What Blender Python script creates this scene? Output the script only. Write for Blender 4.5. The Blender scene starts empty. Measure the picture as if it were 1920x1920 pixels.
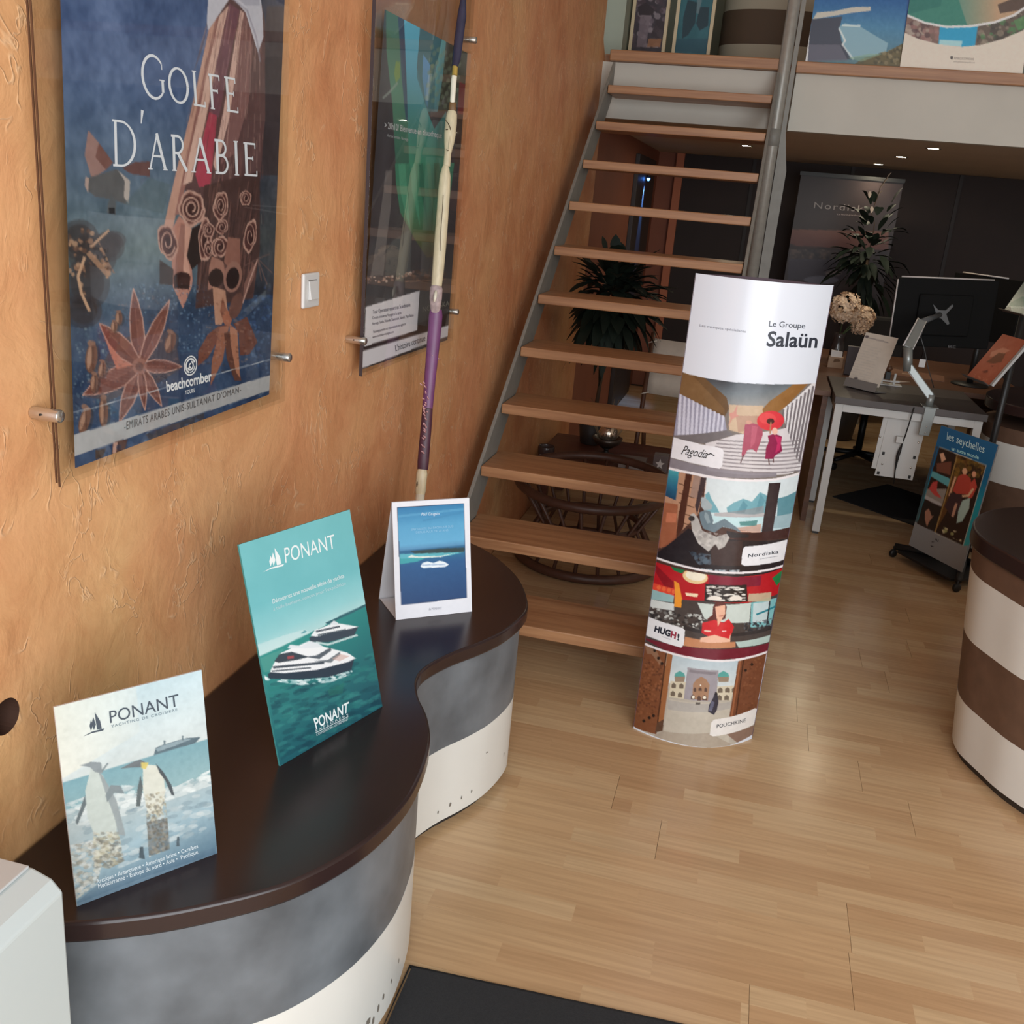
import bpy, bmesh, math, random
import numpy as np
from mathutils import Vector, Matrix

# ------------------------------------------------------------------ scene, camera, light
sc = bpy.context.scene
FPX, YAW, PITCH, ROLL = 1853.24, 0.219610, 0.313543, 0.087852
CAM = np.array([1.0752, 0.0, 1.70])

def cam_axes():
    cy, sy, cp, sp = math.cos(YAW), math.sin(YAW), math.cos(PITCH), math.sin(PITCH)
    F = np.array([-sy*cp, cy*cp, -sp]); R0 = np.array([cy, sy, 0.0]); U0 = np.cross(R0, F)
    R = math.cos(ROLL)*R0 + math.sin(ROLL)*U0
    U = -math.sin(ROLL)*R0 + math.cos(ROLL)*U0
    return R, U, F
AR, AU, AF = cam_axes()

cd = bpy.data.cameras.new('camera'); cam = bpy.data.objects.new('camera', cd)
sc.collection.objects.link(cam); sc.camera = cam
cd.sensor_width = 36.0; cd.sensor_fit = 'HORIZONTAL'; cd.lens = 36.0*FPX/1920.0
cd.clip_start = 0.02; cd.clip_end = 100
m = Matrix.Identity(4)
for i in range(3):
    m[i][0], m[i][1], m[i][2], m[i][3] = AR[i], AU[i], -AF[i], CAM[i]
cam.matrix_world = m

vs = sc.view_settings
vs.view_transform = 'Standard'; vs.look = 'None'; vs.gamma = 1.0; vs.use_curve_mapping = False
vs.exposure = 0.0

world = bpy.data.worlds.new('daylight_sky'); sc.world = world; world.use_nodes = True
bg = world.node_tree.nodes['Background']
bg.inputs[0].default_value = (0.80, 0.90, 1.0, 1); bg.inputs[1].default_value = 0.6

def area_light(name, loc, rot, sx, sy, power, col):
    l = bpy.data.lights.new(name, 'AREA'); l.shape = 'RECTANGLE'; l.size = sx; l.size_y = sy
    l.energy = power; l.color = col
    o = bpy.data.objects.new(name, l); o.location = loc; o.rotation_euler = rot
    sc.collection.objects.link(o); return o
# daylight entering through the glazed shop front behind the photographer
area_light('shopfront_daylight', (2.55, -1.12, 1.85), (math.radians(80), 0, math.radians(9)), 3.6, 2.8, 178, (0.93, 0.97, 1.0))

# ------------------------------------------------------------------ pixel helpers (photo is 1920 x 1920)
def ray(p):
    return AF + AR*(p[0]-960.0)/FPX - AU*(p[1]-960.0)/FPX
def at(p, axis, val):
    d = ray(p); return CAM + d*((val-CAM[axis])/d[axis])
def proj(P):
    d = np.atleast_2d(np.asarray(P, float)) - CAM; z = d@AF
    return np.stack([960+FPX*(d@AR)/z, 960-FPX*(d@AU)/z], 1)

# ------------------------------------------------------------------ colour + materials
def lin(c):
    c = np.asarray(c, float)/255.0
    return np.where(c <= 0.04045, c/12.92, ((c+0.055)/1.055)**2.4)
def L4(c, g=1.0):
    v = np.clip(lin(c)*g, 0, 0.95); return (float(v[0]), float(v[1]), float(v[2]), 1.0)

MATS = {}
def mat(name, col=(128, 128, 128), rough=0.5, metal=0.0, g=1.0, spec=0.5, var=0.0, vscale=8.0, bump=0.0, bscale=40.0,
        stretch=None, emit=None, estr=0.0, coat=0.0, col2=None, detail=4.0):
    if name in MATS: return MATS[name]
    M = bpy.data.materials.new(name); M.use_nodes = True
    nt = M.node_tree; b = nt.nodes['Principled BSDF']
    c = L4(col, g)
    b.inputs['Base Color'].default_value = c
    b.inputs['Roughness'].default_value = rough; b.inputs['Metallic'].default_value = metal
    b.inputs['Specular IOR Level'].default_value = spec
    b.inputs['Coat Weight'].default_value = coat
    if emit is not None:
        b.inputs['Emission Color'].default_value = L4(emit); b.inputs['Emission Strength'].default_value = estr
    if var > 0 or bump > 0:
        tc = nt.nodes.new('ShaderNodeTexCoord'); mp = nt.nodes.new('ShaderNodeMapping')
        nt.links.new(tc.outputs['Object'], mp.inputs['Vector'])
        if stretch: mp.inputs['Scale'].default_value = stretch
    if var > 0:
        n = nt.nodes.new('ShaderNodeTexNoise'); n.inputs['Scale'].default_value = vscale; n.inputs['Detail'].default_value = detail
        nt.links.new(mp.outputs[0], n.inputs['Vector'])
        r = nt.nodes.new('ShaderNodeValToRGB')
        c2 = L4(col2, g) if col2 is not None else tuple(min(0.95, v*(1+var)) for v in c[:3])+(1,)
        r.color_ramp.elements[0].color = tuple(v*(1-var) for v in c[:3])+(1,)
        r.color_ramp.elements[1].color = c2
        r.color_ramp.elements[0].position = 0.3; r.color_ramp.elements[1].position = 0.7
        nt.links.new(n.outputs['Fac'], r.inputs['Fac']); nt.links.new(r.outputs['Color'], b.inputs['Base Color'])
    if bump > 0:
        n2 = nt.nodes.new('ShaderNodeTexNoise'); n2.inputs['Scale'].default_value = bscale; n2.inputs['Detail'].default_value = 5
        nt.links.new(mp.outputs[0], n2.inputs['Vector'])
        bp = nt.nodes.new('ShaderNodeBump'); bp.inputs['Strength'].default_value = bump; bp.inputs['Distance'].default_value = 0.01
        nt.links.new(n2.outputs['Fac'], bp.inputs['Height']); nt.links.new(bp.outputs['Normal'], b.inputs['Normal'])
    MATS[name] = M; return M

def N(nt, t, **kw):
    n = nt.nodes.new(t)
    for k, v in kw.items(): setattr(n, k, v)
    return n
def ramp(nt, stops):
    r = nt.nodes.new('ShaderNodeValToRGB'); e = r.color_ramp.elements
    while len(e) < len(stops): e.new(0.5)
    for el, (p, c) in zip(e, stops): el.position = p; el.color = c if len(c) == 4 else tuple(c)+(1,)
    return r

def stucco_material():
    M = bpy.data.materials.new('orange_trowelled_plaster'); M.use_nodes = True; nt = M.node_tree; b = nt.nodes['Principled BSDF']
    lk = nt.links.new
    tc = N(nt, 'ShaderNodeTexCoord')
    big = N(nt, 'ShaderNodeTexNoise'); big.inputs['Scale'].default_value = 1.1; big.inputs['Detail'].default_value = 6; big.inputs['Roughness'].default_value = 0.62
    lk(tc.outputs['Object'], big.inputs['Vector'])
    rc = ramp(nt, [(0.28, L4((204, 135, 95), 1.0)), (0.44, L4((217, 157, 113), 1.0)), (0.58, L4((222, 169, 121), 1.0)), (0.74, L4((226, 187, 134), 1.0))])
    lk(big.outputs['Fac'], rc.inputs['Fac'])
    # warmer light towards the stairs tinted into the colour, neutral near the door
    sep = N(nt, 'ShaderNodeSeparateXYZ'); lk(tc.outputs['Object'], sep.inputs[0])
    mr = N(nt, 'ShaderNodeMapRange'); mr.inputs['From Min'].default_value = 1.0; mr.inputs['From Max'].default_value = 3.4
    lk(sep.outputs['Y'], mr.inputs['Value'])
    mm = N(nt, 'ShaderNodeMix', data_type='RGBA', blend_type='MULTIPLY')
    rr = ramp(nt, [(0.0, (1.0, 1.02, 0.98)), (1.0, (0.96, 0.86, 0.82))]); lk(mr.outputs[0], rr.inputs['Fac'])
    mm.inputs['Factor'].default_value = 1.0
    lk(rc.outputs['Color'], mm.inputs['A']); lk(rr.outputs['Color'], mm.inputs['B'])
    # trowel relief: soft swells plus thin curved ridges left by the float
    warp = N(nt, 'ShaderNodeTexNoise'); warp.inputs['Scale'].default_value = 3.0; warp.inputs['Detail'].default_value = 3
    lk(tc.outputs['Object'], warp.inputs['Vector'])
    vm = N(nt, 'ShaderNodeVectorMath', operation='MULTIPLY_ADD'); vm.inputs[1].default_value = (0.30, 0.30, 0.30)
    lk(warp.outputs['Color'], vm.inputs[0]); lk(tc.outputs['Object'], vm.inputs[2])
    mp = N(nt, 'ShaderNodeMapping'); mp.inputs['Rotation'].default_value = (0.5, 0, 0); mp.inputs['Scale'].default_value = (1, 1.35, 0.8)
    lk(vm.outputs[0], mp.inputs['Vector'])
    r1 = N(nt, 'ShaderNodeTexNoise'); r1.inputs['Scale'].default_value = 6.5; r1.inputs['Detail'].default_value = 5; r1.inputs['Roughness'].default_value = 0.55
    lk(mp.outputs[0], r1.inputs['Vector'])
    def ridge(scale, width, mscale, lo, hi):
        v1 = N(nt, 'ShaderNodeTexNoise'); v1.inputs['Scale'].default_value = scale; v1.inputs['Detail'].default_value = 3.0
        lk(mp.outputs[0], v1.inputs['Vector'])
        sb = N(nt, 'ShaderNodeMath', operation='SUBTRACT'); sb.inputs[1].default_value = 0.5; lk(v1.outputs['Fac'], sb.inputs[0])
        ab = N(nt, 'ShaderNodeMath', operation='ABSOLUTE'); lk(sb.outputs[0], ab.inputs[0])
        vr = ramp(nt, [(0.0, (1, 1, 1)), (width, (0, 0, 0))]); lk(ab.outputs[0], vr.inputs['Fac'])
        nm = N(nt, 'ShaderNodeTexNoise'); nm.inputs['Scale'].default_value = mscale; nm.inputs['Detail'].default_value = 3; lk(tc.outputs['Object'], nm.inputs['Vector'])
        nr = ramp(nt, [(lo, (0, 0, 0)), (hi, (1, 1, 1))]); lk(nm.outputs['Fac'], nr.inputs['Fac'])
        mu = N(nt, 'ShaderNodeMath', operation='MULTIPLY'); lk(vr.outputs['Color'], mu.inputs[0]); lk(nr.outputs['Color'], mu.inputs[1]); return mu
    ra = ridge(7.0, 0.016, 9.0, 0.53, 0.62); rb = ridge(16.0, 0.022, 6.0, 0.52, 0.60)
    mu = N(nt, 'ShaderNodeMath', operation='MAXIMUM'); lk(ra.outputs[0], mu.inputs[0]); lk(rb.outputs[0], mu.inputs[1])
    fine = N(nt, 'ShaderNodeTexNoise'); fine.inputs['Scale'].default_value = 55; fine.inputs['Detail'].default_value = 3; lk(tc.outputs['Object'], fine.inputs['Vector'])
    f2 = N(nt, 'ShaderNodeMath', operation='MULTIPLY_ADD'); f2.inputs[1].default_value = 0.10; lk(fine.outputs['Fac'], f2.inputs[0]); lk(r1.outputs['Fac'], f2.inputs[2])
    ma = N(nt, 'ShaderNodeMath', operation='MULTIPLY_ADD'); ma.inputs[1].default_value = 0.17; lk(mu.outputs[0], ma.inputs[0]); lk(f2.outputs[0], ma.inputs[2])
    bp = N(nt, 'ShaderNodeBump'); bp.inputs['Strength'].default_value = 0.55; bp.inputs['Distance'].default_value = 0.014
    lk(ma.outputs[0], bp.inputs['Height']); lk(bp.outputs['Normal'], b.inputs['Normal'])
    # mid-size clouds of pigment and a paler tone on the ridges
    mid = N(nt, 'ShaderNodeTexNoise'); mid.inputs['Scale'].default_value = 4.5; mid.inputs['Detail'].default_value = 7; mid.inputs['Roughness'].default_value = 0.65; lk(vm.outputs[0], mid.inputs['Vector'])
    mr2 = ramp(nt, [(0.34, (0.88, 0.80, 0.76)), (0.52, (1, 1, 1)), (0.70, (1.07, 1.12, 1.16))]); lk(mid.outputs['Fac'], mr2.inputs['Fac'])
    m2_ = N(nt, 'ShaderNodeMix', data_type='RGBA', blend_type='MULTIPLY'); m2_.inputs['Factor'].default_value = 1.0; lk(mm.outputs['Result'], m2_.inputs['A']); lk(mr2.outputs['Color'], m2_.inputs['B'])
    mx = N(nt, 'ShaderNodeMix', data_type='RGBA'); mx.inputs['B'].default_value = L4((236, 204, 166))
    mf = N(nt, 'ShaderNodeMath', operation='MULTIPLY'); mf.inputs[1].default_value = 0.40; lk(mu.outputs[0], mf.inputs[0])
    lk(mf.outputs[0], mx.inputs['Factor']); lk(m2_.outputs['Result'], mx.inputs['A'])
    lk(mx.outputs['Result'], b.inputs['Base Color'])
    b.inputs['Roughness'].default_value = 0.5; b.inputs['Specular IOR Level'].default_value = 0.35
    MATS['stucco'] = M; return M

def laminate_material():
    M = bpy.data.materials.new('beech_laminate'); M.use_nodes = True; nt = M.node_tree; b = nt.nodes['Principled BSDF']
    lk = nt.links.new
    tc = N(nt, 'ShaderNodeTexCoord'); oi = N(nt, 'ShaderNodeObjectInfo')
    sep = N(nt, 'ShaderNodeSeparateXYZ'); lk(tc.outputs['Object'], sep.inputs[0])
    st = N(nt, 'ShaderNodeMath', operation='MULTIPLY'); st.inputs[1].default_value = 1/0.0633; lk(sep.outputs['Y'], st.inputs[0])
    fl = N(nt, 'ShaderNodeMath', operation='FLOOR'); lk(st.outputs[0], fl.inputs[0])
    # strip offset along the board
    so = N(nt, 'ShaderNodeMath', operation='MULTIPLY_ADD'); so.inputs[1].default_value = 0.37; lk(fl.outputs[0], so.inputs[0])
    lk(oi.outputs['Random'], so.inputs[2])
    sx = N(nt, 'ShaderNodeMath', operation='MULTIPLY_ADD'); sx.inputs[1].default_value = 1/0.56; lk(sep.outputs['X'], sx.inputs[0]); lk(so.outputs[0], sx.inputs[2])
    fx = N(nt, 'ShaderNodeMath', operation='FLOOR'); lk(sx.outputs[0], fx.inputs[0])
    cb = N(nt, 'ShaderNodeCombineXYZ'); lk(fx.outputs[0], cb.inputs[0]); lk(fl.outputs[0], cb.inputs[1]); lk(oi.outputs['Random'], cb.inputs[2])
    wn = N(nt, 'ShaderNodeTexWhiteNoise', noise_dimensions='3D'); lk(cb.outputs[0], wn.inputs['Vector'])
    rc = ramp(nt, [(0.0, L4((192, 155, 116))), (0.45, L4((202, 167, 127))), (1.0, L4((208, 177, 138)))])
    lk(wn.outputs['Value'], rc.inputs['Fac'])
    ad = N(nt, 'ShaderNodeVectorMath', operation='ADD'); lk(tc.outputs['Object'], ad.inputs[0]); lk(wn.outputs['Color'], ad.inputs[1])
    mp = N(nt, 'ShaderNodeMapping'); mp.inputs['Scale'].default_value = (2.5, 55, 1); lk(ad.outputs[0], mp.inputs['Vector'])
    gn = N(nt, 'ShaderNodeTexNoise'); gn.inputs['Scale'].default_value = 1.6; gn.inputs['Detail'].default_value = 6; lk(mp.outputs[0], gn.inputs['Vector'])
    gr = ramp(nt, [(0.3, (0.86, 0.83, 0.80)), (0.65, (1.04, 1.03, 1.02))]); lk(gn.outputs['Fac'], gr.inputs['Fac'])
    mm = N(nt, 'ShaderNodeMix', data_type='RGBA', blend_type='MULTIPLY'); mm.inputs['Factor'].default_value = 1
    lk(rc.outputs['Color'], mm.inputs['A']); lk(gr.outputs['Color'], mm.inputs['B']); lk(mm.outputs['Result'], b.inputs['Base Color'])
    b.inputs['Roughness'].default_value = 0.21; b.inputs['Specular IOR Level'].default_value = 0.5
    MATS['laminate'] = M; return M

def wood_material(name, c0, c1, rough=0.4, axis=0, g=1.0, scale=1.0):
    if name in MATS: return MATS[name]
    M = bpy.data.materials.new(name); M.use_nodes = True; nt = M.node_tree; b = nt.nodes['Principled BSDF']; lk = nt.links.new
    tc = N(nt, 'ShaderNodeTexCoord'); mp = N(nt, 'ShaderNodeMapping'); oi = N(nt, 'ShaderNodeObjectInfo')
    s = [45*scale]*3; s[axis] = 2.2*scale
    mp.inputs['Scale'].default_value = s; lk(tc.outputs['Object'], mp.inputs['Vector'])
    cbx = N(nt, 'ShaderNodeVectorMath', operation='MULTIPLY_ADD'); cbx.inputs[1].default_value = (31, 17, 23)
    lk(oi.outputs['Random'], cbx.inputs[0]); lk(mp.outputs[0], cbx.inputs[2])
    n = N(nt, 'ShaderNodeTexNoise'); n.inputs['Scale'].default_value = 1.0; n.inputs['Detail'].default_value = 7; n.inputs['Roughness'].default_value = 0.6
    lk(cbx.outputs[0], n.inputs['Vector'])
    r = ramp(nt, [(0.32, L4(c0, g)), (0.68, L4(c1, g))]); lk(n.outputs['Fac'], r.inputs['Fac']); lk(r.outputs['Color'], b.inputs['Base Color'])
    b.inputs['Roughness'].default_value = rough
    MATS[name] = M; return M

def acrylic_material():
    M = bpy.data.materials.new('clear_acrylic'); M.use_nodes = True; nt = M.node_tree; lk = nt.links.new
    out = nt.nodes['Material Output']; nt.nodes.remove(nt.nodes['Principled BSDF'])
    t = N(nt, 'ShaderNodeBsdfTransparent'); t.inputs[0].default_value = (0.97, 0.975, 0.97, 1)
    gl = N(nt, 'ShaderNodeBsdfGlossy'); gl.inputs['Roughness'].default_value = 0.02
    fr = N(nt, 'ShaderNodeFresnel'); fr.inputs['IOR'].default_value = 1.42
    mx = N(nt, 'ShaderNodeMixShader'); 
    ge = N(nt, 'ShaderNodeNewGeometry'); iv = N(nt, 'ShaderNodeMath', operation='SUBTRACT'); iv.inputs[0].default_value = 1.0; lk(ge.outputs['Backfacing'], iv.inputs[1])
    fm = N(nt, 'ShaderNodeMath', operation='MULTIPLY'); lk(fr.outputs[0], fm.inputs[0]); lk(iv.outputs[0], fm.inputs[1]); lk(fm.outputs[0], mx.inputs[0]); lk(t.outputs[0], mx.inputs[1]); lk(gl.outputs[0], mx.inputs[2])
    lk(mx.outputs[0], out.inputs[0]); MATS['acrylic'] = M; return M

def print_material(name, rough, coat):
    M = bpy.data.materials.new(name); M.use_nodes = True; nt = M.node_tree; b = nt.nodes['Principled BSDF']
    a = N(nt, 'ShaderNodeAttribute'); a.attribute_name = 'Col'; nt.links.new(a.outputs['Color'], b.inputs['Base Color'])
    b.inputs['Roughness'].default_value = rough; b.inputs['Specular IOR Level'].default_value = coat
    MATS[name] = M; return M

# ------------------------------------------------------------------ object helpers
COL = sc.collection
def tag(o, label=None, cat=None, group=None, kind=None):
    if label: o['label'] = label
    if cat: o['category'] = cat
    if group: o['group'] = group
    if kind: o['kind'] = kind
    return o
def empty(name, loc, label, cat, group=None):
    o = bpy.data.objects.new(name, None); o.location = loc; o.empty_display_size = 0.1; COL.objects.link(o)
    return tag(o, label, cat, group)
def mesh_obj(name, V, Fc, material=None, parent=None, smooth=False, bevel=0.0):
    me = bpy.data.meshes.new(name)
    V = [tuple(float(c) for c in v) for v in V]
    me.from_pydata(V, [], [tuple(int(i) for i in f) for f in Fc])
    bm = bmesh.new(); bm.from_mesh(me); bmesh.ops.recalc_face_normals(bm, faces=bm.faces); bm.to_mesh(me); bm.free()
    if smooth: me.polygons.foreach_set('use_smooth', [True]*len(me.polygons))
    me.update()
    o = bpy.data.objects.new(name, me); COL.objects.link(o)
    if material is not None: me.materials.append(material)
    if parent is not None: adopt(o, parent)
    if bevel > 0:
        md = o.modifiers.new('bevel', 'BEVEL'); md.width = bevel; md.segments = 2; md.limit_method = 'ANGLE'; md.angle_limit = math.radians(40)
    return o
def world_of(o):
    M = o.matrix_basis.copy()
    while o.parent is not None:
        M = o.parent.matrix_basis @ (o.matrix_parent_inverse @ M) if False else o.parent.matrix_basis @ o.matrix_parent_inverse @ M
        o = o.parent
    return M
def adopt(o, parent):
    o.parent = parent; o.matrix_parent_inverse = world_of(parent).inverted()
def box(name, lo, hi, material, parent=None, bevel=0.0):
    x0, y0, z0 = lo; x1, y1, z1 = hi
    V = [(x0,y0,z0),(x1,y0,z0),(x1,y1,z0),(x0,y1,z0),(x0,y0,z1),(x1,y0,z1),(x1,y1,z1),(x0,y1,z1)]
    Fc = [(0,3,2,1),(4,5,6,7),(0,1,5,4),(1,2,6,5),(2,3,7,6),(3,0,4,7)]
    return mesh_obj(name, V, Fc, material, parent, bevel=bevel)
def prism(name, poly, vec, material, parent=None, bevel=0.0, smooth=False):
    """closed 3D polygon swept by vec"""
    n = len(poly); P = [np.asarray(p, float) for p in poly]; v = np.asarray(vec, float)
    V = P + [p+v for p in P]
    Fc = [tuple(range(n)), tuple(range(2*n-1, n-1, -1))] + [(i, (i+1) % n, n+(i+1) % n, n+i) for i in range(n)]
    return mesh_obj(name, V, Fc, material, parent, bevel=bevel, smooth=smooth)
def frame_of(d):
    d = np.asarray(d, float); d = d/np.linalg.norm(d)
    a = np.array([0, 0, 1.0]) if abs(d[2]) < 0.9 else np.array([0, 1.0, 0])
    u = np.cross(d, a); u /= np.linalg.norm(u); return u, np.cross(d, u)
def tube(name, pts, rad, material, parent=None, segs=12, smooth=True, closed=False, ref=None, flat=1.0):
    P = [np.asarray(p, float) for p in pts]; n = len(P)
    R = rad if hasattr(rad, '__len__') else [rad]*n
    V, Fc = [], []
    for i in range(n):
        a = P[(i-1) % n] if (i > 0 or closed) else P[i]; b_ = P[(i+1) % n] if (i < n-1 or closed) else P[i]
        d = b_-a; d /= np.linalg.norm(d)
        if ref is not None:
            u = np.asarray(ref, float) - d*np.dot(ref, d); u /= np.linalg.norm(u); w = np.cross(d, u)
        elif i == 0: u, w = frame_of(d)
        else:
            u = pu - d*np.dot(pu, d); u /= np.linalg.norm(u); w = np.cross(d, u)
        pu = u
        for k in range(segs):
            t = 2*math.pi*k/segs; V.append(P[i] + u*(R[i]*math.cos(t)) + w*(R[i]*flat*math.sin(t)))
    m_ = n if closed else n-1
    for i in range(m_):
        j = (i+1) % n
        for k in range(segs):
            Fc.append((i*segs+k, i*segs+(k+1) % segs, j*segs+(k+1) % segs, j*segs+k))
    if not closed:
        Fc.append(tuple(range(segs))); Fc.append(tuple((n-1)*segs+k for k in range(segs)))
    return mesh_obj(name, V, Fc, material, parent, smooth=smooth)
def lathe(name, prof, origin, material, parent=None, segs=24, axis=(0, 0, 1), smooth=True):
    """prof: (radius, height) pairs along the axis from the origin"""
    ax = np.asarray(axis, float); ax /= np.linalg.norm(ax); u, w = frame_of(ax); o = np.asarray(origin, float)
    V, Fc = [], []
    for r, h in prof:
        for k in range(segs):
            t = 2*math.pi*k/segs; V.append(o + ax*h + u*(r*math.cos(t)) + w*(r*math.sin(t)))
    n = len(prof)
    for i in range(n-1):
        for k in range(segs):
            Fc.append((i*segs+k, i*segs+(k+1) % segs, (i+1)*segs+(k+1) % segs, (i+1)*segs+k))
    Fc.append(tuple(range(segs))); Fc.append(tuple((n-1)*segs+k for k in range(segs)))
    return mesh_obj(name, V, Fc, material, parent, smooth=smooth)
def auto_smooth(o, deg=35):
    me = o.data
    bm = bmesh.new(); bm.from_mesh(me)
    for e in bm.edges:
        if len(e.link_faces) == 2 and e.calc_face_angle(0) > math.radians(deg): e.smooth = False
    for f in bm.faces: f.smooth = True
    bm.to_mesh(me); bm.free(); return o
def spline(pts, n=8):
    P = [np.asarray(p, float) for p in pts]; out = []
    for i in range(len(P)-1):
        p0 = P[max(i-1, 0)]; p1 = P[i]; p2 = P[i+1]; p3 = P[min(i+2, len(P)-1)]
        for k in range(n):
            t = k/n
            out.append(0.5*((2*p1)+(p2-p0)*t+(2*p0-5*p1+4*p2-p3)*t*t+(3*p1-p0-3*p2+p3)*t**3))
    out.append(P[-1]); return out
def offset_poly(poly, d, keep=()):
    """offset closed 2D polygon (ccw) outward by d, points in keep stay"""
    P = np.asarray(poly, float); n = len(P); out = []
    for i in range(n):
        if i in keep: out.append(P[i]); continue
        e1 = P[i]-P[i-1]; e2 = P[(i+1) % n]-P[i]
        e = e1/max(np.linalg.norm(e1), 1e-9)+e2/max(np.linalg.norm(e2), 1e-9); e /= max(np.linalg.norm(e), 1e-9)
        out.append(P[i]+np.array([e[1], -e[0]])*d)
    return out

# ------------------------------------------------------------------ flat print: painted vertex colours on a fine grid
class Surf:
    """a flat printed sheet: 3D corners TL, TR, BR, BL"""
    def __init__(s, tl, tr, br, bl):
        s.c = [np.asarray(p, float) for p in (tl, tr, br, bl)]
        nrm = np.cross(s.c[1]-s.c[3], s.c[0]-s.c[3]); s.n = nrm/np.linalg.norm(nrm)
        if np.dot(s.n, CAM-s.c[0]) < 0: s.n = -s.n
        px = proj(s.c); A = []
        for (x, y), (u, v) in zip(px, [(0, 0), (1, 0), (1, 1), (0, 1)]):
            A += [[x, y, 1, 0, 0, 0, -u*x, -u*y, -u], [0, 0, 0, x, y, 1, -v*x, -v*y, -v]]
        s.H = np.linalg.svd(np.array(A))[2][-1].reshape(3, 3)
    def uv(s, p):
        q = np.c_[np.atleast_2d(np.asarray(p, float)), np.ones(len(np.atleast_2d(p)))]@s.H.T
        return q[:, :2]/q[:, 2:]
    def p(s, u, v, off=0.0):
        u = np.asarray(u)[..., None]; v = np.asarray(v)[..., None]; a, b, c, d = s.c
        return a*(1-u)*(1-v)+b*u*(1-v)+c*u*v+d*(1-u)*v + s.n*off
class TotemSurf:
    def __init__(s, centre, ang, hw, bulge, h):
        s.C = np.array([centre[0], centre[1], 0.0]); s.e = np.array([math.cos(ang), math.sin(ang), 0]); s.m = np.array([math.sin(ang), -math.cos(ang), 0])
        s.hw, s.b, s.h = hw, bulge, h
    def uv(s, p):
        out = []
        for q in np.atleast_2d(np.asarray(p, float)):
            d = ray(q); k0 = np.dot(CAM-s.C, s.m); k1 = np.dot(d, s.m); w0 = np.dot(CAM-s.C, s.e)/s.hw; w1 = np.dot(d, s.e)/s.hw
            # k0+k1 t = b (1-(w0+w1 t)^2)
            A, B, Cc = s.b*w1*w1, k1+2*s.b*w0*w1, k0-s.b*(1-w0*w0); D = B*B-4*A*Cc
            t = (-B-math.sqrt(max(D, 0)))/(2*A); t2 = (-B+math.sqrt(max(D, 0)))/(2*A)
            if abs(k0+k1*t2) < abs(k0+k1*t) or t <= 0: t = t2
            P = CAM+d*t; w = w0+w1*t; w = w*(1+0.085*min(1, max(0, (1-P[2]/s.h-0.14)/0.08))) if w > 0 else w*1.01
            out.append((w*0.5+0.5, 1-P[2]/s.h))
        return np.array(out)
    def p(s, u, v, off=0.0):
        u = np.asarray(u, float)[..., None]; v = np.asarray(v, float)[..., None]; w = (u-0.5)*2
        return s.C+s.e*(w*s.hw)+s.m*(s.b*(1-w*w)+off)+np.array([0, 0, 1.0])*((1-v)*s.h)

rng = np.random.default_rng(7)
def vnoise(h, w, cells, octv=4, seed=0):
    r = np.random.default_rng(seed); out = np.zeros((h, w)); amp = 1.0; tot = 0
    for o in range(octv):
        ch, cw = max(2, int(cells*2**o*h/max(h, w)))+1, max(2, int(cells*2**o*w/max(h, w)))+1
        g = r.random((ch+1, cw+1)); yy = np.linspace(0, ch-1.001, h); xx = np.linspace(0, cw-1.001, w)
        y0 = yy.astype(int); x0 = xx.astype(int); fy = (yy-y0)[:, None]; fx = (xx-x0)[None]
        fy = fy*fy*(3-2*fy); fx = fx*fx*(3-2*fx)
        a = g[y0][:, x0]*(1-fy)*(1-fx)+g[y0][:, x0+1]*(1-fy)*fx+g[y0+1][:, x0]*fy*(1-fx)+g[y0+1][:, x0+1]*fy*fx
        out += amp*a; tot += amp; amp *= 0.55
    return out/tot-0.5
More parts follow.
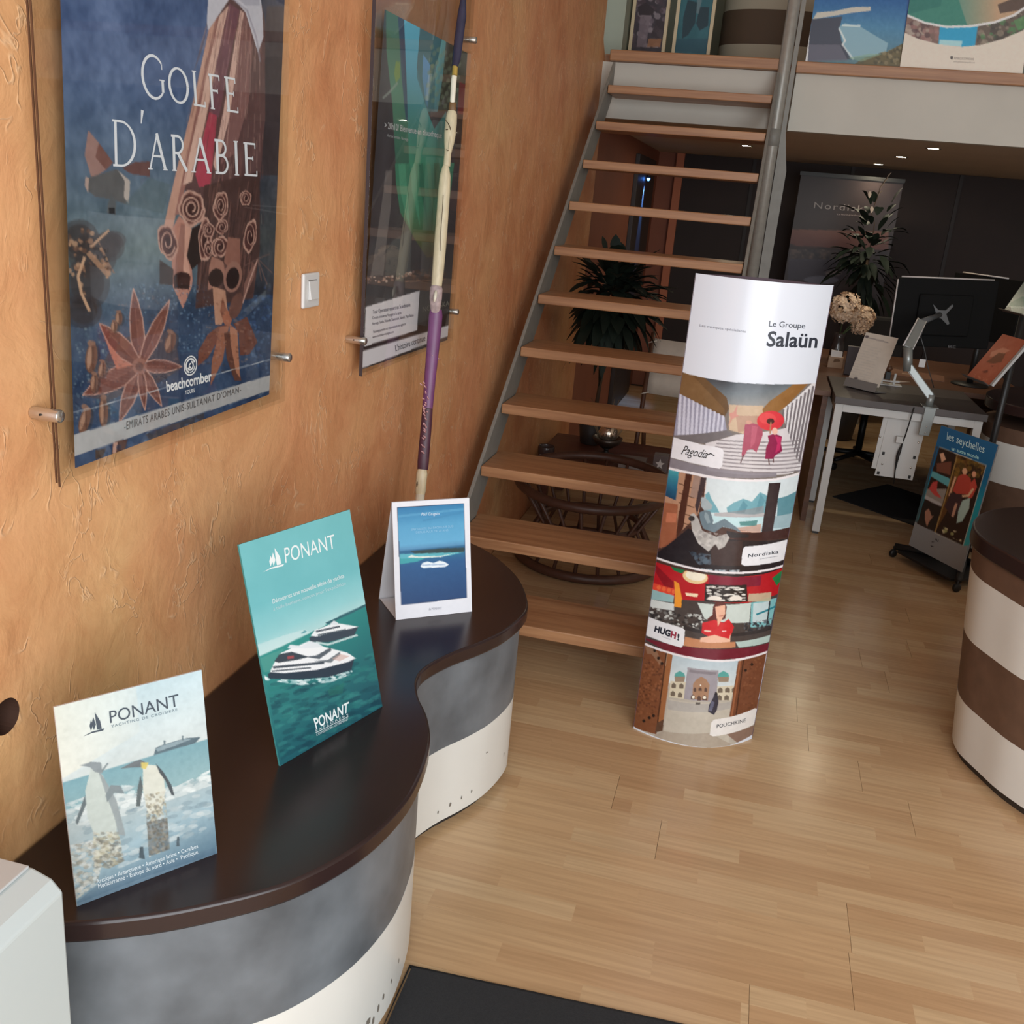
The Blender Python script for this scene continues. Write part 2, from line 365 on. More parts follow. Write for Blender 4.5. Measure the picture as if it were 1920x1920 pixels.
class Cv:
    def __init__(s, surf, nu, nv, base=(128, 128, 128)):
        s.f, s.nu, s.nv = surf, nu, nv; s.W, s.Hh = 2*nu, 2*nv
        s.a = np.zeros((s.Hh, s.W, 3)); s.a[:] = base; s.o = (0.0, 0.0, 1.0); s.win = None
    def z(s, ox=0, oy=0, k=1.0): s.o = (ox, oy, k); return s
    def xy(s, pts):
        P = np.asarray(pts, float)*s.o[2]+np.array(s.o[:2]); q = s.f.uv(P); return q*np.array([s.W, s.Hh])
    def mask(s, q):
        x0, y0 = np.floor(q.min(0)).astype(int); x1, y1 = np.ceil(q.max(0)).astype(int)+1
        x0, y0 = max(x0, 0), max(y0, 0); x1, y1 = min(x1, s.W), min(y1, s.Hh)
        if x1 <= x0 or y1 <= y0: return None
        X, Y = np.meshgrid(np.arange(x0, x1)+0.5, np.arange(y0, y1)+0.5); ins = np.zeros(X.shape, bool); n = len(q)
        for i in range(n):
            ax, ay = q[i]; bx, by = q[(i+1) % n]
            if ay == by: continue
            c = ((ay > Y) != (by > Y)) & (X < (bx-ax)*(Y-ay)/(by-ay)+ax); ins ^= c
        return (slice(y0, y1), slice(x0, x1)), ins
    def _put(s, sl, mk, col, a):
        if s.win is not None: mk = mk & s.win[sl]
        reg = s.a[sl]; c = np.asarray(col, float)
        if c.ndim == 1: reg[mk] = reg[mk]*(1-a)+c*a
        else: reg[mk] = reg[mk]*(1-a)+c[mk]*a
    def poly(s, col, pts, a=1.0, raw=False):
        q = np.asarray(pts, float) if raw else s.xy(pts); r = s.mask(q)
        if r: s._put(r[0], r[1], col, a)
    def grad(s, stops, pts, a=1.0, along=None):
        """stops: (t, colour); t runs along 'along' (two photo points) or top to bottom"""
        q = s.xy(pts); r = s.mask(q)
        if not r: return
        sl, mk = r; Y, X = np.mgrid[sl[0], sl[1]]
        if along is None: t = (Y-q[:, 1].min())/max(np.ptp(q[:, 1]), 1e-6)
        else:
            e = s.xy(along); d = e[1]-e[0]; t = ((X-e[0][0])*d[0]+(Y-e[0][1])*d[1])/(d@d)
        T = [p for p, _ in stops]; C = np.stack([np.interp(t, T, [c[k] for _, c in stops]) for k in range(3)], -1)
        s._put(sl, mk, C, a)
    def ell(s, col, cx, cy, rx, ry, a=1.0, rot=0.0, n=28):
        t = np.linspace(0, 2*math.pi, n, endpoint=False); c, sn = math.cos(rot), math.sin(rot)
        X, Y = rx*np.cos(t), ry*np.sin(t); s.poly(col, np.c_[cx+X*c-Y*sn, cy+X*sn+Y*c], a)
    def line(s, col, pts, w, a=1.0):
        P = np.asarray(pts, float)
        for i in range(len(P)-1):
            d = P[i+1]-P[i]; l = np.linalg.norm(d)
            if l < 1e-6: continue
            nn = np.array([-d[1], d[0]])/l*w/2; e = d/l*w*0.2
            s.poly(col, [P[i]+nn-e, P[i+1]+nn+e, P[i+1]-nn+e, P[i]-nn-e], a)
    def window(s, pts):
        if pts is None: s.win = None; return
        w = np.zeros((s.Hh, s.W), bool); r = s.mask(s.xy(pts))
        if r: w[r[0]] = r[1]
        s.win = w
    def noise(s, amp, cells, pts=None, seed=1, octv=4, tint=(1, 1, 1), sx=1):
        n = vnoise(s.Hh, s.W//sx, cells, octv, seed)
        if sx > 1: n = np.repeat(n, sx, 1); n = np.pad(n, ((0, 0), (0, s.W-n.shape[1])), 'edge')
        d = n[..., None]*2*amp*np.asarray(tint)
        if pts is None:
            mk = np.ones((s.Hh, s.W), bool)
        else:
            mk = np.zeros((s.Hh, s.W), bool); r = s.mask(s.xy(pts))
            if r: mk[r[0]] = r[1]
        if s.win is not None: mk &= s.win
        s.a[mk] += d[mk]
    def dabs(s, cols, n, poly, size, seed=3, a=0.8, asp=1.0, rot=0.0, jit=0.5):
        r = np.random.default_rng(seed); P = np.asarray(poly, float); lo, hi = P.min(0), P.max(0); old = s.win
        w = np.zeros((s.Hh, s.W), bool); q = s.mask(s.xy(poly))
        if not q: return
        w[q[0]] = q[1]; s.win = w if old is None else (w & old)
        for _ in range(n):
            c = cols[r.integers(len(cols))]; x, y = r.uniform(lo[0], hi[0]), r.uniform(lo[1], hi[1]); k = size*r.uniform(0.5, 1.3)
            s.ell(c, x, y, k*asp, k, a, rot+r.uniform(-jit, jit), 9)
        s.win = old
    def build(s, name, parent, material, gain=1.0, back=None):
        a = np.clip(s.a, 0, 255).reshape(s.nv, 2, s.nu, 2, 3).mean((1, 3))
        c = np.clip(lin(a)*np.asarray(gain), 0, 0.92)
        U, Vv = np.meshgrid(np.linspace(0, 1, s.nu), np.linspace(0, 1, s.nv)); P = s.f.p(U, Vv).reshape(-1, 3)
        idx = np.arange(s.nu*s.nv).reshape(s.nv, s.nu)
        Q = np.stack([idx[:-1, :-1], idx[1:, :-1], idx[1:, 1:], idx[:-1, 1:]], -1).reshape(-1, 4)
        me = bpy.data.meshes.new(name); me.vertices.add(len(P)); me.vertices.foreach_set('co', P.astype(np.float32).ravel())
        me.loops.add(Q.size); me.loops.foreach_set('vertex_index', Q.astype(np.int32).ravel())
        me.polygons.add(len(Q)); me.polygons.foreach_set('loop_start', np.arange(0, Q.size, 4, dtype=np.int32))
        me.update(calc_edges=True); me.validate()
        at_ = me.attributes.new('Col', 'FLOAT_COLOR', 'POINT')
        at_.data.foreach_set('color', np.c_[c.reshape(-1, 3), np.ones(len(P))].astype(np.float32).ravel())
        me.polygons.foreach_set('use_smooth', [True]*len(me.polygons))
        me.materials.append(material); o = bpy.data.objects.new(name, me); COL.objects.link(o)
        if parent is not None: adopt(o, parent)
        return o

# ------------------------------------------------------------------ lettering (flat glyph meshes laid on a printed surface)
_gc = {}
def glyphs(body, bold=0.0, spacing=1.0, shear=0.0):
    key = (body, bold, spacing, shear)
    if key in _gc: return _gc[key]
    cu = bpy.data.curves.new('glyphs', 'FONT'); cu.body = body; cu.resolution_u = 3; cu.offset = bold; cu.space_character = spacing; cu.shear = shear
    o = bpy.data.objects.new('glyphs', cu); COL.objects.link(o)
    dg = bpy.context.evaluated_depsgraph_get(); me = bpy.data.meshes.new_from_object(o.evaluated_get(dg))
    V = np.array([v.co[:2] for v in me.vertices]); Fc = [tuple(p.vertices) for p in me.polygons]
    bpy.data.objects.remove(o); bpy.data.curves.remove(cu); bpy.data.meshes.remove(me)
    _gc[key] = (V, Fc); return V, Fc
CAPH = None
def lettering(surf, body, bl, br, tl, col, parent, tr=None, g=1.0, bold=0.0, spacing=1.0, off=0.0009, shear=0.0, name='lettering'):
    """photo points: baseline left, baseline right, cap height above the left end"""
    global CAPH
    if CAPH is None: CAPH = glyphs('H')[0][:, 1].max()
    V, Fc = glyphs(body, bold, spacing, shear)
    if len(V) == 0: return None
    x0, x1 = V[:, 0].min(), V[:, 0].max(); s = (V[:, 0]-x0)/(x1-x0); t = V[:, 1]/CAPH
    return flat_shape(surf, np.c_[s, t], Fc, bl, br, tl, col, parent, tr, g, off, name)
def flat_shape(surf, ST, Fc, bl, br, tl, col, parent, tr=None, g=1.0, off=0.0009, name='lettering', lay=None):
    bl, br, tl = (np.asarray(p, float) for p in (bl, br, tl)); tr = np.asarray(tr, float) if tr is not None else br+(tl-bl)
    s = ST[:, :1]; t = ST[:, 1:]
    px = bl+s*(br-bl)+t*((tl-bl)*(1-s)+(tr-br)*s)
    uv = surf.uv(px); P = surf.p(uv[:, 0], uv[:, 1], off)
    if lay is not None: P = P+getattr(surf, 'n', np.zeros(3))*(np.asarray(lay)[:, None]*0.00004)
    mm = mat('ink_%d_%d_%d_%d' % (*col, int(g*10)), col, 0.45, g=g)
    return mesh_obj(name, P, Fc, mm, parent)
def stroke(pts, w):
    P = [np.asarray(p, float) for p in pts]; V, Fc = [], []
    for i in range(len(P)):
        a = P[max(i-1, 0)]; b = P[min(i+1, len(P)-1)]; d = b-a; d /= max(np.linalg.norm(d), 1e-9); n = np.array([-d[1], d[0]])
        ww = w[i] if hasattr(w, '__len__') else w
        V += [P[i]+n*ww/2, P[i]-n*ww/2]
    for i in range(len(P)-1): Fc.append((2*i, 2*i+1, 2*i+3, 2*i+2))
    return V, Fc
def arc(cx, cy, rx, ry, a0, a1, n=18): return [(cx+rx*math.cos(math.radians(a0+(a1-a0)*k/n)), cy+ry*math.sin(math.radians(a0+(a1-a0)*k/n))) for k in range(n+1)]
def serif_caps(text, bigs, small=0.8, gap=0.16, thick=0.085, thin=0.05):
    """thin roman capitals with serifs; returns points in (advance, cap) space and faces"""
    V, Fc, x, LY = [], [], 0.0, []
    for ch, big in zip(text, bigs):
        h = 1.0 if big else small; S = []
        def st(p, w): S.append(stroke([(a*h, b*h) for a, b in p], w))
        def sf(xx, yy, l=0.09): st([(xx-l, yy), (xx+l, yy)], 0.03)
        if ch == 'G': W = 0.78; st(arc(0.42, 0.5, 0.40, 0.5, 42, 318), [thin+(thick-thin)*math.sin(math.pi*k/18) for k in range(19)]); st([(0.72, 0.17), (0.72, 0.45)], thick); sf(0.70, 0.45); st([(0.72, 0.83), (0.72, 0.70)], 0.03)
        elif ch == 'O': W = 0.84; st(arc(0.42, 0.5, 0.40, 0.5, 0, 360, 28), [thin+(thick-thin)*abs(math.cos(2*math.pi*k/28)) for k in range(29)])
        elif ch == 'L': W = 0.52; st([(0.1, 0), (0.1, 1)], thick); sf(0.1, 1); st([(0, 0.02), (0.5, 0.02)], thin); st([(0.5, 0), (0.5, 0.16)], 0.03)
        elif ch == 'F': W = 0.5; st([(0.1, 0), (0.1, 1)], thick); sf(0.1, 0); st([(0, 0.98), (0.46, 0.98)], thin); st([(0.46, 1), (0.46, 0.84)], 0.03); st([(0.1, 0.53), (0.36, 0.53)], thin); st([(0.36, 0.46), (0.36, 0.6)], 0.03)
        elif ch == 'E': W = 0.52; st([(0.1, 0), (0.1, 1)], thick); st([(0, 0.98), (0.46, 0.98)], thin); st([(0.46, 1), (0.46, 0.84)], 0.03); st([(0.1, 0.53), (0.36, 0.53)], thin); st([(0.36, 0.46), (0.36, 0.6)], 0.03); st([(0, 0.02), (0.5, 0.02)], thin); st([(0.5, 0), (0.5, 0.16)], 0.03)
        elif ch == 'D': W = 0.74; st([(0.1, 0), (0.1, 1)], thick); st([(0, 0.98)]+arc(0.26, 0.5, 0.46, 0.48, 90, -90)+[(0, 0.02)], [thin]*4+[thin+(thick-thin)*math.sin(math.pi*k/13) for k in range(14)]+[thin]*3)
        elif ch == 'A': W = 0.72; st([(0.05, 0), (0.36, 1)], thin); st([(0.34, 1), (0.66, 0)], thick); st([(0.17, 0.36), (0.55, 0.36)], thin); sf(0.05, 0); sf(0.66, 0)
        elif ch == 'R': W = 0.62; st([(0.1, 0), (0.1, 1)], thick); sf(0.1, 0); st([(0, 0.98)]+arc(0.24, 0.74, 0.22, 0.24, 90, -90)+[(0.1, 0.5)], thin+0.01); st([(0.26, 0.5), (0.60, 0)], thick)
        elif ch == 'B': W = 0.56; st([(0.1, 0), (0.1, 1)], thick); st([(0, 0.98)]+arc(0.24, 0.76, 0.20, 0.22, 90, -90)+[(0.1, 0.54)], thin+0.01); st([(0.1, 0.54)]+arc(0.26, 0.28, 0.24, 0.26, 90, -90)+[(0, 0.02)], thin+0.01)
        elif ch == 'I': W = 0.2; st([(0.1, 0), (0.1, 1)], thick); sf(0.1, 0); sf(0.1, 1)
        elif ch == "'": W = 0.12; S.append(stroke([(0.09, 1.28), (0.04, 0.98)], [0.09, 0.03]))
        else: W = 0.3
        for vv, ff in S:
            k = len(V); LY += [(len(LY) % 7919) and (LY[-1]+1) or 0]*len(vv); V += [(a+x, b) for a, b in vv]; Fc += [tuple(i+k for i in f) for f in ff]
        x += W*h+gap
    V = np.array(V); x0, x1 = V[:, 0].min(), V[:, 0].max(); V[:, 0] = (V[:, 0]-x0)/(x1-x0); return V, Fc, LY

# ================================================================== THE ROOM
STUCCO = stucco_material(); LAM = laminate_material(); ACR = acrylic_material()
PRINT = print_material('printed_paper', 0.42, 0.35); GLOSSPRINT = print_material('glossy_print', 0.22, 0.5)
BEECH = wood_material('beech_wood', (150, 103, 70), (184, 136, 96), 0.42, 0)
DARKTOP = mat('dark_brown_lacquer', (46, 32, 31), 0.24, var=0.12, vscale=6, spec=0.5)
STEEL = mat('brushed_grey_steel', (158, 154, 146), 0.35, 0.15, var=0.08, vscale=30)
GREYSTEEL = mat('grey_painted_steel', (136, 133, 126), 0.5, 0.0, var=0.08, vscale=20)
CHROME = mat('satin_chrome', (210, 205, 198), 0.22, 0.9)
WHITE = mat('white_paint', (222, 222, 218), 0.55, var=0.03, vscale=5)
OFFWHITE = mat('white_plaster', (205, 202, 194), 0.7, var=0.04, vscale=3, bump=0.08, bscale=60)
BLACK = mat('black_plastic', (28, 27, 27), 0.45)
DARKWALL = mat('dark_brown_panelling', (46, 32, 29), 0.7, var=0.15, vscale=3)
CEILM = mat('beige_ceiling_paint', (196, 178, 156), 0.7, var=0.04, vscale=3)
GREENGREY = mat('grey_green_wall_paint', (158, 162, 144), 0.7, var=0.08, vscale=2)

# floor: laminate boards on a thin screed
fl = box('floor', (-0.3, -1.3, -0.06), (4.6, 9.8, -0.011), mat('screed', (70, 58, 48), 0.9)); tag(fl, kind='structure')
BW, BL_ = 0.19, 1.286
bmsh = None; k = 0; random.seed(4)
for j in range(57):
    yb = -1.276+0.002+j*BW
    if yb+BW > 9.6: break
    x = -1.286*random.random()
    if abs(yb-1.846) < 0.1: x = 1.300-BL_
    while x < 4.5:
        xa, xb = max(x, 0.004), min(x+BL_, 4.496)
        if xb-xa > 0.03:
            full = abs((xb-xa)-BL_) < 1e-6
            if full and bmsh is not None:
                o = bpy.data.objects.new('plank', bmsh); COL.objects.link(o)
            else:
                o = box('plank', (0.0005+(xa-x), 0.0004, -0.010), (xb-x-0.0005, BW-0.0004, 0.0), LAM)
                if full: bmsh = o.data
            o.location = (x, yb, 0); adopt(o, fl)
        x += BL_

# left wall with the round recess near the door, stepping back above the stair landing
def wall_with_hole():
    lathe_pos = (0.0, 1.196, 0.822)
    # wall body as a polygon in the y-z plane, extruded away from the room
    poly = [(0, -1.3, -0.01), (0, 6.32, -0.01), (0, 6.32, 2.42), (0, 6.12, 2.56), (0, 6.12, 4.8), (0, -1.3, 4.8)]
    w = prism('wall_left', poly, (-0.25, 0, 0), STUCCO)
    bpy.context.view_layer.update()
    cut = lathe('cutter', [(0.031, -0.05), (0.031, 0.2)], (0.06, 1.196, 0.822), None, axis=(-1, 0, 0), segs=28)
    md = w.modifiers.new('hole', 'BOOLEAN'); md.operation = 'DIFFERENCE'; md.object = cut; md.solver = 'EXACT'
    dg = bpy.context.evaluated_depsgraph_get(); me = bpy.data.meshes.new_from_object(w.evaluated_get(dg))
    w.modifiers.clear(); w.data = me; bpy.data.objects.remove(cut)
    V, Fc, n = [], [], 28
    for xx, r in ((0.0, 0.0308), (-0.139, 0.0308)):
        V += [(xx, 1.196+r*math.cos(2*math.pi*k/n), 0.822+r*math.sin(2*math.pi*k/n)) for k in range(n)]
    Fc = [(k, (k+1) % n, n+(k+1) % n, n+k) for k in range(n)]+[tuple(range(n, 2*n))]
    mesh_obj('recess_shade_lining', V, Fc, mat('recess_shade_brown', (70, 44, 32), 0.7), w)  # added lining, its dark brown stands in for the shade inside the hole
    return tag(w, kind='structure')
wall_with_hole()
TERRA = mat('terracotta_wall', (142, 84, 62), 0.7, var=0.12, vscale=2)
tag(box('wall_left_back', (-0.25, 6.32, -0.01), (0.0, 9.7, 2.44), TERRA), kind='structure')  # darker than wall_left: shade under the mezzanine put into its colour
tag(box('wall_right', (4.5, -1.3, -0.01), (4.7, 9.7, 4.8), OFFWHITE), kind='structure')
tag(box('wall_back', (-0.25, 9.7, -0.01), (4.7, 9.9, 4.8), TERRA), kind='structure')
tag(box('ceiling', (-0.25, -1.3, 4.8), (4.7, 9.9, 4.95), OFFWHITE), kind='structure')
# shop front: glazed, behind the photographer
sf = mat('dark_window_frame', (70, 66, 62), 0.5)
w1 = box('window_1', (0.0, -1.3, 0.0), (4.5, -1.24, 0.12), sf); tag(w1, kind='structure')
for xx in (0.02, 1.1, 2.2, 3.3, 4.42): box('window_mullion', (xx, -1.3, 0.12), (xx+0.06, -1.24, 4.74), sf, w1)
box('window_transom', (0.08, -1.295, 2.9), (4.42, -1.245, 2.96), sf, w1)
box('window_head', (0.0, -1.3, 4.74), (4.5, -1.24, 4.8), sf, w1)

# mezzanine: slab, white fascia, timber nosing, painted soffit
FASC = mat('ivory_fascia_paint', (203, 199, 188), 0.6, var=0.03, vscale=4)
YF = 6.158; ZS, ZT = 2.150, 2.452
mz = box('trim_1', (0.0, YF+0.02, ZS), (1.0, YF+0.10, ZT), FASC); tag(mz, kind='structure')
fr_ = box('trim_2', (1.092, YF+0.02, ZS), (4.5, YF+0.10, ZT), FASC); tag(fr_, kind='structure')
st_ = mat('brown_stain', (140, 112, 78), 0.8)
mesh_obj('stain_mark', [(0.70, YF+0.0195, 2.262), (0.735, YF+0.0195, 2.256), (0.728, YF+0.0195, 2.282), (0.716, YF+0.0195, 2.296), (0.708, YF+0.0195, 2.278)], [(0, 1, 2, 3, 4)], st_, mz)
tag(box('ceiling_mezzanine', (0.0, YF+0.10, ZS), (4.5, 9.7, ZT), CEILM), kind='structure')
tag(box('floor_mezzanine', (0.0, YF+0.08, ZT), (4.5, 9.7, 2.50), BEECH), kind='structure')
tag(box('trim_3', (0.045, YF-0.035, ZT+0.002), (0.995, YF+0.08, 2.512), BEECH, bevel=0.006), kind='structure')
tag(box('trim_4', (1.086, YF-0.02, ZT-0.004), (4.5, YF+0.08, 2.508), BEECH, bevel=0.005), kind='structure')
tag(box('wall_mezzanine', (-0.9, 8.2, 2.50), (4.5, 8.3, 4.8), GREENGREY), kind='structure')
tag(box('wall_landing', (-0.9, 6.62, 2.50), (0.03, 8.2, 4.8), GREENGREY), kind='structure')

# back of the room under the mezzanine
tag(box('door_1', (0.0, 8.08, 0.0), (0.035, 9.22, 2.05), mat('black_brown_door', (58, 50, 48), 0.5), bevel=0.004), kind='structure')
tag(box('trim_5', (0.17, 9.62, 0.0), (0.24, 9.70, 2.148), mat('terracotta_pilaster', (190, 112, 80), 0.7)), kind='structure')
pan = box('wall_panelling', (0.24, 9.66, 0.0), (4.5, 9.70, 2.148), DARKWALL); tag(pan, kind='structure')
for xx in (0.85, 1.7, 2.6, 3.5): box('panel_batten', (xx, 9.645, 0.0), (xx+0.03, 9.66, 2.148), mat('dark_batten', (36, 25, 23), 0.6), pan)

# ================================================================== STAIRCASE
Y0, DG, RS, SX, SW = 2.9531, 0.26706, 0.20911, 0.09, 0.898
stair = empty('staircase', (SX+SW/2, Y0+DG, 0), 'open staircase of beech treads on grey steel stringers climbing to the mezzanine', 'staircase')
for k in range(1, 12):
    y, z = Y0+k*DG, k*RS
    box('tread', (SX+0.002, y, z-0.042), (SX+SW-0.002, y+0.29, z), BEECH, stair, bevel=0.004)
def stringer(x0, x1):
    # plate in the y-z plane whose front edge follows the tread nosings
    ya, yb, zb = Y0+0.64*DG, 6.085, 11.73*RS-0.012
    s_ = 0.225
    poly = [(x0, ya, 0.0), (x0, Y0+s_+0.16*DG, 0.0), (x0, yb, zb-s_*RS/DG-0.02), (x0, yb, zb), (x0, ya, 0.64*RS-0.012)]
    return prism('stringer', poly, (x1-x0, 0, 0), GREYSTEEL, stair, bevel=0.002)
stringer(SX-0.016, SX-0.001); stringer(SX+SW+0.001, SX+SW+0.016)

# round post and plate beside the stair head
post = empty('steel_post', (1.022, YF-0.03, 0), 'round grey steel post beside the stair, rising past the mezzanine edge', 'post')
lathe('pole', [(0.034, 0.0), (0.034, 4.79)], (1.022, YF-0.03, 0), STEEL, post, segs=28)
lathe('collar', [(0.034, 2.06), (0.0385, 2.062), (0.0385, 2.148), (0.034, 2.15)], (1.022, YF-0.03, 0), GREYSTEEL, post, segs=28)
prism('side_plate', [(1.060, YF-0.03, 0.02), (1.108, YF-0.03, 0.02), (1.122, YF-0.03, 1.93), (1.084, YF-0.03, 2.14), (1.084, YF-0.03, 4.6), (1.060, YF-0.03, 4.6)], (0, 0.012, 0), GREYSTEEL, post)
for zz in (0.3, 1.2, 2.1, 3.2): box('plate_tab', (1.050, YF-0.034, zz), (1.066, YF-0.014, zz+0.04), GREYSTEEL, post)

# ================================================================== CURVED COUNTERS
GREYBAND = mat('grey_blue_sponged_paint', (88, 93, 98), 0.4, var=0.14, vscale=6, col2=(120, 126, 132), detail=8)
WHITEBAND = mat('white_gloss_laminate', (225, 224, 218), 0.35, var=0.02, vscale=6)
BROWNBAND = mat('brown_suede_paint', (104, 78, 62), 0.6, var=0.12, vscale=20)
def counter(name, outline, keep, bands, ztop, thick, label, inset=0.018, flare=0.0, topmat=DARKTOP, grp=None):
    c = np.mean(outline, 0)
    o = empty(name, (float(c[0]), float(c[1]), 0), label, 'counter', grp)
    P2 = np.asarray(outline)
    area = 0.5*sum(P2[i][0]*P2[(i+1) % len(P2)][1]-P2[(i+1) % len(P2)][0]*P2[i][1] for i in range(len(P2)))
    if area < 0:
        n = len(outline); outline = list(outline)[::-1]; keep = [n-1-i for i in keep]
    def ring(z, extra=0.0):
        return offset_poly(outline, -inset-flare*(ztop-z)+extra, keep)
    n = len(outline)
    for nm, z0, z1, m_, ins in bands:
        A, B = ring(z0, ins), ring(z1, ins)
        V = [(p[0], p[1], z0) for p in A]+[(p[0], p[1], z1) for p in B]
        Fc = [tuple(range(n)), tuple(range(2*n-1, n-1, -1))]+[(i, (i+1) % n, n+(i+1) % n, n+i) for i in range(n)]
        auto_smooth(mesh_obj(nm, V, Fc, m_, o))
    t = prism('worktop', [(p[0], p[1], ztop-thick) for p in outline], (0, 0, thick), topmat, o, bevel=0.006)
    auto_smooth(t)
    return o
front = spline([(0.004, 1.062), (0.09, 1.066), (0.168, 1.080), (0.300, 1.150), (0.420, 1.247), (0.482, 1.322), (0.532, 1.425), (0.557, 1.530), (0.562, 1.640), (0.540, 1.790),
                (0.498, 1.900), (0.446, 1.985), (0.418, 2.060), (0.418, 2.130), (0.452, 2.225), (0.505, 2.322), (0.545, 2.420), (0.568, 2.545), (0.558, 2.640),
                (0.500, 2.788), (0.428, 2.898), (0.338, 2.998), (0.250, 3.058), (0.12, 3.10), (0.004, 3.108)], 5)
outl = [tuple(p) for p in front]
left_counter = counter('curved_counter', outl, [0, len(outl)-1],
    [('plinth', 0.0, 0.028, mat('black_plinth', (46, 42, 40), 0.6), -0.02), ('white_band', 0.028, 0.262, WHITEBAND, 0.0), ('grey_band', 0.262, 0.515, GREYBAND, -0.0005)],
    0.555, 0.040, 'low wavy counter along the orange wall with dark top above grey and white bands')
# scuffs on the white band
sc_m = mat('scuff_mark', (120, 112, 102), 0.8)
random.seed(11)
def band_point(i, z, off=0.0008):
    q = offset_poly([tuple(p) for p in front][::1], 0.0); return q
ring_out = offset_poly(outl if True else outl, -0.018 if sum(outl[i][0]*outl[(i+1) % len(outl)][1]-outl[(i+1) % len(outl)][0]*outl[i][1] for i in range(len(outl))) > 0 else 0.018)
def scuff(i, z, w, h):
    a = np.array(ring_out[i]); b = np.array(ring_out[i+1]); d = (b-a)/np.linalg.norm(b-a); n = np.array([d[1], -d[0]])
    c0 = (a+b)/2
    if np.dot(n, np.array([1.0, 0.0])) < 0: n = -n
    c0 = c0+n*0.0012
    pts = []
    for kx, kz in ((-1, -0.4), (-0.3, -1), (0.8, -0.6), (1, 0.5), (0.2, 1), (-0.7, 0.8)):
        q = c0+d*w*kx*random.uniform(0.6, 1); pts.append((q[0], q[1], z+h*kz*random.uniform(0.6, 1)))
    mesh_obj('scuff_mark', pts, [tuple(range(6))], sc_m, left_counter)
for i, z, w, h in [(32, 0.052, 0.016, 0.018), (33, 0.075, 0.010, 0.013), (34, 0.060, 0.006, 0.012), (35, 0.075, 0.005, 0.012), (36, 0.085, 0.004, 0.010), (38, 0.09, 0.004, 0.008), (40, 0.10, 0.003, 0.008),
                   (70, 0.062, 0.004, 0.006), (72, 0.066, 0.005, 0.008), (74, 0.070, 0.003, 0.008), (76, 0.072, 0.004, 0.006), (79, 0.17, 0.006, 0.003), (84, 0.10, 0.002, 0.01)]:
    scuff(i, z, w, h)

pr = [('plinth', 0.0, 0.03, mat('dark_plinth', (52, 44, 38), 0.6), -0.015), ('white_band', 0.03, 0.215, WHITEBAND, 0.0), ('brown_band', 0.215, 0.435, BROWNBAND, -0.0005),
      ('white_band', 0.435, 0.655, WHITEBAND, 0.0), ('brown_band', 0.655, 0.735, BROWNBAND, -0.0005)]
rc_front = spline([(2.20, 3.74), (2.04, 3.66), (1.93, 3.53), (1.872, 3.38), (1.868, 3.23), (1.918, 3.09), (1.985, 2.955), (2.12, 2.80), (2.35, 2.66), (2.70, 2.58), (3.2, 2.56)], 6)
rc_out = [tuple(p) for p in rc_front]+[(3.2, 3.45), (2.6, 3.70)]
counter('curved_counter', rc_out, [], pr, 0.790, 0.055, 'flared reception counter with brown and white stripes beside the open floor', inset=0.006, flare=0.115)
rb_front = spline([(2.62, 6.3), (2.42, 6.02), (2.36, 5.78), (2.40, 5.60), (2.55, 5.48), (2.80, 5.42), (3.3, 5.40)], 6)
rb_out = [tuple(p) for p in rb_front]+[(3.3, 6.1), (3.0, 6.3)]
counter('curved_counter', rb_out, [], pr, 0.86, 0.055, 'brown and white striped counter behind the travel display stand', inset=0.006, flare=0.06)

# ================================================================== WHITE CABINET AND DOORMAT IN FRONT
wc = empty('white_cabinet', (0.13, 0.6, 0), 'white enamel cabinet with chamfered edge at the end of the wavy counter', 'cabinet')
CABM = mat('white_enamel', (200, 209, 209), 0.35)
prism('body', [(0.004, 0.35, 0.0), (0.268, 0.35, 0.0), (0.268, 0.35, 0.725), (0.252, 0.35, 0.742), (0.222, 0.35, 0.752), (0.004, 0.35, 0.752)], (0, 0.626, 0), CABM, wc, bevel=0.004)
box('lid', (0.006, 0.352, 0.7525), (0.219, 0.972, 0.757), mat('pale_grey_enamel', (196, 198, 198), 0.4), wc, bevel=0.0015)

dm = empty('doormat', (0.95, 1.4, 0), 'flat black doormat lying on the wooden floor', 'doormat')
dmm = mat('black_carpet_pile', (40, 40, 42), 0.95, var=0.2, vscale=250, bump=0.25, bscale=400)
prism('pile', [(0.560, 1.30, 0.001), (1.55, 1.32, 0.001), (1.535, 1.793, 0.001), (0.548, 1.738, 0.001)], (0, 0, 0.009), dmm, dm)
tube('rubber_border', [(0.553, 1.29, 0.004), (1.558, 1.31, 0.004), (1.542, 1.800, 0.004), (0.541, 1.744, 0.004)], 0.0038, mat('black_rubber', (30, 30, 31), 0.7), dm, segs=8, closed=True)

# ================================================================== GOLFE D'ARABIE POSTER
def standoff(pos, parent, length=0.052, r=0.0105):
    x, y, z = pos
    o = lathe('standoff', [(r*0.9, 0.0), (r, 0.002), (r, length-0.002), (r*0.85, length)], (0.0, y, z), CHROME, parent, segs=20, axis=(1, 0, 0))
    lathe('grub_screw', [(0.002, 0), (0.002, 0.002)], (length*0.45, y-r-0.0004, z+0.0015), BLACK, o, segs=8, axis=(0, -1, 0))
    return o
def acrylic_sheet(name, x, y0, y1, z0, z1, parent, t=0.004):
    o = box(name, (x, y0, z0), (x+t, y1, z1), ACR, parent, bevel=0.001)
    return o
p1 = empty('wall_poster', (0.03, 1.72, 1.2), 'spice poster in clear acrylic reading GOLFE D\'ARABIE on the orange wall', 'poster')
acrylic_sheet('acrylic_back', 0.024, 1.318, 2.095, 1.190, 2.30, p1); acrylic_sheet('acrylic_front', 0.034, 1.312, 2.10, 1.186, 2.305, p1)
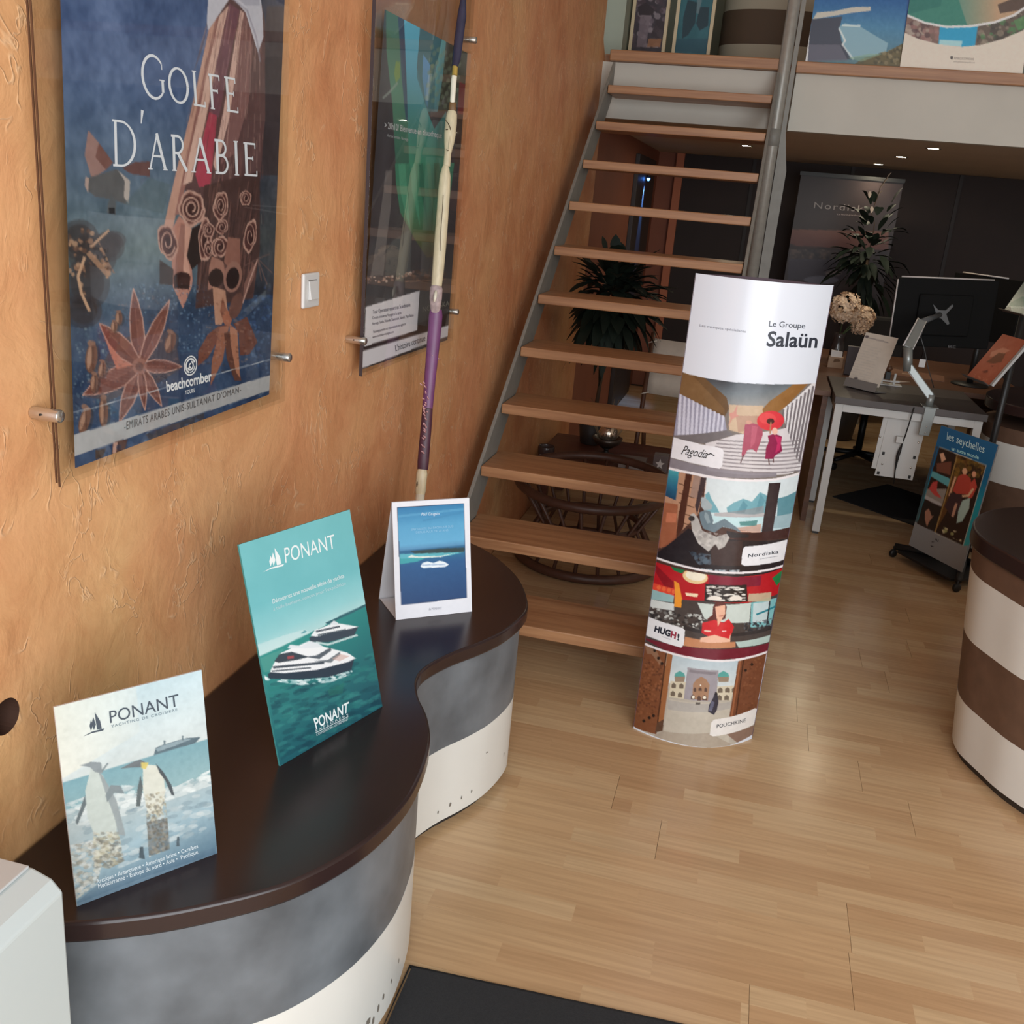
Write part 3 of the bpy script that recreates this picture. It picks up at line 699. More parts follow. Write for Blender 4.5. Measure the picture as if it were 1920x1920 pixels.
EDGE = mat('acrylic_edge_line', (92, 62, 44), 0.3)
box('sheet_edge', (0.0345, 1.3100, 1.187), (0.0375, 1.3118, 2.304), EDGE, p1); box('sheet_edge', (0.0245, 1.3160, 1.191), (0.0275, 1.3178, 2.299), EDGE, p1)
for y_, z_ in ((1.304, 1.306), (1.304, 2.22), (2.098, 1.290), (2.110, 2.22)): standoff((0, y_, z_), p1)
S1 = Surf((0.031, 1.392, 2.23), (0.031, 2.103, 2.23), (0.031, 2.035, 1.212), (0.031, 1.357, 1.206))
c = Cv(S1, 300, 430, (70, 92, 122))
ALL = [(60, -420), (620, -420), (620, 950), (60, 950)]
c.grad([(0, (74, 92, 132)), (0.25, (76, 96, 134)), (0.45, (86, 104, 122)), (0.56, (102, 120, 124)), (0.62, (84, 102, 116)), (0.70, (54, 72, 98)), (1, (44, 66, 100))], ALL, along=((330, -120), (330, 860)))
c.grad([(0, (0, 0, 0)), (1, (52, 44, 48))], [(440, -420), (620, -420), (620, 560), (440, 560)], 0.55, along=((400, 200), (530, 200)))
c.noise(30, 9, seed=2, octv=6); c.noise(16, 60, seed=5, octv=3)
c.z(0, 0, 1/3.0)
# dark right side behind the sticks
c.poly((62, 50, 52), [(1480, 350), (1640, 350), (1640, 1020), (1440, 1020)], 0.8); c.poly((84, 66, 60), [(1500, 60), (1640, 60), (1640, 350), (1480, 350)], 0.6)
# cinnamon bundle
bark = [(150, 112, 104), (190, 150, 138), (122, 84, 80)]
c.poly((92, 66, 66), [(1300, -200), (1420, -200), (1490, 150), (1490, 700), (1460, 1060), (1200, 1200), (1030, 1100), (900, 1430), (1000, 1040), (1100, 560), (1180, 180)])
c.poly((188, 146, 130), [(1180, 180), (1225, 120), (1130, 640), (960, 1380), (898, 1420), (985, 1040), (1105, 540)])
c.poly((150, 106, 98), [(1215, 130), (1240, 120), (1150, 620), (1010, 1240), (985, 1250), (1110, 640)])
c.poly((206, 170, 156), [(1235, 120), (1290, 60), (1250, 230), (1170, 660), (1080, 1060), (1030, 1080), (1130, 620)])
c.poly((112, 74, 84), [(1290, 50), (1350, 90), (1300, 330), (1230, 700), (1170, 660), (1250, 230)])
c.poly((168, 66, 84), [(1178, 670), (1222, 690), (1185, 1080), (1120, 1090), (1100, 1020), (1150, 780)])
c.poly((208, 172, 160), [(1352, 90), (1372, 100), (1290, 700), (1215, 1000), (1200, 960), (1260, 640)])
c.poly((128, 92, 90), [(1372, 100), (1420, 90), (1400, 600), (1320, 900), (1240, 960), (1290, 700)])
c.poly((96, 70, 70), [(1420, 90), (1480, 180), (1490, 700), (1450, 1010), (1330, 950), (1400, 600)])
for i in range(60):
    t = rng.random(); x0 = 1180+t*290; y0 = 80+rng.random()*300; L_ = 60+rng.random()*180
    k_ = -0.27+t*0.30
    c.line((200, 165, 150) if rng.random() < 0.4 else (104, 74, 72), [(x0+k_*(y0-100), y0), (x0+k_*(y0+L_-100), y0+L_)], 5, 0.35)
for i in range(420):
    t = rng.random(); y0 = 60+rng.random()*1250; L_ = 30+rng.random()*110; xl = 1180-0.235*(y0-150) if y0 > 150 else 1200; xr = 1480
    x0 = xl+t*(xr-xl); k_ = -0.24+t*0.25
    if y0 > 1000 and t < 0.5: continue
    c.line([(214, 180, 164), (86, 56, 56), (150, 108, 98), (120, 70, 74)][i % 4], [(x0, y0), (x0+k_*L_, y0+L_)], 4, 0.28)
# white cloth tie
c.poly((198, 196, 206), [(1190, -300), (1430, -300), (1475, 100), (1480, 240), (1450, 330), (1380, 100), (1300, 10), (1230, 120), (1170, 210), (1165, 150)])
c.poly((168, 166, 180), [(1300, -300), (1430, -300), (1460, 60), (1380, 60), (1310, 0)], 0.8); c.line((150, 146, 160), [(1290, 10), (1390, 90), (1440, 240), (1462, 380)], 10, 0.6)
# upper left pod pieces
c.poly((150, 118, 112), [(500, 780), (560, 850), (640, 960), (600, 1000), (520, 1050), (480, 920)]); c.poly((118, 82, 76), [(560, 850), (640, 960), (600, 1000), (540, 930)])
c.poly((104, 74, 72), [(690, 990), (760, 955), (845, 950), (845, 1035), (740, 1020)])
c.poly((92, 92, 94), [(485, 1050), (660, 995), (725, 1050), (715, 1190), (620, 1160), (540, 1150), (490, 1110)]); c.poly((176, 166, 160), [(665, 1000), (735, 1060), (728, 1190), (700, 1150), (705, 1060)])
c.poly((172, 150, 142), [(485, 1040), (505, 1045), (500, 1130), (480, 1090)]); c.poly((90, 94, 98), [(630, 1130), (655, 1180), (655, 1250), (605, 1240), (610, 1190)]); c.poly((40, 40, 44), [(615, 1210), (650, 1210), (650, 1245), (618, 1242)])
c.poly((86, 102, 108), [(840, 1040), (960, 1078), (920, 1240), (700, 1190)], 0.5)
# quills
def quill(cx, cy, rx, ry, rot=0.0, turns=3):
    jr = np.random.default_rng(int(cx*7+cy)); ph = jr.uniform(0, 6.28); n_ = 40
    def blob(f, col, a=1.0, ox=0, oy=0):
        t = np.linspace(0, 2*math.pi, n_, endpoint=False); k = f*(1+0.09*np.sin(2*t+ph)+0.06*np.sin(5*t+2*ph)+jr.uniform(-0.05, 0.05, n_))
        X, Y = rx*k*np.cos(t), ry*k*np.sin(t); c.poly(col, np.c_[cx+ox+X*math.cos(rot)-Y*math.sin(rot), cy+oy+X*math.sin(rot)+Y*math.cos(rot)], a)
    blob(1.0, (186, 148, 134)); blob(0.86, (128, 88, 80)); blob(0.78, (82, 50, 48)); blob(0.40, (58, 34, 34), 1, rx*0.08, ry*0.1)
    sp = []
    for k in range(46):
        t = ph+k/46*2*math.pi*(turns*0.75); f = 0.80-0.62*k/46; sp.append((cx+rx*f*math.cos(t), cy+ry*f*math.sin(t)))
    c.line((196, 160, 144), sp, max(6, rx*0.13), 0.95); c.line((112, 74, 68), [(x+4, y+5) for x, y in sp], 4, 0.6)
c.poly((74, 52, 50), [(1150, 1080), (1460, 1000), (1460, 1440), (1420, 1700), (1100, 1760), (1120, 1400)])
for i in range(150):
    x0 = 1120+rng.random()*330; y0 = 1040+rng.random()*560; c.line([(134, 94, 84), (48, 32, 32), (108, 74, 68)][i % 3], [(x0, y0), (x0-14, y0+60+rng.random()*70)], 7, 0.4)
c.poly((178, 128, 114), [(960, 1340), (1010, 1250), (1060, 1300), (1085, 1600), (1080, 1640), (1030, 1760), (975, 1640)])
c.z(100, 380, 0.25)
c.poly((150, 108, 98), [(960, 200), (1030, 230), (1035, 430), (985, 520), (1035, 600), (905, 600), (930, 400)]); c.poly((196, 152, 136), [(990, 200), (1040, 240), (1000, 440), (1030, 570), (975, 560), (985, 400)])
c.poly((38, 26, 26), [(1042, 240), (1110, 200), (1090, 330), (1120, 470), (1040, 540), (1005, 440)])
c.ell((44, 28, 28), 968, 600, 62, 42); c.poly((56, 38, 36), [(905, 600), (1030, 600), (1020, 685), (910, 680)]); c.poly((60, 48, 46), [(800, 470), (905, 540), (900, 655), (800, 650)], 0.85)
quill(1040, 90, 100, 130, 0.2); quill(1255, 70, 55, 110, 0); quill(860, 340, 72, 135, -0.1, 2); quill(1265, 225, 45, 55, 0, 2)
quill(1140, 320, 55, 150, 0.05, 2); quill(1165, 250, 40, 60, 0, 2); quill(1165, 390, 35, 65, 0, 2); quill(1250, 370, 58, 85, 0.3, 2); quill(1475, 290, 48, 120, 0.1, 2); quill(1440, 10, 40, 60, 0, 2)
c.poly((140, 96, 84), [(1310, 300), (1400, 310), (1400, 500), (1340, 560), (1280, 480)]); c.poly((160, 116, 102), [(1190, 440), (1275, 480), (1290, 560), (1230, 660), (1160, 690), (1170, 520)])
c.ell((50, 34, 32), 1220, 600, 55, 70, 1, 0.2); c.ell((150, 110, 98), 1345, 590, 68, 115, 1, 0.15); c.ell((40, 26, 26), 1345, 600, 48, 80, 1, 0.15)
# dried star at left edge
for (x, y, rx, ry) in ((200, 330, 150, 150), (300, 450, 180, 170), (260, 650, 170, 200), (230, 850, 140, 130), (420, 380, 120, 110), (440, 330, 110, 70)): c.ell((56, 50, 52), x, y, rx, ry, 0.5); c.ell((50, 42, 42), x, y, rx*0.75, ry*0.75, 0.5)
c.dabs([(176, 140, 112), (150, 112, 88), (96, 70, 58)], 90, [(120, 240), (300, 250), (480, 600), (420, 640), (250, 480), (240, 700), (280, 860), (180, 640), (120, 580)], 18, seed=8)
c.line((186, 150, 122), [(240, 460), (190, 600), (215, 720), (275, 850)], 22); c.line((170, 130, 102), [(270, 430), (420, 590)], 40, 0.8); c.line((180, 144, 116), [(290, 380), (420, 260)], 18)
# blue salt
c.dabs([(112, 146, 176), (40, 66, 104), (150, 170, 186), (30, 50, 84)], 520, [(420, 640), (1140, 640), (1240, 1000), (1060, 1180), (700, 880), (560, 700)], 7, seed=9, a=0.45)
c.dabs([(62, 92, 140), (40, 58, 92), (96, 122, 156)], 160, [(1380, 880), (1640, 560), (1640, 1280), (1500, 1300)], 12, seed=10, a=0.5)
c.dabs([(96, 116, 130), (60, 84, 104), (140, 156, 160)], 260, [(150, 980), (360, 940), (520, 1280), (440, 1600), (160, 1700)], 9, seed=12, a=0.5)
# big star anise
def petal(tip, base, w, dark=(112, 68, 60), rim=(196, 154, 140)):
    t, b = np.array(tip, float), np.array(base, float); d = t-b; n = np.array([-d[1], d[0]])/np.linalg.norm(d)
    L = [b+d*0.08+n*w*0.25, b+d*0.35+n*w*0.5, b+d*0.62+n*w*0.46, b+d*0.85+n*w*0.22, t, b+d*0.85-n*w*0.22, b+d*0.62-n*w*0.46, b+d*0.35-n*w*0.5, b+d*0.08-n*w*0.25]
    c.poly(dark, L); c.poly((140, 92, 82), [L[0], L[1], L[2], b+d*0.5, b], 0.5); c.line(rim, L, 9, 0.85); c.line((170, 120, 108), [b, b+d*0.75], 5, 0.5)
ctr = (655, 1245)
c.poly((84, 58, 52), [(480, 1050), (900, 980), (960, 1260), (800, 1360), (640, 1400), (420, 1500), (230, 1470)], 0.5)
for tip, w in [((605, 685), 105), ((875, 765), 100), ((965, 1245), 95), ((815, 1530), 80), ((500, 1650), 105), ((225, 1460), 150), ((350, 940), 130), ((690, 1560), 60)]: petal(tip, ctr, w)
c.poly((190, 120, 100), [(350, 940), (400, 1060), (520, 1200), (600, 1240), (480, 1270), (440, 1180)], 0.9)
c.ell((150, 104, 92), 650, 1245, 55, 60); c.ell((110, 72, 64), 650, 1250, 30, 32)
# small dried buds
for (x, y, rx, ry, r_) in [(290, 1190, 45, 110, 0.1), (370, 1270, 30, 60, 0.2), (310, 1370, 30, 70, 0.1), (240, 1640, 40, 100, 0.3), (380, 1580, 35, 110, 0), (880, 1070, 40, 80, 0.3), (495, 900, 28, 50, 0), (460, 960, 25, 40, 0)]:
    c.ell((50, 44, 46), x+10, y+8, rx*1.25, ry*1.05, 0.5, r_); c.ell((112, 78, 64), x, y, rx, ry, 1, r_); c.ell((172, 134, 112), x-rx*0.35, y, rx*0.38, ry*0.75, 0.85, r_); c.line((74, 48, 40), [(x+rx*0.2, y-ry*0.8), (x+rx*0.3, y+ry*0.8)], 9, 0.7); c.ell((140, 104, 88), x, y-ry*0.95, rx*0.7, ry*0.2, 0.9, r_)
# cinnamon star at right
c.poly((120, 74, 60), [(1240, 950), (1300, 940), (1160, 1180), (1085, 1240), (1090, 1130), (1160, 1010)]); c.poly((106, 64, 54), [(1350, 930), (1450, 880), (1530, 1060), (1470, 1150), (1400, 1160), (1390, 1000)])
c.poly((150, 98, 78), [(1250, 960), (1320, 940), (1270, 1200), (1180, 1380), (1190, 1200)]); c.poly((96, 60, 50), [(1280, 1000), (1330, 980), (1410, 1340), (1360, 1340), (1300, 1180)]); c.poly((170, 116, 92), [(1320, 930), (1380, 980), (1400, 1320), (1370, 1280), (1330, 1080)])
c.poly((178, 134, 112), [(1195, 660), (1290, 690), (1310, 860), (1260, 940), (1215, 940)]); c.poly((140, 90, 72), [(1270, 740), (1310, 860), (1280, 930), (1250, 840)]); c.ell((160, 100, 78), 1305, 890, 35, 55); c.ell((104, 70, 62), 1370, 800, 45, 100, 1, 0.3)
c.poly((128, 92, 84), [(1530, 470), (1500, 600), (1420, 770), (1430, 640), (1480, 530)]); c.line((186, 150, 138), [(1530, 460), (1470, 620), (1420, 780)], 8)
for q in ((1430, 510), (1620, 420), (1640, 560), (1600, 640), (1560, 620)): c.line((120, 90, 84), [(1530, 455), q], 8, 0.7)
# below-band bits, hairline and grey band
c.z(0, 440, 1/3.0)
c.poly((84, 56, 50), [(640, 1160), (720, 1150), (700, 1220), (630, 1240)]); c.poly((186, 148, 134), [(640, 1170), (665, 1165), (655, 1225), (635, 1230)]); c.poly((70, 62, 62), [(820, 1120), (1150, 1000), (1150, 1060), (850, 1160)], 0.7)
c.poly((70, 58, 54), [(540, 1210), (600, 1200), (580, 1250), (540, 1260)])
c.dabs([(80, 108, 146), (134, 154, 170), (44, 64, 98)], 140, [(420, 1250), (1510, 880), (1510, 930), (420, 1300)], 14, seed=15, a=0.5)
c.line((196, 200, 204), [(380, 1022), (1530, 706)], 5, 0.8)
c.poly((172, 172, 174), [(380, 1142), (1530, 789), (1530, 869), (380, 1258)])
c.z(100, 380, 0.25); c.dabs([(150, 176, 200), (28, 44, 78), (96, 128, 166), (20, 34, 60)], 700, [(160, 1000), (440, 660), (1140, 640), (1240, 900), (1640, 640), (1640, 1500), (160, 1860)], 5, seed=16, a=0.28); c.dabs([(176, 132, 116), (84, 50, 44)], 260, [(230, 1460), (350, 940), (605, 690), (875, 770), (960, 1250), (810, 1520), (500, 1640)], 6, seed=17, a=0.3, asp=2); c.dabs([(186, 140, 116), (78, 46, 38)], 140, [(1090, 1240), (1200, 700), (1400, 880), (1530, 1060), (1400, 1330)], 7, seed=14, a=0.35, asp=2)
c.z(0, 440, 1/3.0); c.poly((172, 172, 174), [(380, 1142), (1530, 789), (1530, 869), (380, 1258)]); c.noise(7, 90, seed=18, octv=3); c.noise(5, 20, seed=19, octv=4)
pr1 = c.build('poster_print', p1, PRINT, 1.05)
LW = (232, 236, 242)
V, Fc, LY = serif_caps('GOLFE', [1, 0, 0, 0, 0]); flat_shape(S1, V, Fc, (267, 195), (446, 224), (262, 114), LW, pr1, tr=(440, 143), off=0.0008, lay=LY)
V, Fc, LY = serif_caps("D'ARABIE", [1, 0, 0, 0, 0, 0, 0, 0]); flat_shape(S1, V, Fc, (212, 326), (481, 342), (210, 239), LW, pr1, tr=(478, 266), off=0.0008, lay=LY)
lettering(S1, 'beachcomber', (312.5, 738), (397, 716.5), (311, 719), (236, 238, 240), pr1, tr=(396, 699), bold=0.02)
lettering(S1, 'TOURS', (347, 742), (365, 737.5), (346.5, 735.5), (226, 228, 232), pr1, bold=0.02)
lettering(S1, '-EMIRATS ARABES UNIS-SULTANAT D\'OMAN-', (233, 808.5), (452, 736), (232, 794), (96, 90, 88), pr1, tr=(451, 726), spacing=1.15, shear=0.15)
# shell emblem above the brand name
def ring_shape(a0, a1, r0, r1, n=26, cx=0.5, cy=0.5):
    V = []; Fc = []
    for k in range(n+1):
        t = math.radians(a0+(a1-a0)*k/n)
        V += [(cx+r0*math.cos(t), cy+r0*math.sin(t)), (cx+r1*math.cos(t), cy+r1*math.sin(t))]
    for k in range(n): Fc.append((2*k, 2*k+1, 2*k+3, 2*k+2))
    return V, Fc
V, Fc = [], []
for args in ((0, 360, 0.43, 0.5), (20, 250, 0.28, 0.38), (200, 430, 0.16, 0.25), (60, 300, 0.05, 0.13), (260, 350, 0.3, 0.36)):
    v, f = ring_shape(*args); kk = len(V); V += v; Fc += [tuple(i+kk for i in q) for q in f]
flat_shape(S1, np.array(V), Fc, (344.5, 711), (369.5, 705), (344, 675), (236, 238, 240), pr1, name='emblem')

# ================================================================== NORDIC POSTER
p2 = empty('wall_poster', (0.03, 3.0, 1.2), 'green aurora poster in clear acrylic behind the carved stick', 'poster')
acrylic_sheet('acrylic_back', 0.032, 2.560, 3.392, 1.178, 2.32, p2); acrylic_sheet('acrylic_front', 0.042, 2.556, 3.396, 1.174, 2.325, p2)
box('sheet_edge', (0.0365, 2.5540, 1.175), (0.0455, 2.5558, 2.324), mat('dark_sheet_edge', (60, 52, 56), 0.3), p2)
for y_, z_ in ((2.545, 1.275), (2.545, 2.155), (3.405, 1.275), (3.405, 2.155)): standoff((0, y_, z_), p2, 0.058)
def on_wall(p, x): q = at(p, 0, x); return q
S2 = Surf((0.039, 2.632, 2.112), (0.039, 3.375, 2.112), (0.039, 3.355, 1.180), (0.039, 2.562, 1.192))
c = Cv(S2, 230, 290, (58, 52, 58))
c.grad([(0, (70, 80, 84)), (0.45, (58, 54, 60)), (0.7, (72, 70, 72)), (0.82, (58, 50, 48)), (1, (60, 54, 50))], [(640, -60), (960, -60), (960, 760), (640, 760)])
c.noise(10, 14, seed=3)
c.z(680, 0, 0.15625)
A = 0.92
c.grad([(0, (70, 108, 92)), (0.5, (78, 130, 108)), (1, (50, 96, 82))], [(280, 100), (420, 150), (480, 700), (560, 1500), (600, 1920), (400, 1920), (360, 1200), (290, 600)], A)
c.poly((120, 140, 70), [(400, 710), (450, 720), (450, 900), (400, 960), (380, 850)], 0.8); c.line((136, 148, 140), [(250, 1130), (330, 1060), (420, 960)], 26, 0.7)
c.poly((44, 66, 96), [(420, 160), (510, 230), (520, 900), (560, 1400), (520, 1400), (470, 900)], 0.8)
c.grad([(0, (96, 184, 214)), (0.35, (80, 158, 184)), (0.7, (62, 128, 124)), (1, (60, 134, 106))], [(495, 230), (690, 300), (650, 800), (780, 1300), (860, 1500), (1000, 1300), (1000, 1920), (560, 1920), (530, 1000)], A)
c.poly((66, 112, 122), [(690, 310), (960, 450), (900, 900), (860, 1300), (780, 1300), (650, 900)], 0.9)
c.grad([(0, (96, 150, 200)), (1, (70, 120, 150))], [(725, 640), (810, 760), (780, 1250), (755, 1200), (715, 900)], A)
c.grad([(0, (96, 170, 176)), (1, (90, 140, 150))], [(950, 470), (1000, 470), (960, 900), (900, 1300), (860, 1300), (870, 850)], 0.8)
c.poly((56, 62, 52), [(1000, 470), (1400, 640), (1400, 1000), (1020, 1300), (900, 1300), (960, 900)], 0.9)
for yy in range(9):
    for xx in range(5):
        X = 830+xx*75+(yy % 2)*36+yy*-8; Y = 560+yy*72+xx*34
        c.ell((120, 138, 118), X, Y, 24, 30, 0.55, 0.4)
c.poly((120, 40, 44), [(1160, 960), (1260, 1010), (1220, 1340), (1140, 1330)], 0.85); c.poly((60, 44, 40), [(1140, 1330), (1240, 1340), (1220, 1920), (1100, 1920)], 0.8)
c.z(660, 300, 0.15625)
c.grad([(0, (54, 124, 100)), (0.5, (56, 118, 92)), (0.8, (84, 96, 66)), (1, (86, 76, 60))], [(520, -20), (1230, -20), (1150, 600), (1000, 1100), (900, 1120), (760, 900), (580, 560), (530, 200)], A)
for (x0, x1, col) in ((560, 640, (84, 158, 128)), (700, 760, (80, 150, 124)), (800, 850, (40, 84, 70)), (900, 940, (92, 130, 100)), (980, 1050, (52, 78, 52))):
    c.poly(col, [(x0, -20), (x1, -20), (x1+40, 500), (x1+60, 760), (x0+90, 620), (x0+20, 300)], 0.5)
c.poly((128, 122, 120), [(410, 60), (490, 60), (470, 500), (420, 900), (380, 1330), (230, 1330), (300, 900), (370, 400)], 0.55); c.poly((90, 96, 96), [(500, 900), (720, 760), (700, 1330), (400, 1330), (420, 1000)], 0.5)
c.dabs([(214, 190, 176), (170, 140, 124), (140, 110, 100)], 70, [(190, 1340), (420, 1340), (790, 1270), (800, 1310), (420, 1420), (190, 1420)], 16, seed=4, a=0.8); c.line((150, 118, 100), [(640, 1410), (1120, 1390)], 12, 0.7)
c.dabs([(120, 92, 80), (90, 70, 60)], 40, [(700, 1280), (1150, 1230), (1150, 1380), (700, 1400)], 24, seed=5, a=0.5)
c.z(640, 560, 0.20833)
c.poly((52, 42, 42), [(195, 375), (1100, 60), (1100, 250), (190, 460)])
c.poly((206, 202, 208), [(190, 460), (800, 275), (1100, 190), (1100, 280), (770, 400), (180, 622)])
c.poly((208, 204, 212), [(225, 40), (705, -105), (680, 270), (210, 412)])
pr2 = c.build('poster_print', p2, PRINT, 1.45)
lettering(S2, '> 20h10/ Bienvenue en discotheque', (721, 231), (828, 251), (721, 219), (214, 216, 220), pr2, tr=(828, 241), bold=0.01)
lettering(S2, 'Aurore boreale - Norvege', (726, 246.5), (765, 255), (726, 241), (200, 202, 206), pr2)
tx = (96, 92, 108)
for s_, a_, b_, h_ in (('Tour Operateur expert en Scandinavie', (699, 583), (769, 569.5), 7.5), ('Circuits croisieres Voyages a la carte', (698, 593.5), (752, 584), 5.5), ('Norvege, Suede, Finlande, Danemark, Islande, Pays Baltes', (698, 605), (775, 589), 5.5),
                       ('Renseignements et reservations en agence', (700, 621), (760, 606), 5.5), ('www.nordiska-voyages.com', (698, 631), (738, 621), 5)):
    lettering(S2, s_, a_, b_, (a_[0]-0.5, a_[1]-h_), tx, pr2)
lettering(S2, "L'histoire continue", (741, 658), (797, 638), (740, 646), (84, 82, 92), pr2)
lettering(S2, 'NORDISKA', (792, 581), (842, 569), (792, 571), (150, 150, 140), pr2)

# ================================================================== CARVED STICK leaning on the wall
stk = empty('carved_stick', (0.125, 3.0, 0.555), 'tall carved stick with a long ivory face and purple shaft leaning on the wall', 'carving')
def stick_pt(px, py):
    # the stick leans from the counter (x about 0.13) towards the wall (x about 0.075)
    x = 0.13-0.055*min(1, max(0, (940-py)/940.0)); return at((px, py), 0, x)
def pxw(w, p): return w/FPX*float(np.dot(p-CAM, AF))
def stick_part(name, st, m_, flat=0.62, segs=14):
    P = [stick_pt(x, y) for x, y, w in st]; R = [pxw(w, p)/2 for (x, y, w), p in zip(st, P)]
    return auto_smooth(tube(name, P, R, m_, stk, segs=segs, ref=(0.95, 0.31, 0.0), flat=flat), 50)
IV = mat('ivory_wood', (206, 190, 158), 0.4, var=0.10, vscale=25, stretch=(6, 6, 1)); IVW = mat('white_bone', (226, 216, 196), 0.35, var=0.08, vscale=30)
PUR = mat('purple_stain', (112, 62, 106), 0.4, var=0.12, vscale=18); DPU = mat('dark_plum_stain', (74, 38, 54), 0.45, var=0.15, vscale=20)
TIPM = mat('blue_black_horn', (52, 50, 72), 0.22, var=0.2, vscale=20); GOLD = mat('brass_yellow', (196, 164, 84), 0.3, 0.4); BRN = mat('brown_binding', (118, 86, 52), 0.5)
CARV = mat('pink_bare_wood', (208, 156, 158), 0.5); DKL = mat('dark_incision', (84, 64, 44), 0.6)
stick_part('tip', [(872, -60, 4), (868.5, 0, 11), (866, 30, 17), (860, 75, 17), (856, 110, 16), (853, 124, 12)], TIPM)
stick_part('brass_block', [(854, 122, 10), (853.5, 124, 10.5), (852.5, 140, 10.5), (852, 142, 10)], GOLD); stick_part('bone_block', [(852, 142.5, 10), (851, 150, 10.5), (848.5, 188, 9.5), (848.5, 192, 9)], IVW)
stick_part('binding', [(849, 192.5, 13), (848, 199, 14), (848, 207, 15)], BRN)
hd = stick_part('carved_head', [(847.5, 208, 15), (847, 214, 20), (845.5, 230, 22.5), (843.5, 252, 22), (842, 268, 19), (840.5, 280, 15), (839.5, 288, 13), (837.5, 312, 13.5)], IV, 0.7, 20)
def on_head(px, py, k=0.012): p = stick_pt(px, py); v = CAM-p; return p+v/np.linalg.norm(v)*k
def sub(name, pts, r, m_, parent, segs=8, k=0.014): return tube(name, [on_head(x, y, k) for x, y in pts], r, m_, parent, segs=segs)
sub('nose', [(846, 234), (844.5, 250), (842.5, 268), (841, 279)], [0.0016, 0.0022, 0.003, 0.0012], IV, hd)
sub('brow', [(836, 226), (840, 231), (844, 239), (845, 246)], 0.0013, DKL, hd); sub('brow', [(854.5, 229), (851, 236), (848, 240), (846, 246)], 0.0013, DKL, hd)
sub('eye', [(836.5, 243), (839.5, 242.5)], 0.0017, DKL, hd, k=0.0125); sub('eye', [(847.5, 247.5), (850.5, 247)], 0.0017, DKL, hd, k=0.0125); sub('mouth', [(837, 280.5), (840, 282), (843.5, 280)], 0.0012, DKL, hd, k=0.0125)
stick_part('shaft', [(836, 311, 11), (835.5, 315, 14), (834.5, 330, 21), (832.5, 360, 23), (829, 410, 23), (825, 460, 23.5), (821, 510, 22), (818.5, 536, 20)], IV)
def groove(pts): tube('groove', [on_head(x, y, 0.0165) for x, y in pts], 0.0009, DKL, stk, segs=6)
groove([(831, 366), (828.5, 410), (826, 440), (825, 480), (822, 520)])
stick_part('carved_collar', [(818.5, 536.5, 20), (818, 541, 24), (817, 560, 23.5), (816.5, 585, 17), (816.5, 592, 12)], mat('grey_pink_carving', (172, 150, 148), 0.5, var=0.25, vscale=60))
tube('inlay', [on_head(817.5, 545, 0.019), on_head(816, 556, 0.02), on_head(814.5, 566, 0.019)], [0.004, 0.006, 0.003], IVW, stk, segs=8)
stick_part('purple_shaft', [(817.5, 580, 22), (817, 592, 26), (811.5, 654, 24), (807, 700, 22), (804, 737, 20.5), (801.5, 765, 20)], PUR)
stick_part('plum_shaft', [(801.5, 765.5, 20), (799, 800, 20.5), (796, 835, 21), (793.5, 865, 21.5), (792.5, 880, 20)], DPU)
random.seed(5)
for (x, y, n_) in [(796, 722, 3), (797, 742, 3), (800, 760, 4), (801, 775, 6), (800, 790, 6), (799, 803, 6), (798, 818, 6), (796, 842, 4), (794, 852, 3), (817, 667, 3)]:
    for q in range(n_):
        xx = x+random.uniform(-6, 6); yy = y+random.uniform(-7, 7)
        tube('carved_relief', [on_head(xx-random.uniform(1, 3), yy-random.uniform(1, 4), 0.0125), on_head(xx, yy, 0.0155), on_head(xx+random.uniform(1, 3), yy+random.uniform(1, 4), 0.0125)], [0.001, 0.0026, 0.001], CARV, stk, segs=6)
fo = stick_part('foot_knuckle', [(792, 880.5, 17), (791, 888, 21), (789.5, 905, 20), (788.5, 920, 20), (788, 927, 17)], IV)
for x, y in ((793.5, 893), (782, 908), (795.5, 913)): tube('hole', [on_head(x+0.5, y-5, 0.0135), on_head(x, y, 0.0138), on_head(x-0.5, y+5, 0.0135)], [0.001, 0.003, 0.001], DKL, fo, segs=8)
pa = stick_pt(788, 927); pb = np.array([0.145, float(stick_pt(784, 955)[1])-0.05, 0.556])
tube('foot', [pa, (pa+pb)/2, pb], [0.015, 0.013, 0.012], IVW, stk, segs=14)

# ================================================================== LIGHT SWITCH
sw = empty('light_switch', (0.0, 2.296, 1.424), 'white square light switch on the orange wall between the two posters', 'switch')
SWM = mat('white_switch_plastic', (216, 214, 212), 0.35)
box('plate', (0.0005, 2.252, 1.383), (0.010, 2.342, 1.467), SWM, sw, bevel=0.004)
rk = prism('rocker', [(0.0102, 2.275, 1.403), (0.0102, 2.275, 1.448), (0.013, 2.275, 1.448), (0.019, 2.275, 1.404)], (0, 0.046, 0), SWM, sw, bevel=0.001)
box('rocker_slot', (0.0101, 2.275, 1.4488), (0.0108, 2.321, 1.4505), mat('switch_shadow_gap', (120, 112, 108), 0.6), sw)

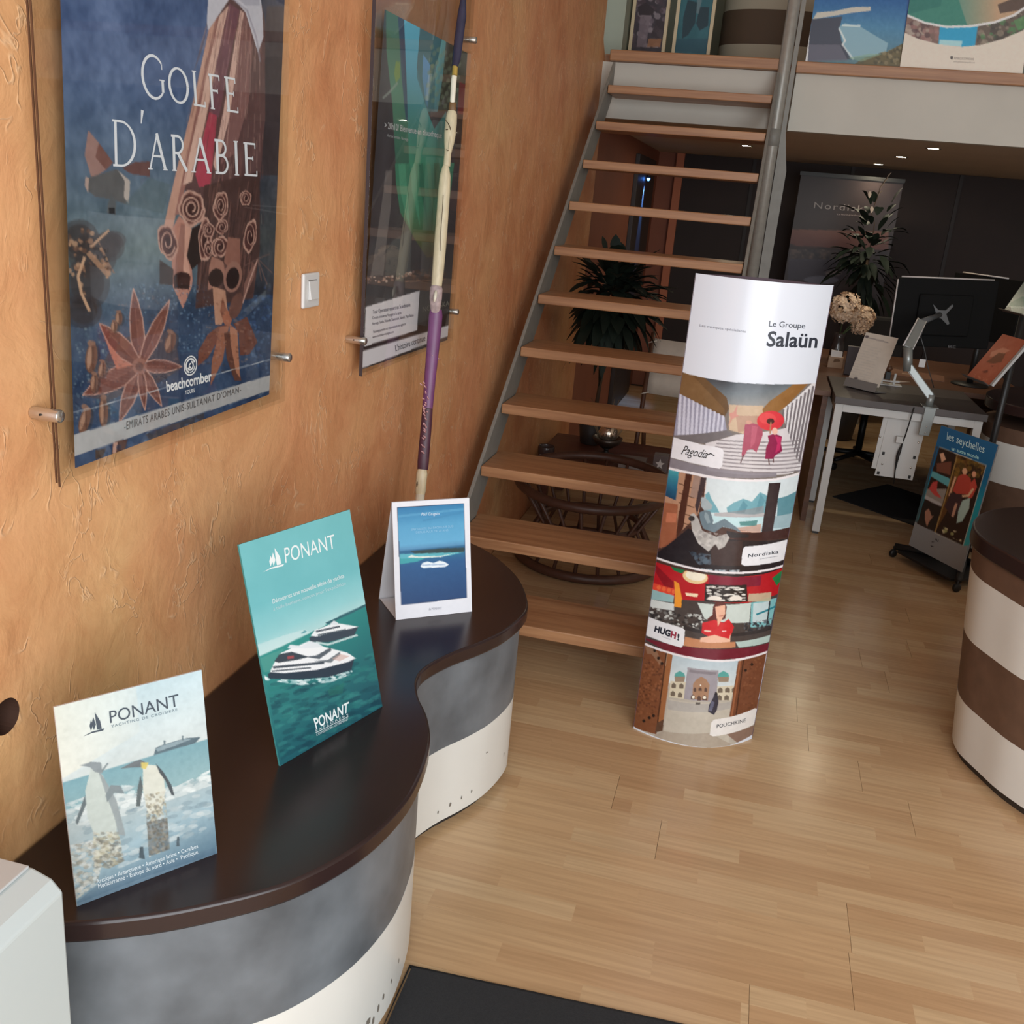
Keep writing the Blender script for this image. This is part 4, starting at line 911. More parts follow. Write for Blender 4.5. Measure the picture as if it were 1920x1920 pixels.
# ================================================================== CARDS ON THE COUNTER
ZC = 0.5555
def card_frame(bl, br, lean, h):
    bl = np.array([bl[0], bl[1], ZC]); br = np.array([br[0], br[1], ZC]); e = (br-bl)/np.linalg.norm(br-bl); n = np.array([-e[1], e[0], 0])
    t = math.radians(lean); u = math.cos(t)*np.array([0, 0, 1.0])+math.sin(t)*n; f = np.cross(e, u)
    if np.dot(f, CAM-bl) < 0: f = -f
    return bl, br, bl+u*h, br+u*h, e, n, u, f
def card_board(parent, bl, br, tl, tr, f, m_, t=0.004):
    return prism('board', [tl-f*0.0003, tr-f*0.0003, br-f*0.0003, bl-f*0.0003], -f*t, m_, parent)
WCARD = mat('white_card', (226, 226, 230), 0.5)
def strut(parent, bl, br, u, n, h, reach):
    mid = (bl+br)/2; top = mid+u*h*0.62+n*0.006; foot = mid+n*reach; foot[2] = ZC+0.001
    e = (br-bl)/np.linalg.norm(br-bl)
    return prism('easel_strut', [top-e*0.02, top+e*0.02, foot+e*0.035, foot-e*0.035], n*0.0025, WCARD, parent)

# penguin card
bl, br, tl, tr, e, n, u, f = card_frame((0.171, 1.122), (0.308, 1.315), 9.2, 0.338)
k1 = empty('display_card', tuple((bl+br)/2), 'cruise display card with two penguins on a beach standing on the dark counter', 'display card')
card_board(k1, bl, br, tl, tr, f, WCARD); strut(k1, bl, br, u, n, 0.338, 0.10)
s = Surf(tl, tr, br, bl); c = Cv(s, 170, 240, (190, 205, 210)); c.z(0, 1220, 500/1371.0)
c.grad([(0, (190, 214, 222)), (0.25, (206, 220, 222)), (0.42, (208, 216, 214)), (1, (170, 190, 196))], [(270, 90), (1060, 90), (1130, 1060), (380, 1320)], along=((680, 150), (760, 1180)))
c.grad([(0, (236, 228, 206)), (1, (206, 220, 222))], [(275, 285), (700, 190), (720, 420), (320, 660)], 0.6, along=((290, 400), (800, 330)))
c.noise(9, 8, seed=21)
c.grad([(0, (124, 166, 176)), (1, (150, 182, 186))], [(320, 680), (600, 595), (1070, 455), (1085, 640), (880, 720), (600, 740), (340, 830)])
c.dabs([(232, 238, 236), (204, 214, 214), (150, 172, 178)], 330, [(330, 790), (600, 690), (900, 700), (1085, 610), (1090, 700), (860, 770), (640, 860), (345, 900)], 13, seed=22, a=0.6, asp=2.2, rot=-0.25, jit=0.2)
c.grad([(0, (176, 190, 192)), (0.5, (160, 186, 196)), (1, (104, 132, 148))], [(345, 890), (640, 850), (900, 760), (1092, 690), (1115, 1040), (750, 1160), (395, 1300)], along=((640, 800), (740, 1180)))
c.dabs([(216, 222, 220), (182, 194, 196), (128, 150, 160)], 260, [(350, 900), (1090, 700), (1105, 900), (390, 1220)], 12, seed=23, a=0.4, asp=2.6, rot=-0.3, jit=0.2)
c.dabs([(196, 196, 184), (146, 144, 132), (222, 224, 218)], 200, [(360, 1000), (560, 960), (500, 1200), (390, 1280)], 10, seed=24, a=0.55, asp=1.8, rot=-0.3)
# ship
c.poly((92, 112, 122), [(790, 538), (800, 500), (850, 480), (960, 450), (1030, 445), (1000, 478), (900, 505)]); c.poly((140, 160, 168), [(800, 505), (850, 482), (950, 455), (985, 455), (900, 490), (810, 520)]); c.line((110, 128, 136), [(845, 465), (845, 485)], 10); c.line((110, 128, 136), [(938, 440), (938, 460)], 8)
# left penguin
c.poly((196, 206, 200), [(470, 600), (530, 640), (560, 700), (600, 820), (600, 960), (560, 1020), (480, 930), (450, 850), (440, 720)])
c.poly((150, 160, 162), [(500, 600), (540, 660), (600, 770), (640, 920), (645, 950), (610, 945), (590, 860), (540, 720)], 0.95); c.poly((140, 150, 154), [(410, 590), (470, 572), (520, 575), (530, 630), (490, 625), (465, 600)]); c.line((128, 140, 144), [(525, 620), (555, 580)], 8)
c.poly((130, 142, 146), [(570, 690), (620, 695), (640, 735), (590, 730), (550, 780), (545, 740)]); c.poly((104, 116, 120), [(440, 740), (445, 790), (400, 895), (390, 880)])
c.dabs([(190, 186, 160), (146, 142, 126), (214, 214, 200), (116, 118, 112)], 260, [(480, 930), (610, 930), (640, 1080), (560, 1120), (485, 1100)], 8, seed=25, a=0.55, asp=1.8)
# right penguin
c.poly((214, 216, 204), [(735, 585), (800, 590), (840, 640), (850, 720), (830, 840), (760, 840), (735, 720)]); c.poly((110, 118, 122), [(620, 607), (680, 575), (720, 560), (750, 575), (735, 600), (690, 600)]); c.poly((214, 196, 110), [(725, 575), (765, 575), (750, 610), (728, 605)], 0.9)
c.poly((78, 86, 92), [(800, 580), (840, 625), (880, 690), (897, 745), (880, 740), (850, 670), (820, 630)]); c.poly((96, 106, 108), [(722, 640), (735, 700), (720, 800), (700, 800), (705, 720)])
c.dabs([(186, 180, 156), (146, 140, 124), (210, 208, 194), (110, 110, 104)], 320, [(745, 740), (845, 720), (860, 860), (872, 1020), (765, 1060), (755, 900)], 8, seed=26, a=0.55)
c.poly((80, 76, 72), [(755, 880), (860, 860), (872, 1020), (765, 1055)], 0.45); c.poly((78, 92, 100), [(718, 1010), (735, 1005), (745, 1070), (715, 1065)]); c.poly((84, 98, 106), [(910, 955), (920, 955), (922, 1005), (905, 1005)])
c.grad([(0, (118, 142, 156)), (1, (78, 104, 126))], [(520, 1190), (700, 1120), (1108, 1010), (1116, 1042), (400, 1316), (395, 1290)], 0.75)
c.noise(8, 50, seed=27, octv=4); pt = c.build('card_print', k1, PRINT, 0.86)
Z1 = lambda x, y: (x*500/1371.0, 1220+y*500/1371.0)
DK = (62, 74, 86)
lettering(s, 'PONANT', Z1(566, 372), Z1(922, 282), Z1(560, 312), DK, pt, tr=Z1(915, 222), off=0.0008)
lettering(s, 'YACHTING DE CROISIERE', Z1(572, 396), Z1(912, 308), Z1(570, 382), (110, 130, 140), pt, tr=Z1(910, 296), spacing=1.2)
lettering(s, 'Arctique \u2022 Antarctique \u2022 Amerique latine \u2022 Caraibes', Z1(496, 1198), Z1(1018, 1012), Z1(492, 1176), (220, 228, 232), pt, tr=Z1(1014, 993))
lettering(s, 'Mediterranee \u2022 Europe du nord \u2022 Asie \u2022  Pacifique', Z1(506, 1222), Z1(1018, 1042), Z1(502, 1200), (220, 228, 232), pt, tr=Z1(1014, 1022))
def sails(surf, zf, o, kx, col, parent, swash=True):
    """three billowing sails over a wave, o = zoom point at the foot of the mast"""
    ox, oy = o
    Q = [([(-4, 0), (-12, -30), (-4, -66), (8, -30)]), ([(14, -4), (2, -50), (10, -84), (26, -40)]), ([(34, -8), (24, -70), (20, -112), (52, -60), (62, -14)])]
    for q in Q:
        P = np.array([zf(ox+a*kx, oy+b*kx) for a, b in q]); uv = surf.uv(P); V3 = surf.p(uv[:, 0], uv[:, 1], 0.0008)
        mesh_obj('sail_emblem', V3, [tuple(range(len(q)))], mat('ink_%d_%d_%d_10' % col, col, 0.45), parent)
    q = [(-50, 34), (0, 6), (78, -16), (70, -2), (0, 14)]; P = np.array([zf(ox+a*kx, oy+b*kx) for a, b in q]); uv = surf.uv(P)
    mesh_obj('sail_emblem', surf.p(uv[:, 0], uv[:, 1], 0.0008), [tuple(range(5))], mat('ink_%d_%d_%d_10' % col, col, 0.45), parent)
sails(s, Z1, (470, 412), 0.85, DK, pt)

# teal card
bl, br, tl, tr, e, n, u, f = card_frame((0.285, 1.600), (0.388, 1.903), 14.9, 0.462)
k2 = empty('display_card', tuple((bl+br)/2), 'tall teal display card showing two cruise yachts on the dark counter', 'display card')
card_board(k2, bl, br, tl, tr, f, mat('teal_card', (70, 150, 150), 0.5)); strut(k2, bl, br, u, n, 0.46, 0.13)
s = Surf(tl, tr, br, bl); c = Cv(s, 160, 240, (110, 180, 186)); kz = 500/1846.0; c.z(420, 920, kz); Z2 = lambda x, y: (420+x*kz, 920+y*kz)
c.grad([(0, (112, 180, 184)), (0.28, (108, 178, 184)), (0.42, (140, 196, 200)), (0.5, (176, 208, 208)), (0.56, (48, 128, 124)), (0.72, (28, 98, 104)), (1, (24, 72, 86))], [(90, 360), (870, 130), (1110, 1490), (380, 1910)], along=((490, 250), (740, 1700)))
c.noise(4, 10, seed=31)
c.grad([(0, (52, 138, 132)), (1, (26, 80, 92))], [(240, 1150), (580, 990), (985, 795), (1110, 1490), (380, 1910)], along=((500, 1000), (760, 1700)))
c.poly((206, 222, 222), [(222, 1070), (420, 1000), (560, 960), (600, 985), (400, 1080), (240, 1150)], 0.5); c.poly((86, 150, 140), [(250, 1160), (420, 1090), (330, 1250), (280, 1255)], 0.6); c.poly((52, 96, 106), [(700, 915), (980, 785), (985, 800), (720, 925)]); c.poly((90, 150, 160), [(530, 990), (560, 965), (575, 975), (560, 985)])
c.dabs([(40, 120, 116), (20, 66, 78), (60, 140, 134), (18, 58, 72)], 380, [(300, 1340), (880, 1180), (1040, 1100), (1105, 1480), (400, 1880)], 16, seed=32, a=0.35, asp=3.0, rot=-0.35, jit=0.2)
c.poly((40, 110, 96), [(720, 1380), (830, 1330), (820, 1400), (730, 1420)], 0.5)
# far yacht
c.poly((58, 70, 82), [(590, 1020), (640, 980), (930, 940), (900, 1000), (720, 1050), (600, 1045)]); c.poly((224, 228, 230), [(600, 1005), (630, 965), (740, 925), (800, 920), (930, 942), (880, 955), (740, 985), (640, 1010)])
c.line((70, 80, 90), [(640, 975), (800, 940)], 12); c.line((80, 92, 100), [(650, 1000), (840, 962)], 9); c.poly((210, 216, 220), [(730, 925), (760, 900), (790, 915), (780, 930)]); c.line((214, 222, 222), [(640, 1050), (720, 1065), (920, 1000)], 14, 0.8)
# near yacht
c.poly((44, 58, 72), [(305, 1270), (330, 1250), (600, 1240), (900, 1165), (880, 1240), (720, 1290), (500, 1305), (310, 1300)])
c.poly((228, 230, 232), [(320, 1255), (345, 1200), (385, 1130), (470, 1090), (590, 1040), (690, 1080), (770, 1100), (850, 1120), (912, 1160), (860, 1185), (640, 1240), (420, 1262)])
c.poly((58, 68, 78), [(350, 1180), (385, 1130), (470, 1115), (590, 1150), (510, 1170), (380, 1190)]); c.poly((70, 80, 90), [(560, 1150), (640, 1140), (735, 1085), (745, 1105), (660, 1165)], 0.9); c.poly((80, 90, 98), [(620, 1180), (720, 1170), (800, 1115), (805, 1135), (740, 1190)], 0.8)
c.line((66, 76, 86), [(345, 1222), (690, 1190)], 16); c.line((66, 76, 86), [(335, 1248), (600, 1225)], 9); c.poly((196, 160, 150), [(745, 1165), (800, 1130), (870, 1145), (800, 1180)], 0.6); c.poly((178, 76, 80), [(440, 1145), (485, 1140), (485, 1160), (440, 1165)], 0.8)
c.poly((214, 220, 224), [(440, 1090), (460, 1065), (540, 1075), (590, 1040), (640, 1050), (690, 1080), (600, 1090)])
c.dabs([(232, 238, 238), (196, 214, 216), (150, 186, 188)], 150, [(275, 1270), (320, 1300), (520, 1310), (720, 1290), (890, 1240), (880, 1270), (740, 1325), (540, 1345), (290, 1310)], 11, seed=33, a=0.75, asp=1.8)
pt = c.build('card_print', k2, PRINT, 1.08)
LW2 = (232, 240, 240)
lettering(s, 'PONANT', Z2(424, 500), Z2(772, 396), Z2(414, 398), LW2, pt, tr=Z2(758, 302), off=0.0008)
sails(s, Z2, (325, 525), 1.15, LW2, pt)
lettering(s, 'D\u00e9couvrez une nouvelle s\u00e9rie de yachts', Z2(335, 782), Z2(832, 600), Z2(331, 752), (206, 226, 228), pt, tr=Z2(826, 574), bold=0.02)
lettering(s, '\u00e0 taille humaine, con\u00e7us pour l\'exp\u00e9dition', Z2(340, 832), Z2(842, 650), Z2(337, 808), (190, 216, 220), pt, tr=Z2(836, 628))
lettering(s, 'PONANT', Z2(636, 1650), Z2(858, 1530), Z2(617, 1580), LW2, pt, tr=Z2(862, 1462), bold=0.02)
lettering(s, 'EXPLORERS', Z2(634, 1668), Z2(858, 1556), Z2(632, 1654), (214, 226, 228), pt, spacing=1.5)
lettering(s, "L'EXPEDITION AUTREMENT", Z2(640, 1698), Z2(858, 1588), Z2(638, 1682), (206, 220, 224), pt)
c0 = [Z2(632, 1674), Z2(858, 1562), Z2(858, 1566), Z2(632, 1678)]; q = s.uv(np.array(c0)); mesh_obj('rule_line', s.p(q[:, 0], q[:, 1], 0.0008), [(0, 1, 2, 3)], mat('ink_rule', LW2, 0.5), pt)

# tent card
bl, br, tl, tr, e, n, u, f = card_frame((0.250, 2.358), (0.426, 2.502), 13.8, 0.324)
k3 = empty('display_card', tuple((bl+br)/2), 'white folded tent card with a blue lagoon picture on the dark counter', 'display card')
prism('front_leaf', [tl-f*0.0003, tr-f*0.0003, br-f*0.0003, bl-f*0.0003], -f*0.0022, WCARD, k3)
bb, bc = bl+n*0.150, br+n*0.150
prism('back_leaf', [tl+n*0.0035, tr+n*0.0035, bc, bb], n*0.002, WCARD, k3)
prism('base_flap', [bl+n*0.004+e*0.002, br+n*0.004-e*0.002, bc-n*0.004-e*0.002, bb-n*0.004+e*0.002], np.array([0, 0, 0.0018]), WCARD, k3)
s = Surf(tl, tr, br, bl); c = Cv(s, 110, 155, (226, 226, 232)); c.z(420, 920, kz)
c.poly((34, 50, 84), [(1200, 118), (1658, 88), (1680, 740), (1228, 790)])
IN = [(1204, 122), (1656, 92), (1677, 738), (1231, 786)]
c.grad([(0, (44, 118, 166)), (0.2, (84, 156, 196)), (0.38, (96, 166, 204)), (0.43, (84, 140, 180)), (0.45, (34, 92, 132)), (0.5, (40, 110, 146)), (0.6, (34, 84, 134)), (1, (30, 66, 112))], IN, along=((1430, 105), (1455, 765)))
c.window(IN); c.line((110, 176, 208), [(1204, 180), (1656, 130)], 16, 0.4); c.line((60, 128, 172), [(1380, 210), (1656, 150)], 14, 0.5)
c.poly((40, 62, 66), [(1290, 420), (1500, 400), (1665, 395), (1660, 425), (1480, 445), (1330, 440)]); c.poly((92, 178, 190), [(1216, 440), (1660, 425), (1560, 450), (1440, 465), (1216, 470)], 0.9); c.poly((214, 224, 214), [(1270, 462), (1300, 445), (1330, 455), (1500, 452), (1600, 432), (1500, 460), (1360, 466)])
c.poly((64, 170, 170), [(1217, 470), (1400, 465), (1340, 490), (1218, 510)], 0.8)
c.poly((226, 234, 240), [(1360, 525), (1375, 500), (1410, 490), (1450, 500), (1490, 485), (1520, 490), (1556, 510), (1530, 528), (1380, 535)]); c.line((120, 150, 190), [(1375, 515), (1530, 510)], 7, 0.7)
c.window(None); c.noise(3, 30, seed=41)
pt = c.build('card_print', k3, PRINT, 1.05)
lettering(s, 'Paul Gauguin', Z2(1365, 172), Z2(1490, 168), Z2(1364, 152), (224, 236, 244), pt, shear=0.3)
lettering(s, 'SPECIALISTE DU PACIFIQUE SUD', Z2(1295, 276), Z2(1588, 252), Z2(1294, 262), (150, 196, 222), pt); lettering(s, 'DEPUIS PLUS DE 20 ANS', Z2(1328, 296), Z2(1552, 280), Z2(1327, 282), (150, 196, 222), pt)
lettering(s, 'PONANT', Z2(1438, 826), Z2(1508, 820), Z2(1437, 810), (150, 150, 160), pt); sails(s, Z2, (1420, 826), 0.16, (150, 150, 160), pt)

# ================================================================== TOTEM
TS = TotemSurf((1.0865, 3.061), math.radians(12.5), 0.2033, 0.088, 1.515)
tt = empty('display_totem', (1.0865, 3.061, 0), 'curved cardboard totem with four travel pictures under a white header beside the stairs', 'display totem')
def curved_sheet(name, side, m_, h=1.513, n=24, t=0.0025):
    V, Fc = [], []
    for k in range(n+1):
        w = -1+2*k/n; b = TS.b*(1-w*w)*side
        for off in (0, t):
            P = TS.C+TS.e*(w*TS.hw*0.998)+TS.m*(b-side*off-(0.0004 if side > 0 else 0))
            V += [(P[0], P[1], 0.0), (P[0], P[1], h)]
    for k in range(n):
        a = 4*k; b = 4*(k+1)
        Fc += [(a, b, b+1, a+1), (a+2, a+3, b+3, b+2), (a+1, b+1, b+3, a+3), (a, a+2, b+2, b)]
    Fc += [(0, 1, 3, 2), (4*n, 4*n+2, 4*n+3, 4*n+1)]
    return mesh_obj(name, V, Fc, m_, tt, smooth=False)
curved_sheet('front_board', 1, WCARD); curved_sheet('back_board', -1, mat('plum_grey_card', (96, 78, 88), 0.6))
c = Cv(TS, 210, 760, (216, 221, 231))
FULL = [(1290, 480), (1590, 500), (1590, 1420), (1150, 1420), (1150, 1200)]
c.z(1180, 490, 400/1920.0)
# corridor with monks
Q1 = [(485, 1000), (560, 1025), (760, 1065), (960, 1092), (1160, 1105), (1400, 1108), (1672, 1098), (1495, 1960), (1400, 1975), (1100, 1975), (800, 1955), (560, 1925), (350, 1895)]
c.window(Q1)
c.poly((120, 110, 104), Q1)
c.grad([(0, (70, 74, 80)), (0.4, (104, 112, 118)), (1, (150, 148, 144))], [(600, 1000), (1600, 1090), (1200, 1320), (900, 1300), (820, 1180)], along=((1000, 1080), (1000, 1330)))
c.poly((196, 170, 142), [(900, 1290), (1200, 1300), (1190, 1430), (1050, 1560), (900, 1520)]); c.poly((166, 124, 106), [(960, 1390), (1160, 1390), (1150, 1500), (980, 1540)], 0.6)
c.poly((104, 78, 52), [(440, 980), (640, 1010), (880, 1230), (900, 1330), (860, 1400), (460, 1200)]); c.poly((128, 96, 62), [(480, 1010), (560, 1010), (860, 1330), (860, 1380), (460, 1190)], 0.6)
c.poly((140, 98, 52), [(1480, 1090), (1600, 1090), (1360, 1330), (1200, 1420), (1190, 1330), (1250, 1260)]); c.noise(9, 40, seed=51)
c.poly((150, 148, 166), [(455, 1190), (860, 1400), (880, 1520), (600, 1560), (410, 1570)])
for k in range(11):
    x = 462+k*38; c.poly((208, 208, 222), [(x, 1195+k*19), (x+18, 1204+k*19), (x+8-k*1, 1562), (x-22, 1566)], 0.85)
c.poly((112, 106, 108), [(410, 1570), (880, 1520), (940, 1560), (700, 1640), (400, 1610)])
c.poly((214, 210, 212), [(1360, 1330), (1620, 1100), (1690, 1090), (1500, 1900), (1380, 1860), (1380, 1500)])
for k in range(9):
    t = k/8.0; x = 1365+t*300; c.line((96, 88, 92), [(x, 1335-t*235), (x-20-90*t, 1560+t*60), (x-40-110*t, 1640+t*190)], 13+6*t, 0.85)
c.poly((206, 200, 202), [(690, 1640), (960, 1560), (1390, 1500), (1480, 1830), (1440, 1912), (700, 1880)])
for k in range(9): y = 1590+k*34; c.line((120, 112, 116), [(800-k*12, y+20-k*4), (1100, y+34), (1500, y+26)], 12, 0.75)
c.poly((164, 74, 96), [(1040, 1470), (1110, 1460), (1185, 1480), (1190, 1560), (1165, 1640), (1135, 1720), (1100, 1690), (1060, 1700), (1020, 1780), (1010, 1740), (1030, 1580)]); c.ell((200, 150, 130), 1075, 1450, 26, 18)
c.poly((188, 96, 116), [(1100, 1480), (1150, 1490), (1120, 1640), (1085, 1680)], 0.7); c.line((96, 70, 74), [(1030, 1740), (1000, 1815)], 9)
c.ell((206, 52, 62), 1255, 1435, 113, 88, 1, -0.1); c.ell((224, 84, 84), 1230, 1415, 70, 50, 0.6); c.ell((70, 34, 30), 1255, 1440, 32, 26); c.line((170, 120, 90), [(1258, 1450), (1250, 1550)], 12)
c.poly((136, 30, 72), [(1230, 1570), (1290, 1550), (1350, 1580), (1340, 1640), (1350, 1710), (1290, 1750), (1270, 1780), (1205, 1780), (1215, 1680), (1240, 1620)]); c.poly((196, 50, 100), [(1290, 1570), (1345, 1590), (1330, 1700), (1290, 1730), (1310, 1640)], 0.8); c.ell((222, 178, 160), 1290, 1530, 24, 32); c.line((90, 60, 60), [(1235, 1780), (1240, 1830)], 9); c.line((90, 60, 60), [(1275, 1770), (1275, 1810)], 8)
c.poly((200, 130, 120), [(900, 1370), (940, 1360), (975, 1290), (965, 1380), (990, 1390), (930, 1420), (880, 1505), (915, 1420)], 0.8)
c.poly((132, 126, 134), [(370, 1770), (800, 1870), (1300, 1905), (1300, 1940), (340, 1860)], 0.9)
c.window(None)
c.poly((226, 224, 228), [(400, 1585), (820, 1680), (848, 1700), (852, 1730), (838, 1840), (815, 1868), (372, 1765)])
# lounge by the lake
c.z(1160, 860, 0.1875)
Q2 = [(500, 105), (700, 155), (900, 195), (1200, 225), (1500, 220), (1780, 165), (1590, 1150), (1400, 1190), (1150, 1200), (900, 1175), (620, 1120), (370, 1045)]
c.window(Q2); c.poly((74, 50, 44), Q2)
c.grad([(0, (206, 216, 220)), (0.55, (210, 220, 222)), (1, (180, 206, 212))], [(885, 190), (1790, 160), (1690, 690), (1390, 740), (950, 660), (850, 480)])
mt = (112, 164, 176)
c.poly(mt, [(1080, 490), (1150, 440), (1240, 400), (1320, 430), (1395, 335), (1460, 370), (1440, 540), (1330, 560), (1090, 540)]); c.poly((76, 130, 146), [(1240, 420), (1280, 470), (1250, 540), (1180, 540)], 0.6); c.poly((84, 136, 150), [(1400, 350), (1440, 420), (1400, 520), (1350, 540)], 0.6)
c.poly(mt, [(870, 360), (905, 330), (930, 400), (980, 480), (1010, 540), (880, 540)]); c.poly((92, 140, 152), [(1560, 400), (1640, 380), (1740, 330), (1700, 550), (1550, 580)]); c.poly((150, 130, 130), [(960, 545), (1430, 470), (1430, 580), (960, 580)], 0.5)
c.poly((186, 216, 220), [(940, 570), (1430, 580), (1410, 680), (960, 650)]); c.poly((190, 140, 120), [(1180, 690), (1405, 650), (1395, 740), (1180, 720)], 0.7); c.poly((64, 120, 118), [(1200, 630), (1370, 615), (1360, 670), (1210, 670)], 0.8); c.poly((150, 176, 184), [(1530, 580), (1705, 550), (1690, 690), (1515, 700)])
c.poly((52, 40, 42), [(1480, 245), (1590, 240), (1510, 710), (1500, 780), (1400, 780), (1410, 700)]); c.poly((60, 34, 32), [(1150, 740), (1680, 690), (1670, 790), (1150, 810)]); c.line((216, 190, 178), [(880, 190), (855, 480)], 8); c.line((220, 180, 160), [(1395, 735), (1185, 725)], 8)
# wooden left side
c.poly((176, 134, 108), [(600, 130), (880, 190), (800, 560), (640, 720), (430, 900), (430, 400)]); c.grad([(0, (70, 156, 166)), (0.55, (40, 100, 128)), (1, (28, 62, 92))], [(500, 110), (612, 135), (580, 420), (468, 370)])
for k in range(6): c.line((96, 66, 50), [(610, 250+k*95), (760, 300+k*95)], 9)
c.poly((76, 44, 34), [(680, 150), (740, 165), (650, 700), (580, 800), (600, 600)]); c.poly((150, 126, 116), [(760, 170), (830, 185), (790, 400), (720, 380)], 0.8); c.poly((66, 52, 54), [(830, 185), (885, 195), (790, 560), (770, 480)])
c.poly((150, 88, 62), [(420, 430), (600, 460), (580, 860), (390, 900)], 0.9); c.poly((196, 120, 90), [(490, 540), (590, 550), (580, 640), (480, 640)], 0.8); c.poly((38, 32, 36), [(375, 960), (700, 700), (1100, 800), (1680, 800), (1620, 1140), (380, 1000)]); c.poly((62, 44, 42), [(920, 820), (1230, 820), (1220, 1070), (930, 1060)], 0.8)
# person and furs
c.poly((160, 170, 174), [(830, 390), (860, 385), (900, 420), (940, 470), (930, 510), (860, 520), (830, 480)]); c.poly((104, 122, 132), [(810, 540), (870, 515), (920, 530), (950, 620), (940, 660), (1060, 600), (1180, 690), (1220, 740), (1130, 700), (1040, 680), (960, 740), (850, 700), (820, 620)])
c.poly((146, 162, 168), [(870, 530), (900, 560), (920, 640), (890, 650), (860, 580)], 0.8); c.poly((40, 36, 40), [(1080, 720), (1290, 760), (1280, 790), (1080, 790)])
c.poly((176, 172, 168), [(720, 560), (760, 545), (800, 600), (840, 720), (980, 780), (1080, 750), (1110, 790), (1060, 880), (1000, 910), (970, 850), (900, 930), (800, 850), (740, 720)]); c.ell((60, 54, 54), 735, 600, 30, 28); c.dabs([(206, 202, 198), (140, 136, 134)], 70, [(740, 700), (1100, 760), (1000, 900), (800, 850)], 20, seed=54, a=0.5)
c.dabs([(90, 106, 120), (50, 62, 76)], 60, [(700, 920), (920, 960), (930, 1060), (800, 1060)], 22, seed=55, a=0.7); c.dabs([(196, 206, 212), (150, 166, 176)], 50, [(760, 1085), (1200, 1110), (1180, 1145), (760, 1115)], 16, seed=56, a=0.7)
c.window(None)
c.poly((226, 226, 230), [(1255, 878), (1640, 818), (1658, 825), (1618, 1010), (1600, 1025), (1245, 1072), (1213, 1055), (1222, 960), (1235, 895)])
# bar
Q3 = [(365, 1030), (600, 1100), (900, 1160), (1200, 1180), (1450, 1150), (1600, 1100), (1450, 1960), (1300, 2010), (900, 2010), (600, 1970), (240, 1870)]
c.window(Q3); c.poly((70, 62, 60), [(200, 1000), (1700, 1000), (1700, 2200), (200, 2200)])
c.poly((176, 30, 38), [(340, 1000), (1620, 1080), (1560, 1360), (1280, 1440), (860, 1420), (560, 1400), (320, 1300)]); c.poly((128, 24, 34), [(360, 1040), (560, 1240), (540, 1370), (470, 1290), (370, 1120)], 0.8); c.poly((222, 76, 52), [(340, 1240), (560, 1300), (560, 1370), (330, 1310)], 0.9)
for k in range(4): c.ell((236, 120, 70), 410+k*50, 1290+k*14, 20, 22, 0.7)
c.poly((32, 112, 66), [(520, 1070), (680, 1110), (640, 1150), (560, 1120)]); c.poly((34, 120, 66), [(1500, 1200), (1610, 1110), (1580, 1230), (1540, 1280)]); c.ell((226, 200, 150), 770, 1180, 125, 72, 1, 0.15); c.ell((236, 232, 214), 775, 1170, 100, 52, 0.9, 0.15); c.poly((120, 28, 52), [(900, 1160), (1400, 1170), (1390, 1270), (900, 1270)], 0.9)
c.poly((232, 150, 46), [(560, 1220), (610, 1250), (640, 1400), (630, 1490), (560, 1480), (570, 1350)]); c.poly((40, 34, 34), [(870, 1250), (1260, 1260), (1270, 1430), (860, 1420)])
c.dabs([(226, 222, 214), (190, 186, 180)], 60, [(880, 1265), (1250, 1270), (1250, 1420), (880, 1410)], 9, seed=61, a=0.9, asp=3.2, rot=0.05, jit=0.1); c.poly((236, 214, 180), [(670, 1340), (800, 1350), (790, 1385), (680, 1370)]); c.ell((228, 220, 210), 960, 1395, 70, 22); c.ell((228, 220, 210), 1160, 1395, 60, 24)
c.poly((146, 182, 184), [(320, 1300), (560, 1370), (550, 1440), (310, 1400)]); c.poly((206, 212, 210), [(310, 1400), (560, 1450), (560, 1520), (300, 1480)]); c.dabs([(40, 38, 40), (206, 210, 206), (110, 108, 106)], 190, [(300, 1470), (660, 1540), (860, 1560), (860, 1720), (560, 1680), (280, 1590)], 12, seed=62, a=0.85, asp=1.5)
c.poly((196, 206, 200), [(790, 1440), (1300, 1440), (1280, 1640), (1100, 1640), (860, 1600)]); c.poly((120, 180, 184), [(1300, 1440), (1540, 1400), (1480, 1680), (1290, 1690)]); c.poly((206, 214, 216), [(1320, 1450), (1470, 1430), (1440, 1640), (1310, 1640)], 0.8); c.line((30, 120, 136), [(1350, 1560), (1540, 1480)], 18); c.line((40, 40, 46), [(1475, 1430), (1440, 1700)], 12)
c.poly((190, 180, 150), [(1280, 1350), (1490, 1340), (1480, 1430), (1270, 1430)], 0.9); c.dabs([(40, 42, 48), (90, 96, 104)], 70, [(1230, 1640), (1500, 1600), (1480, 1720), (1230, 1740)], 12, seed=63, a=0.8); c.line((48, 44, 46), [(660, 1690), (1100, 1760), (1490, 1700)], 34); c.poly((190, 132, 96), [(670, 1780), (1150, 1830), (1150, 1885), (650, 1870)]); c.poly((176, 196, 190), [(1150, 1830), (1480, 1770), (1470, 1840), (1180, 1890)])
c.poly((108, 26, 44), [(230, 1780), (700, 1880), (1100, 1900), (1470, 1850), (1450, 2000), (1100, 2000), (600, 1980)])
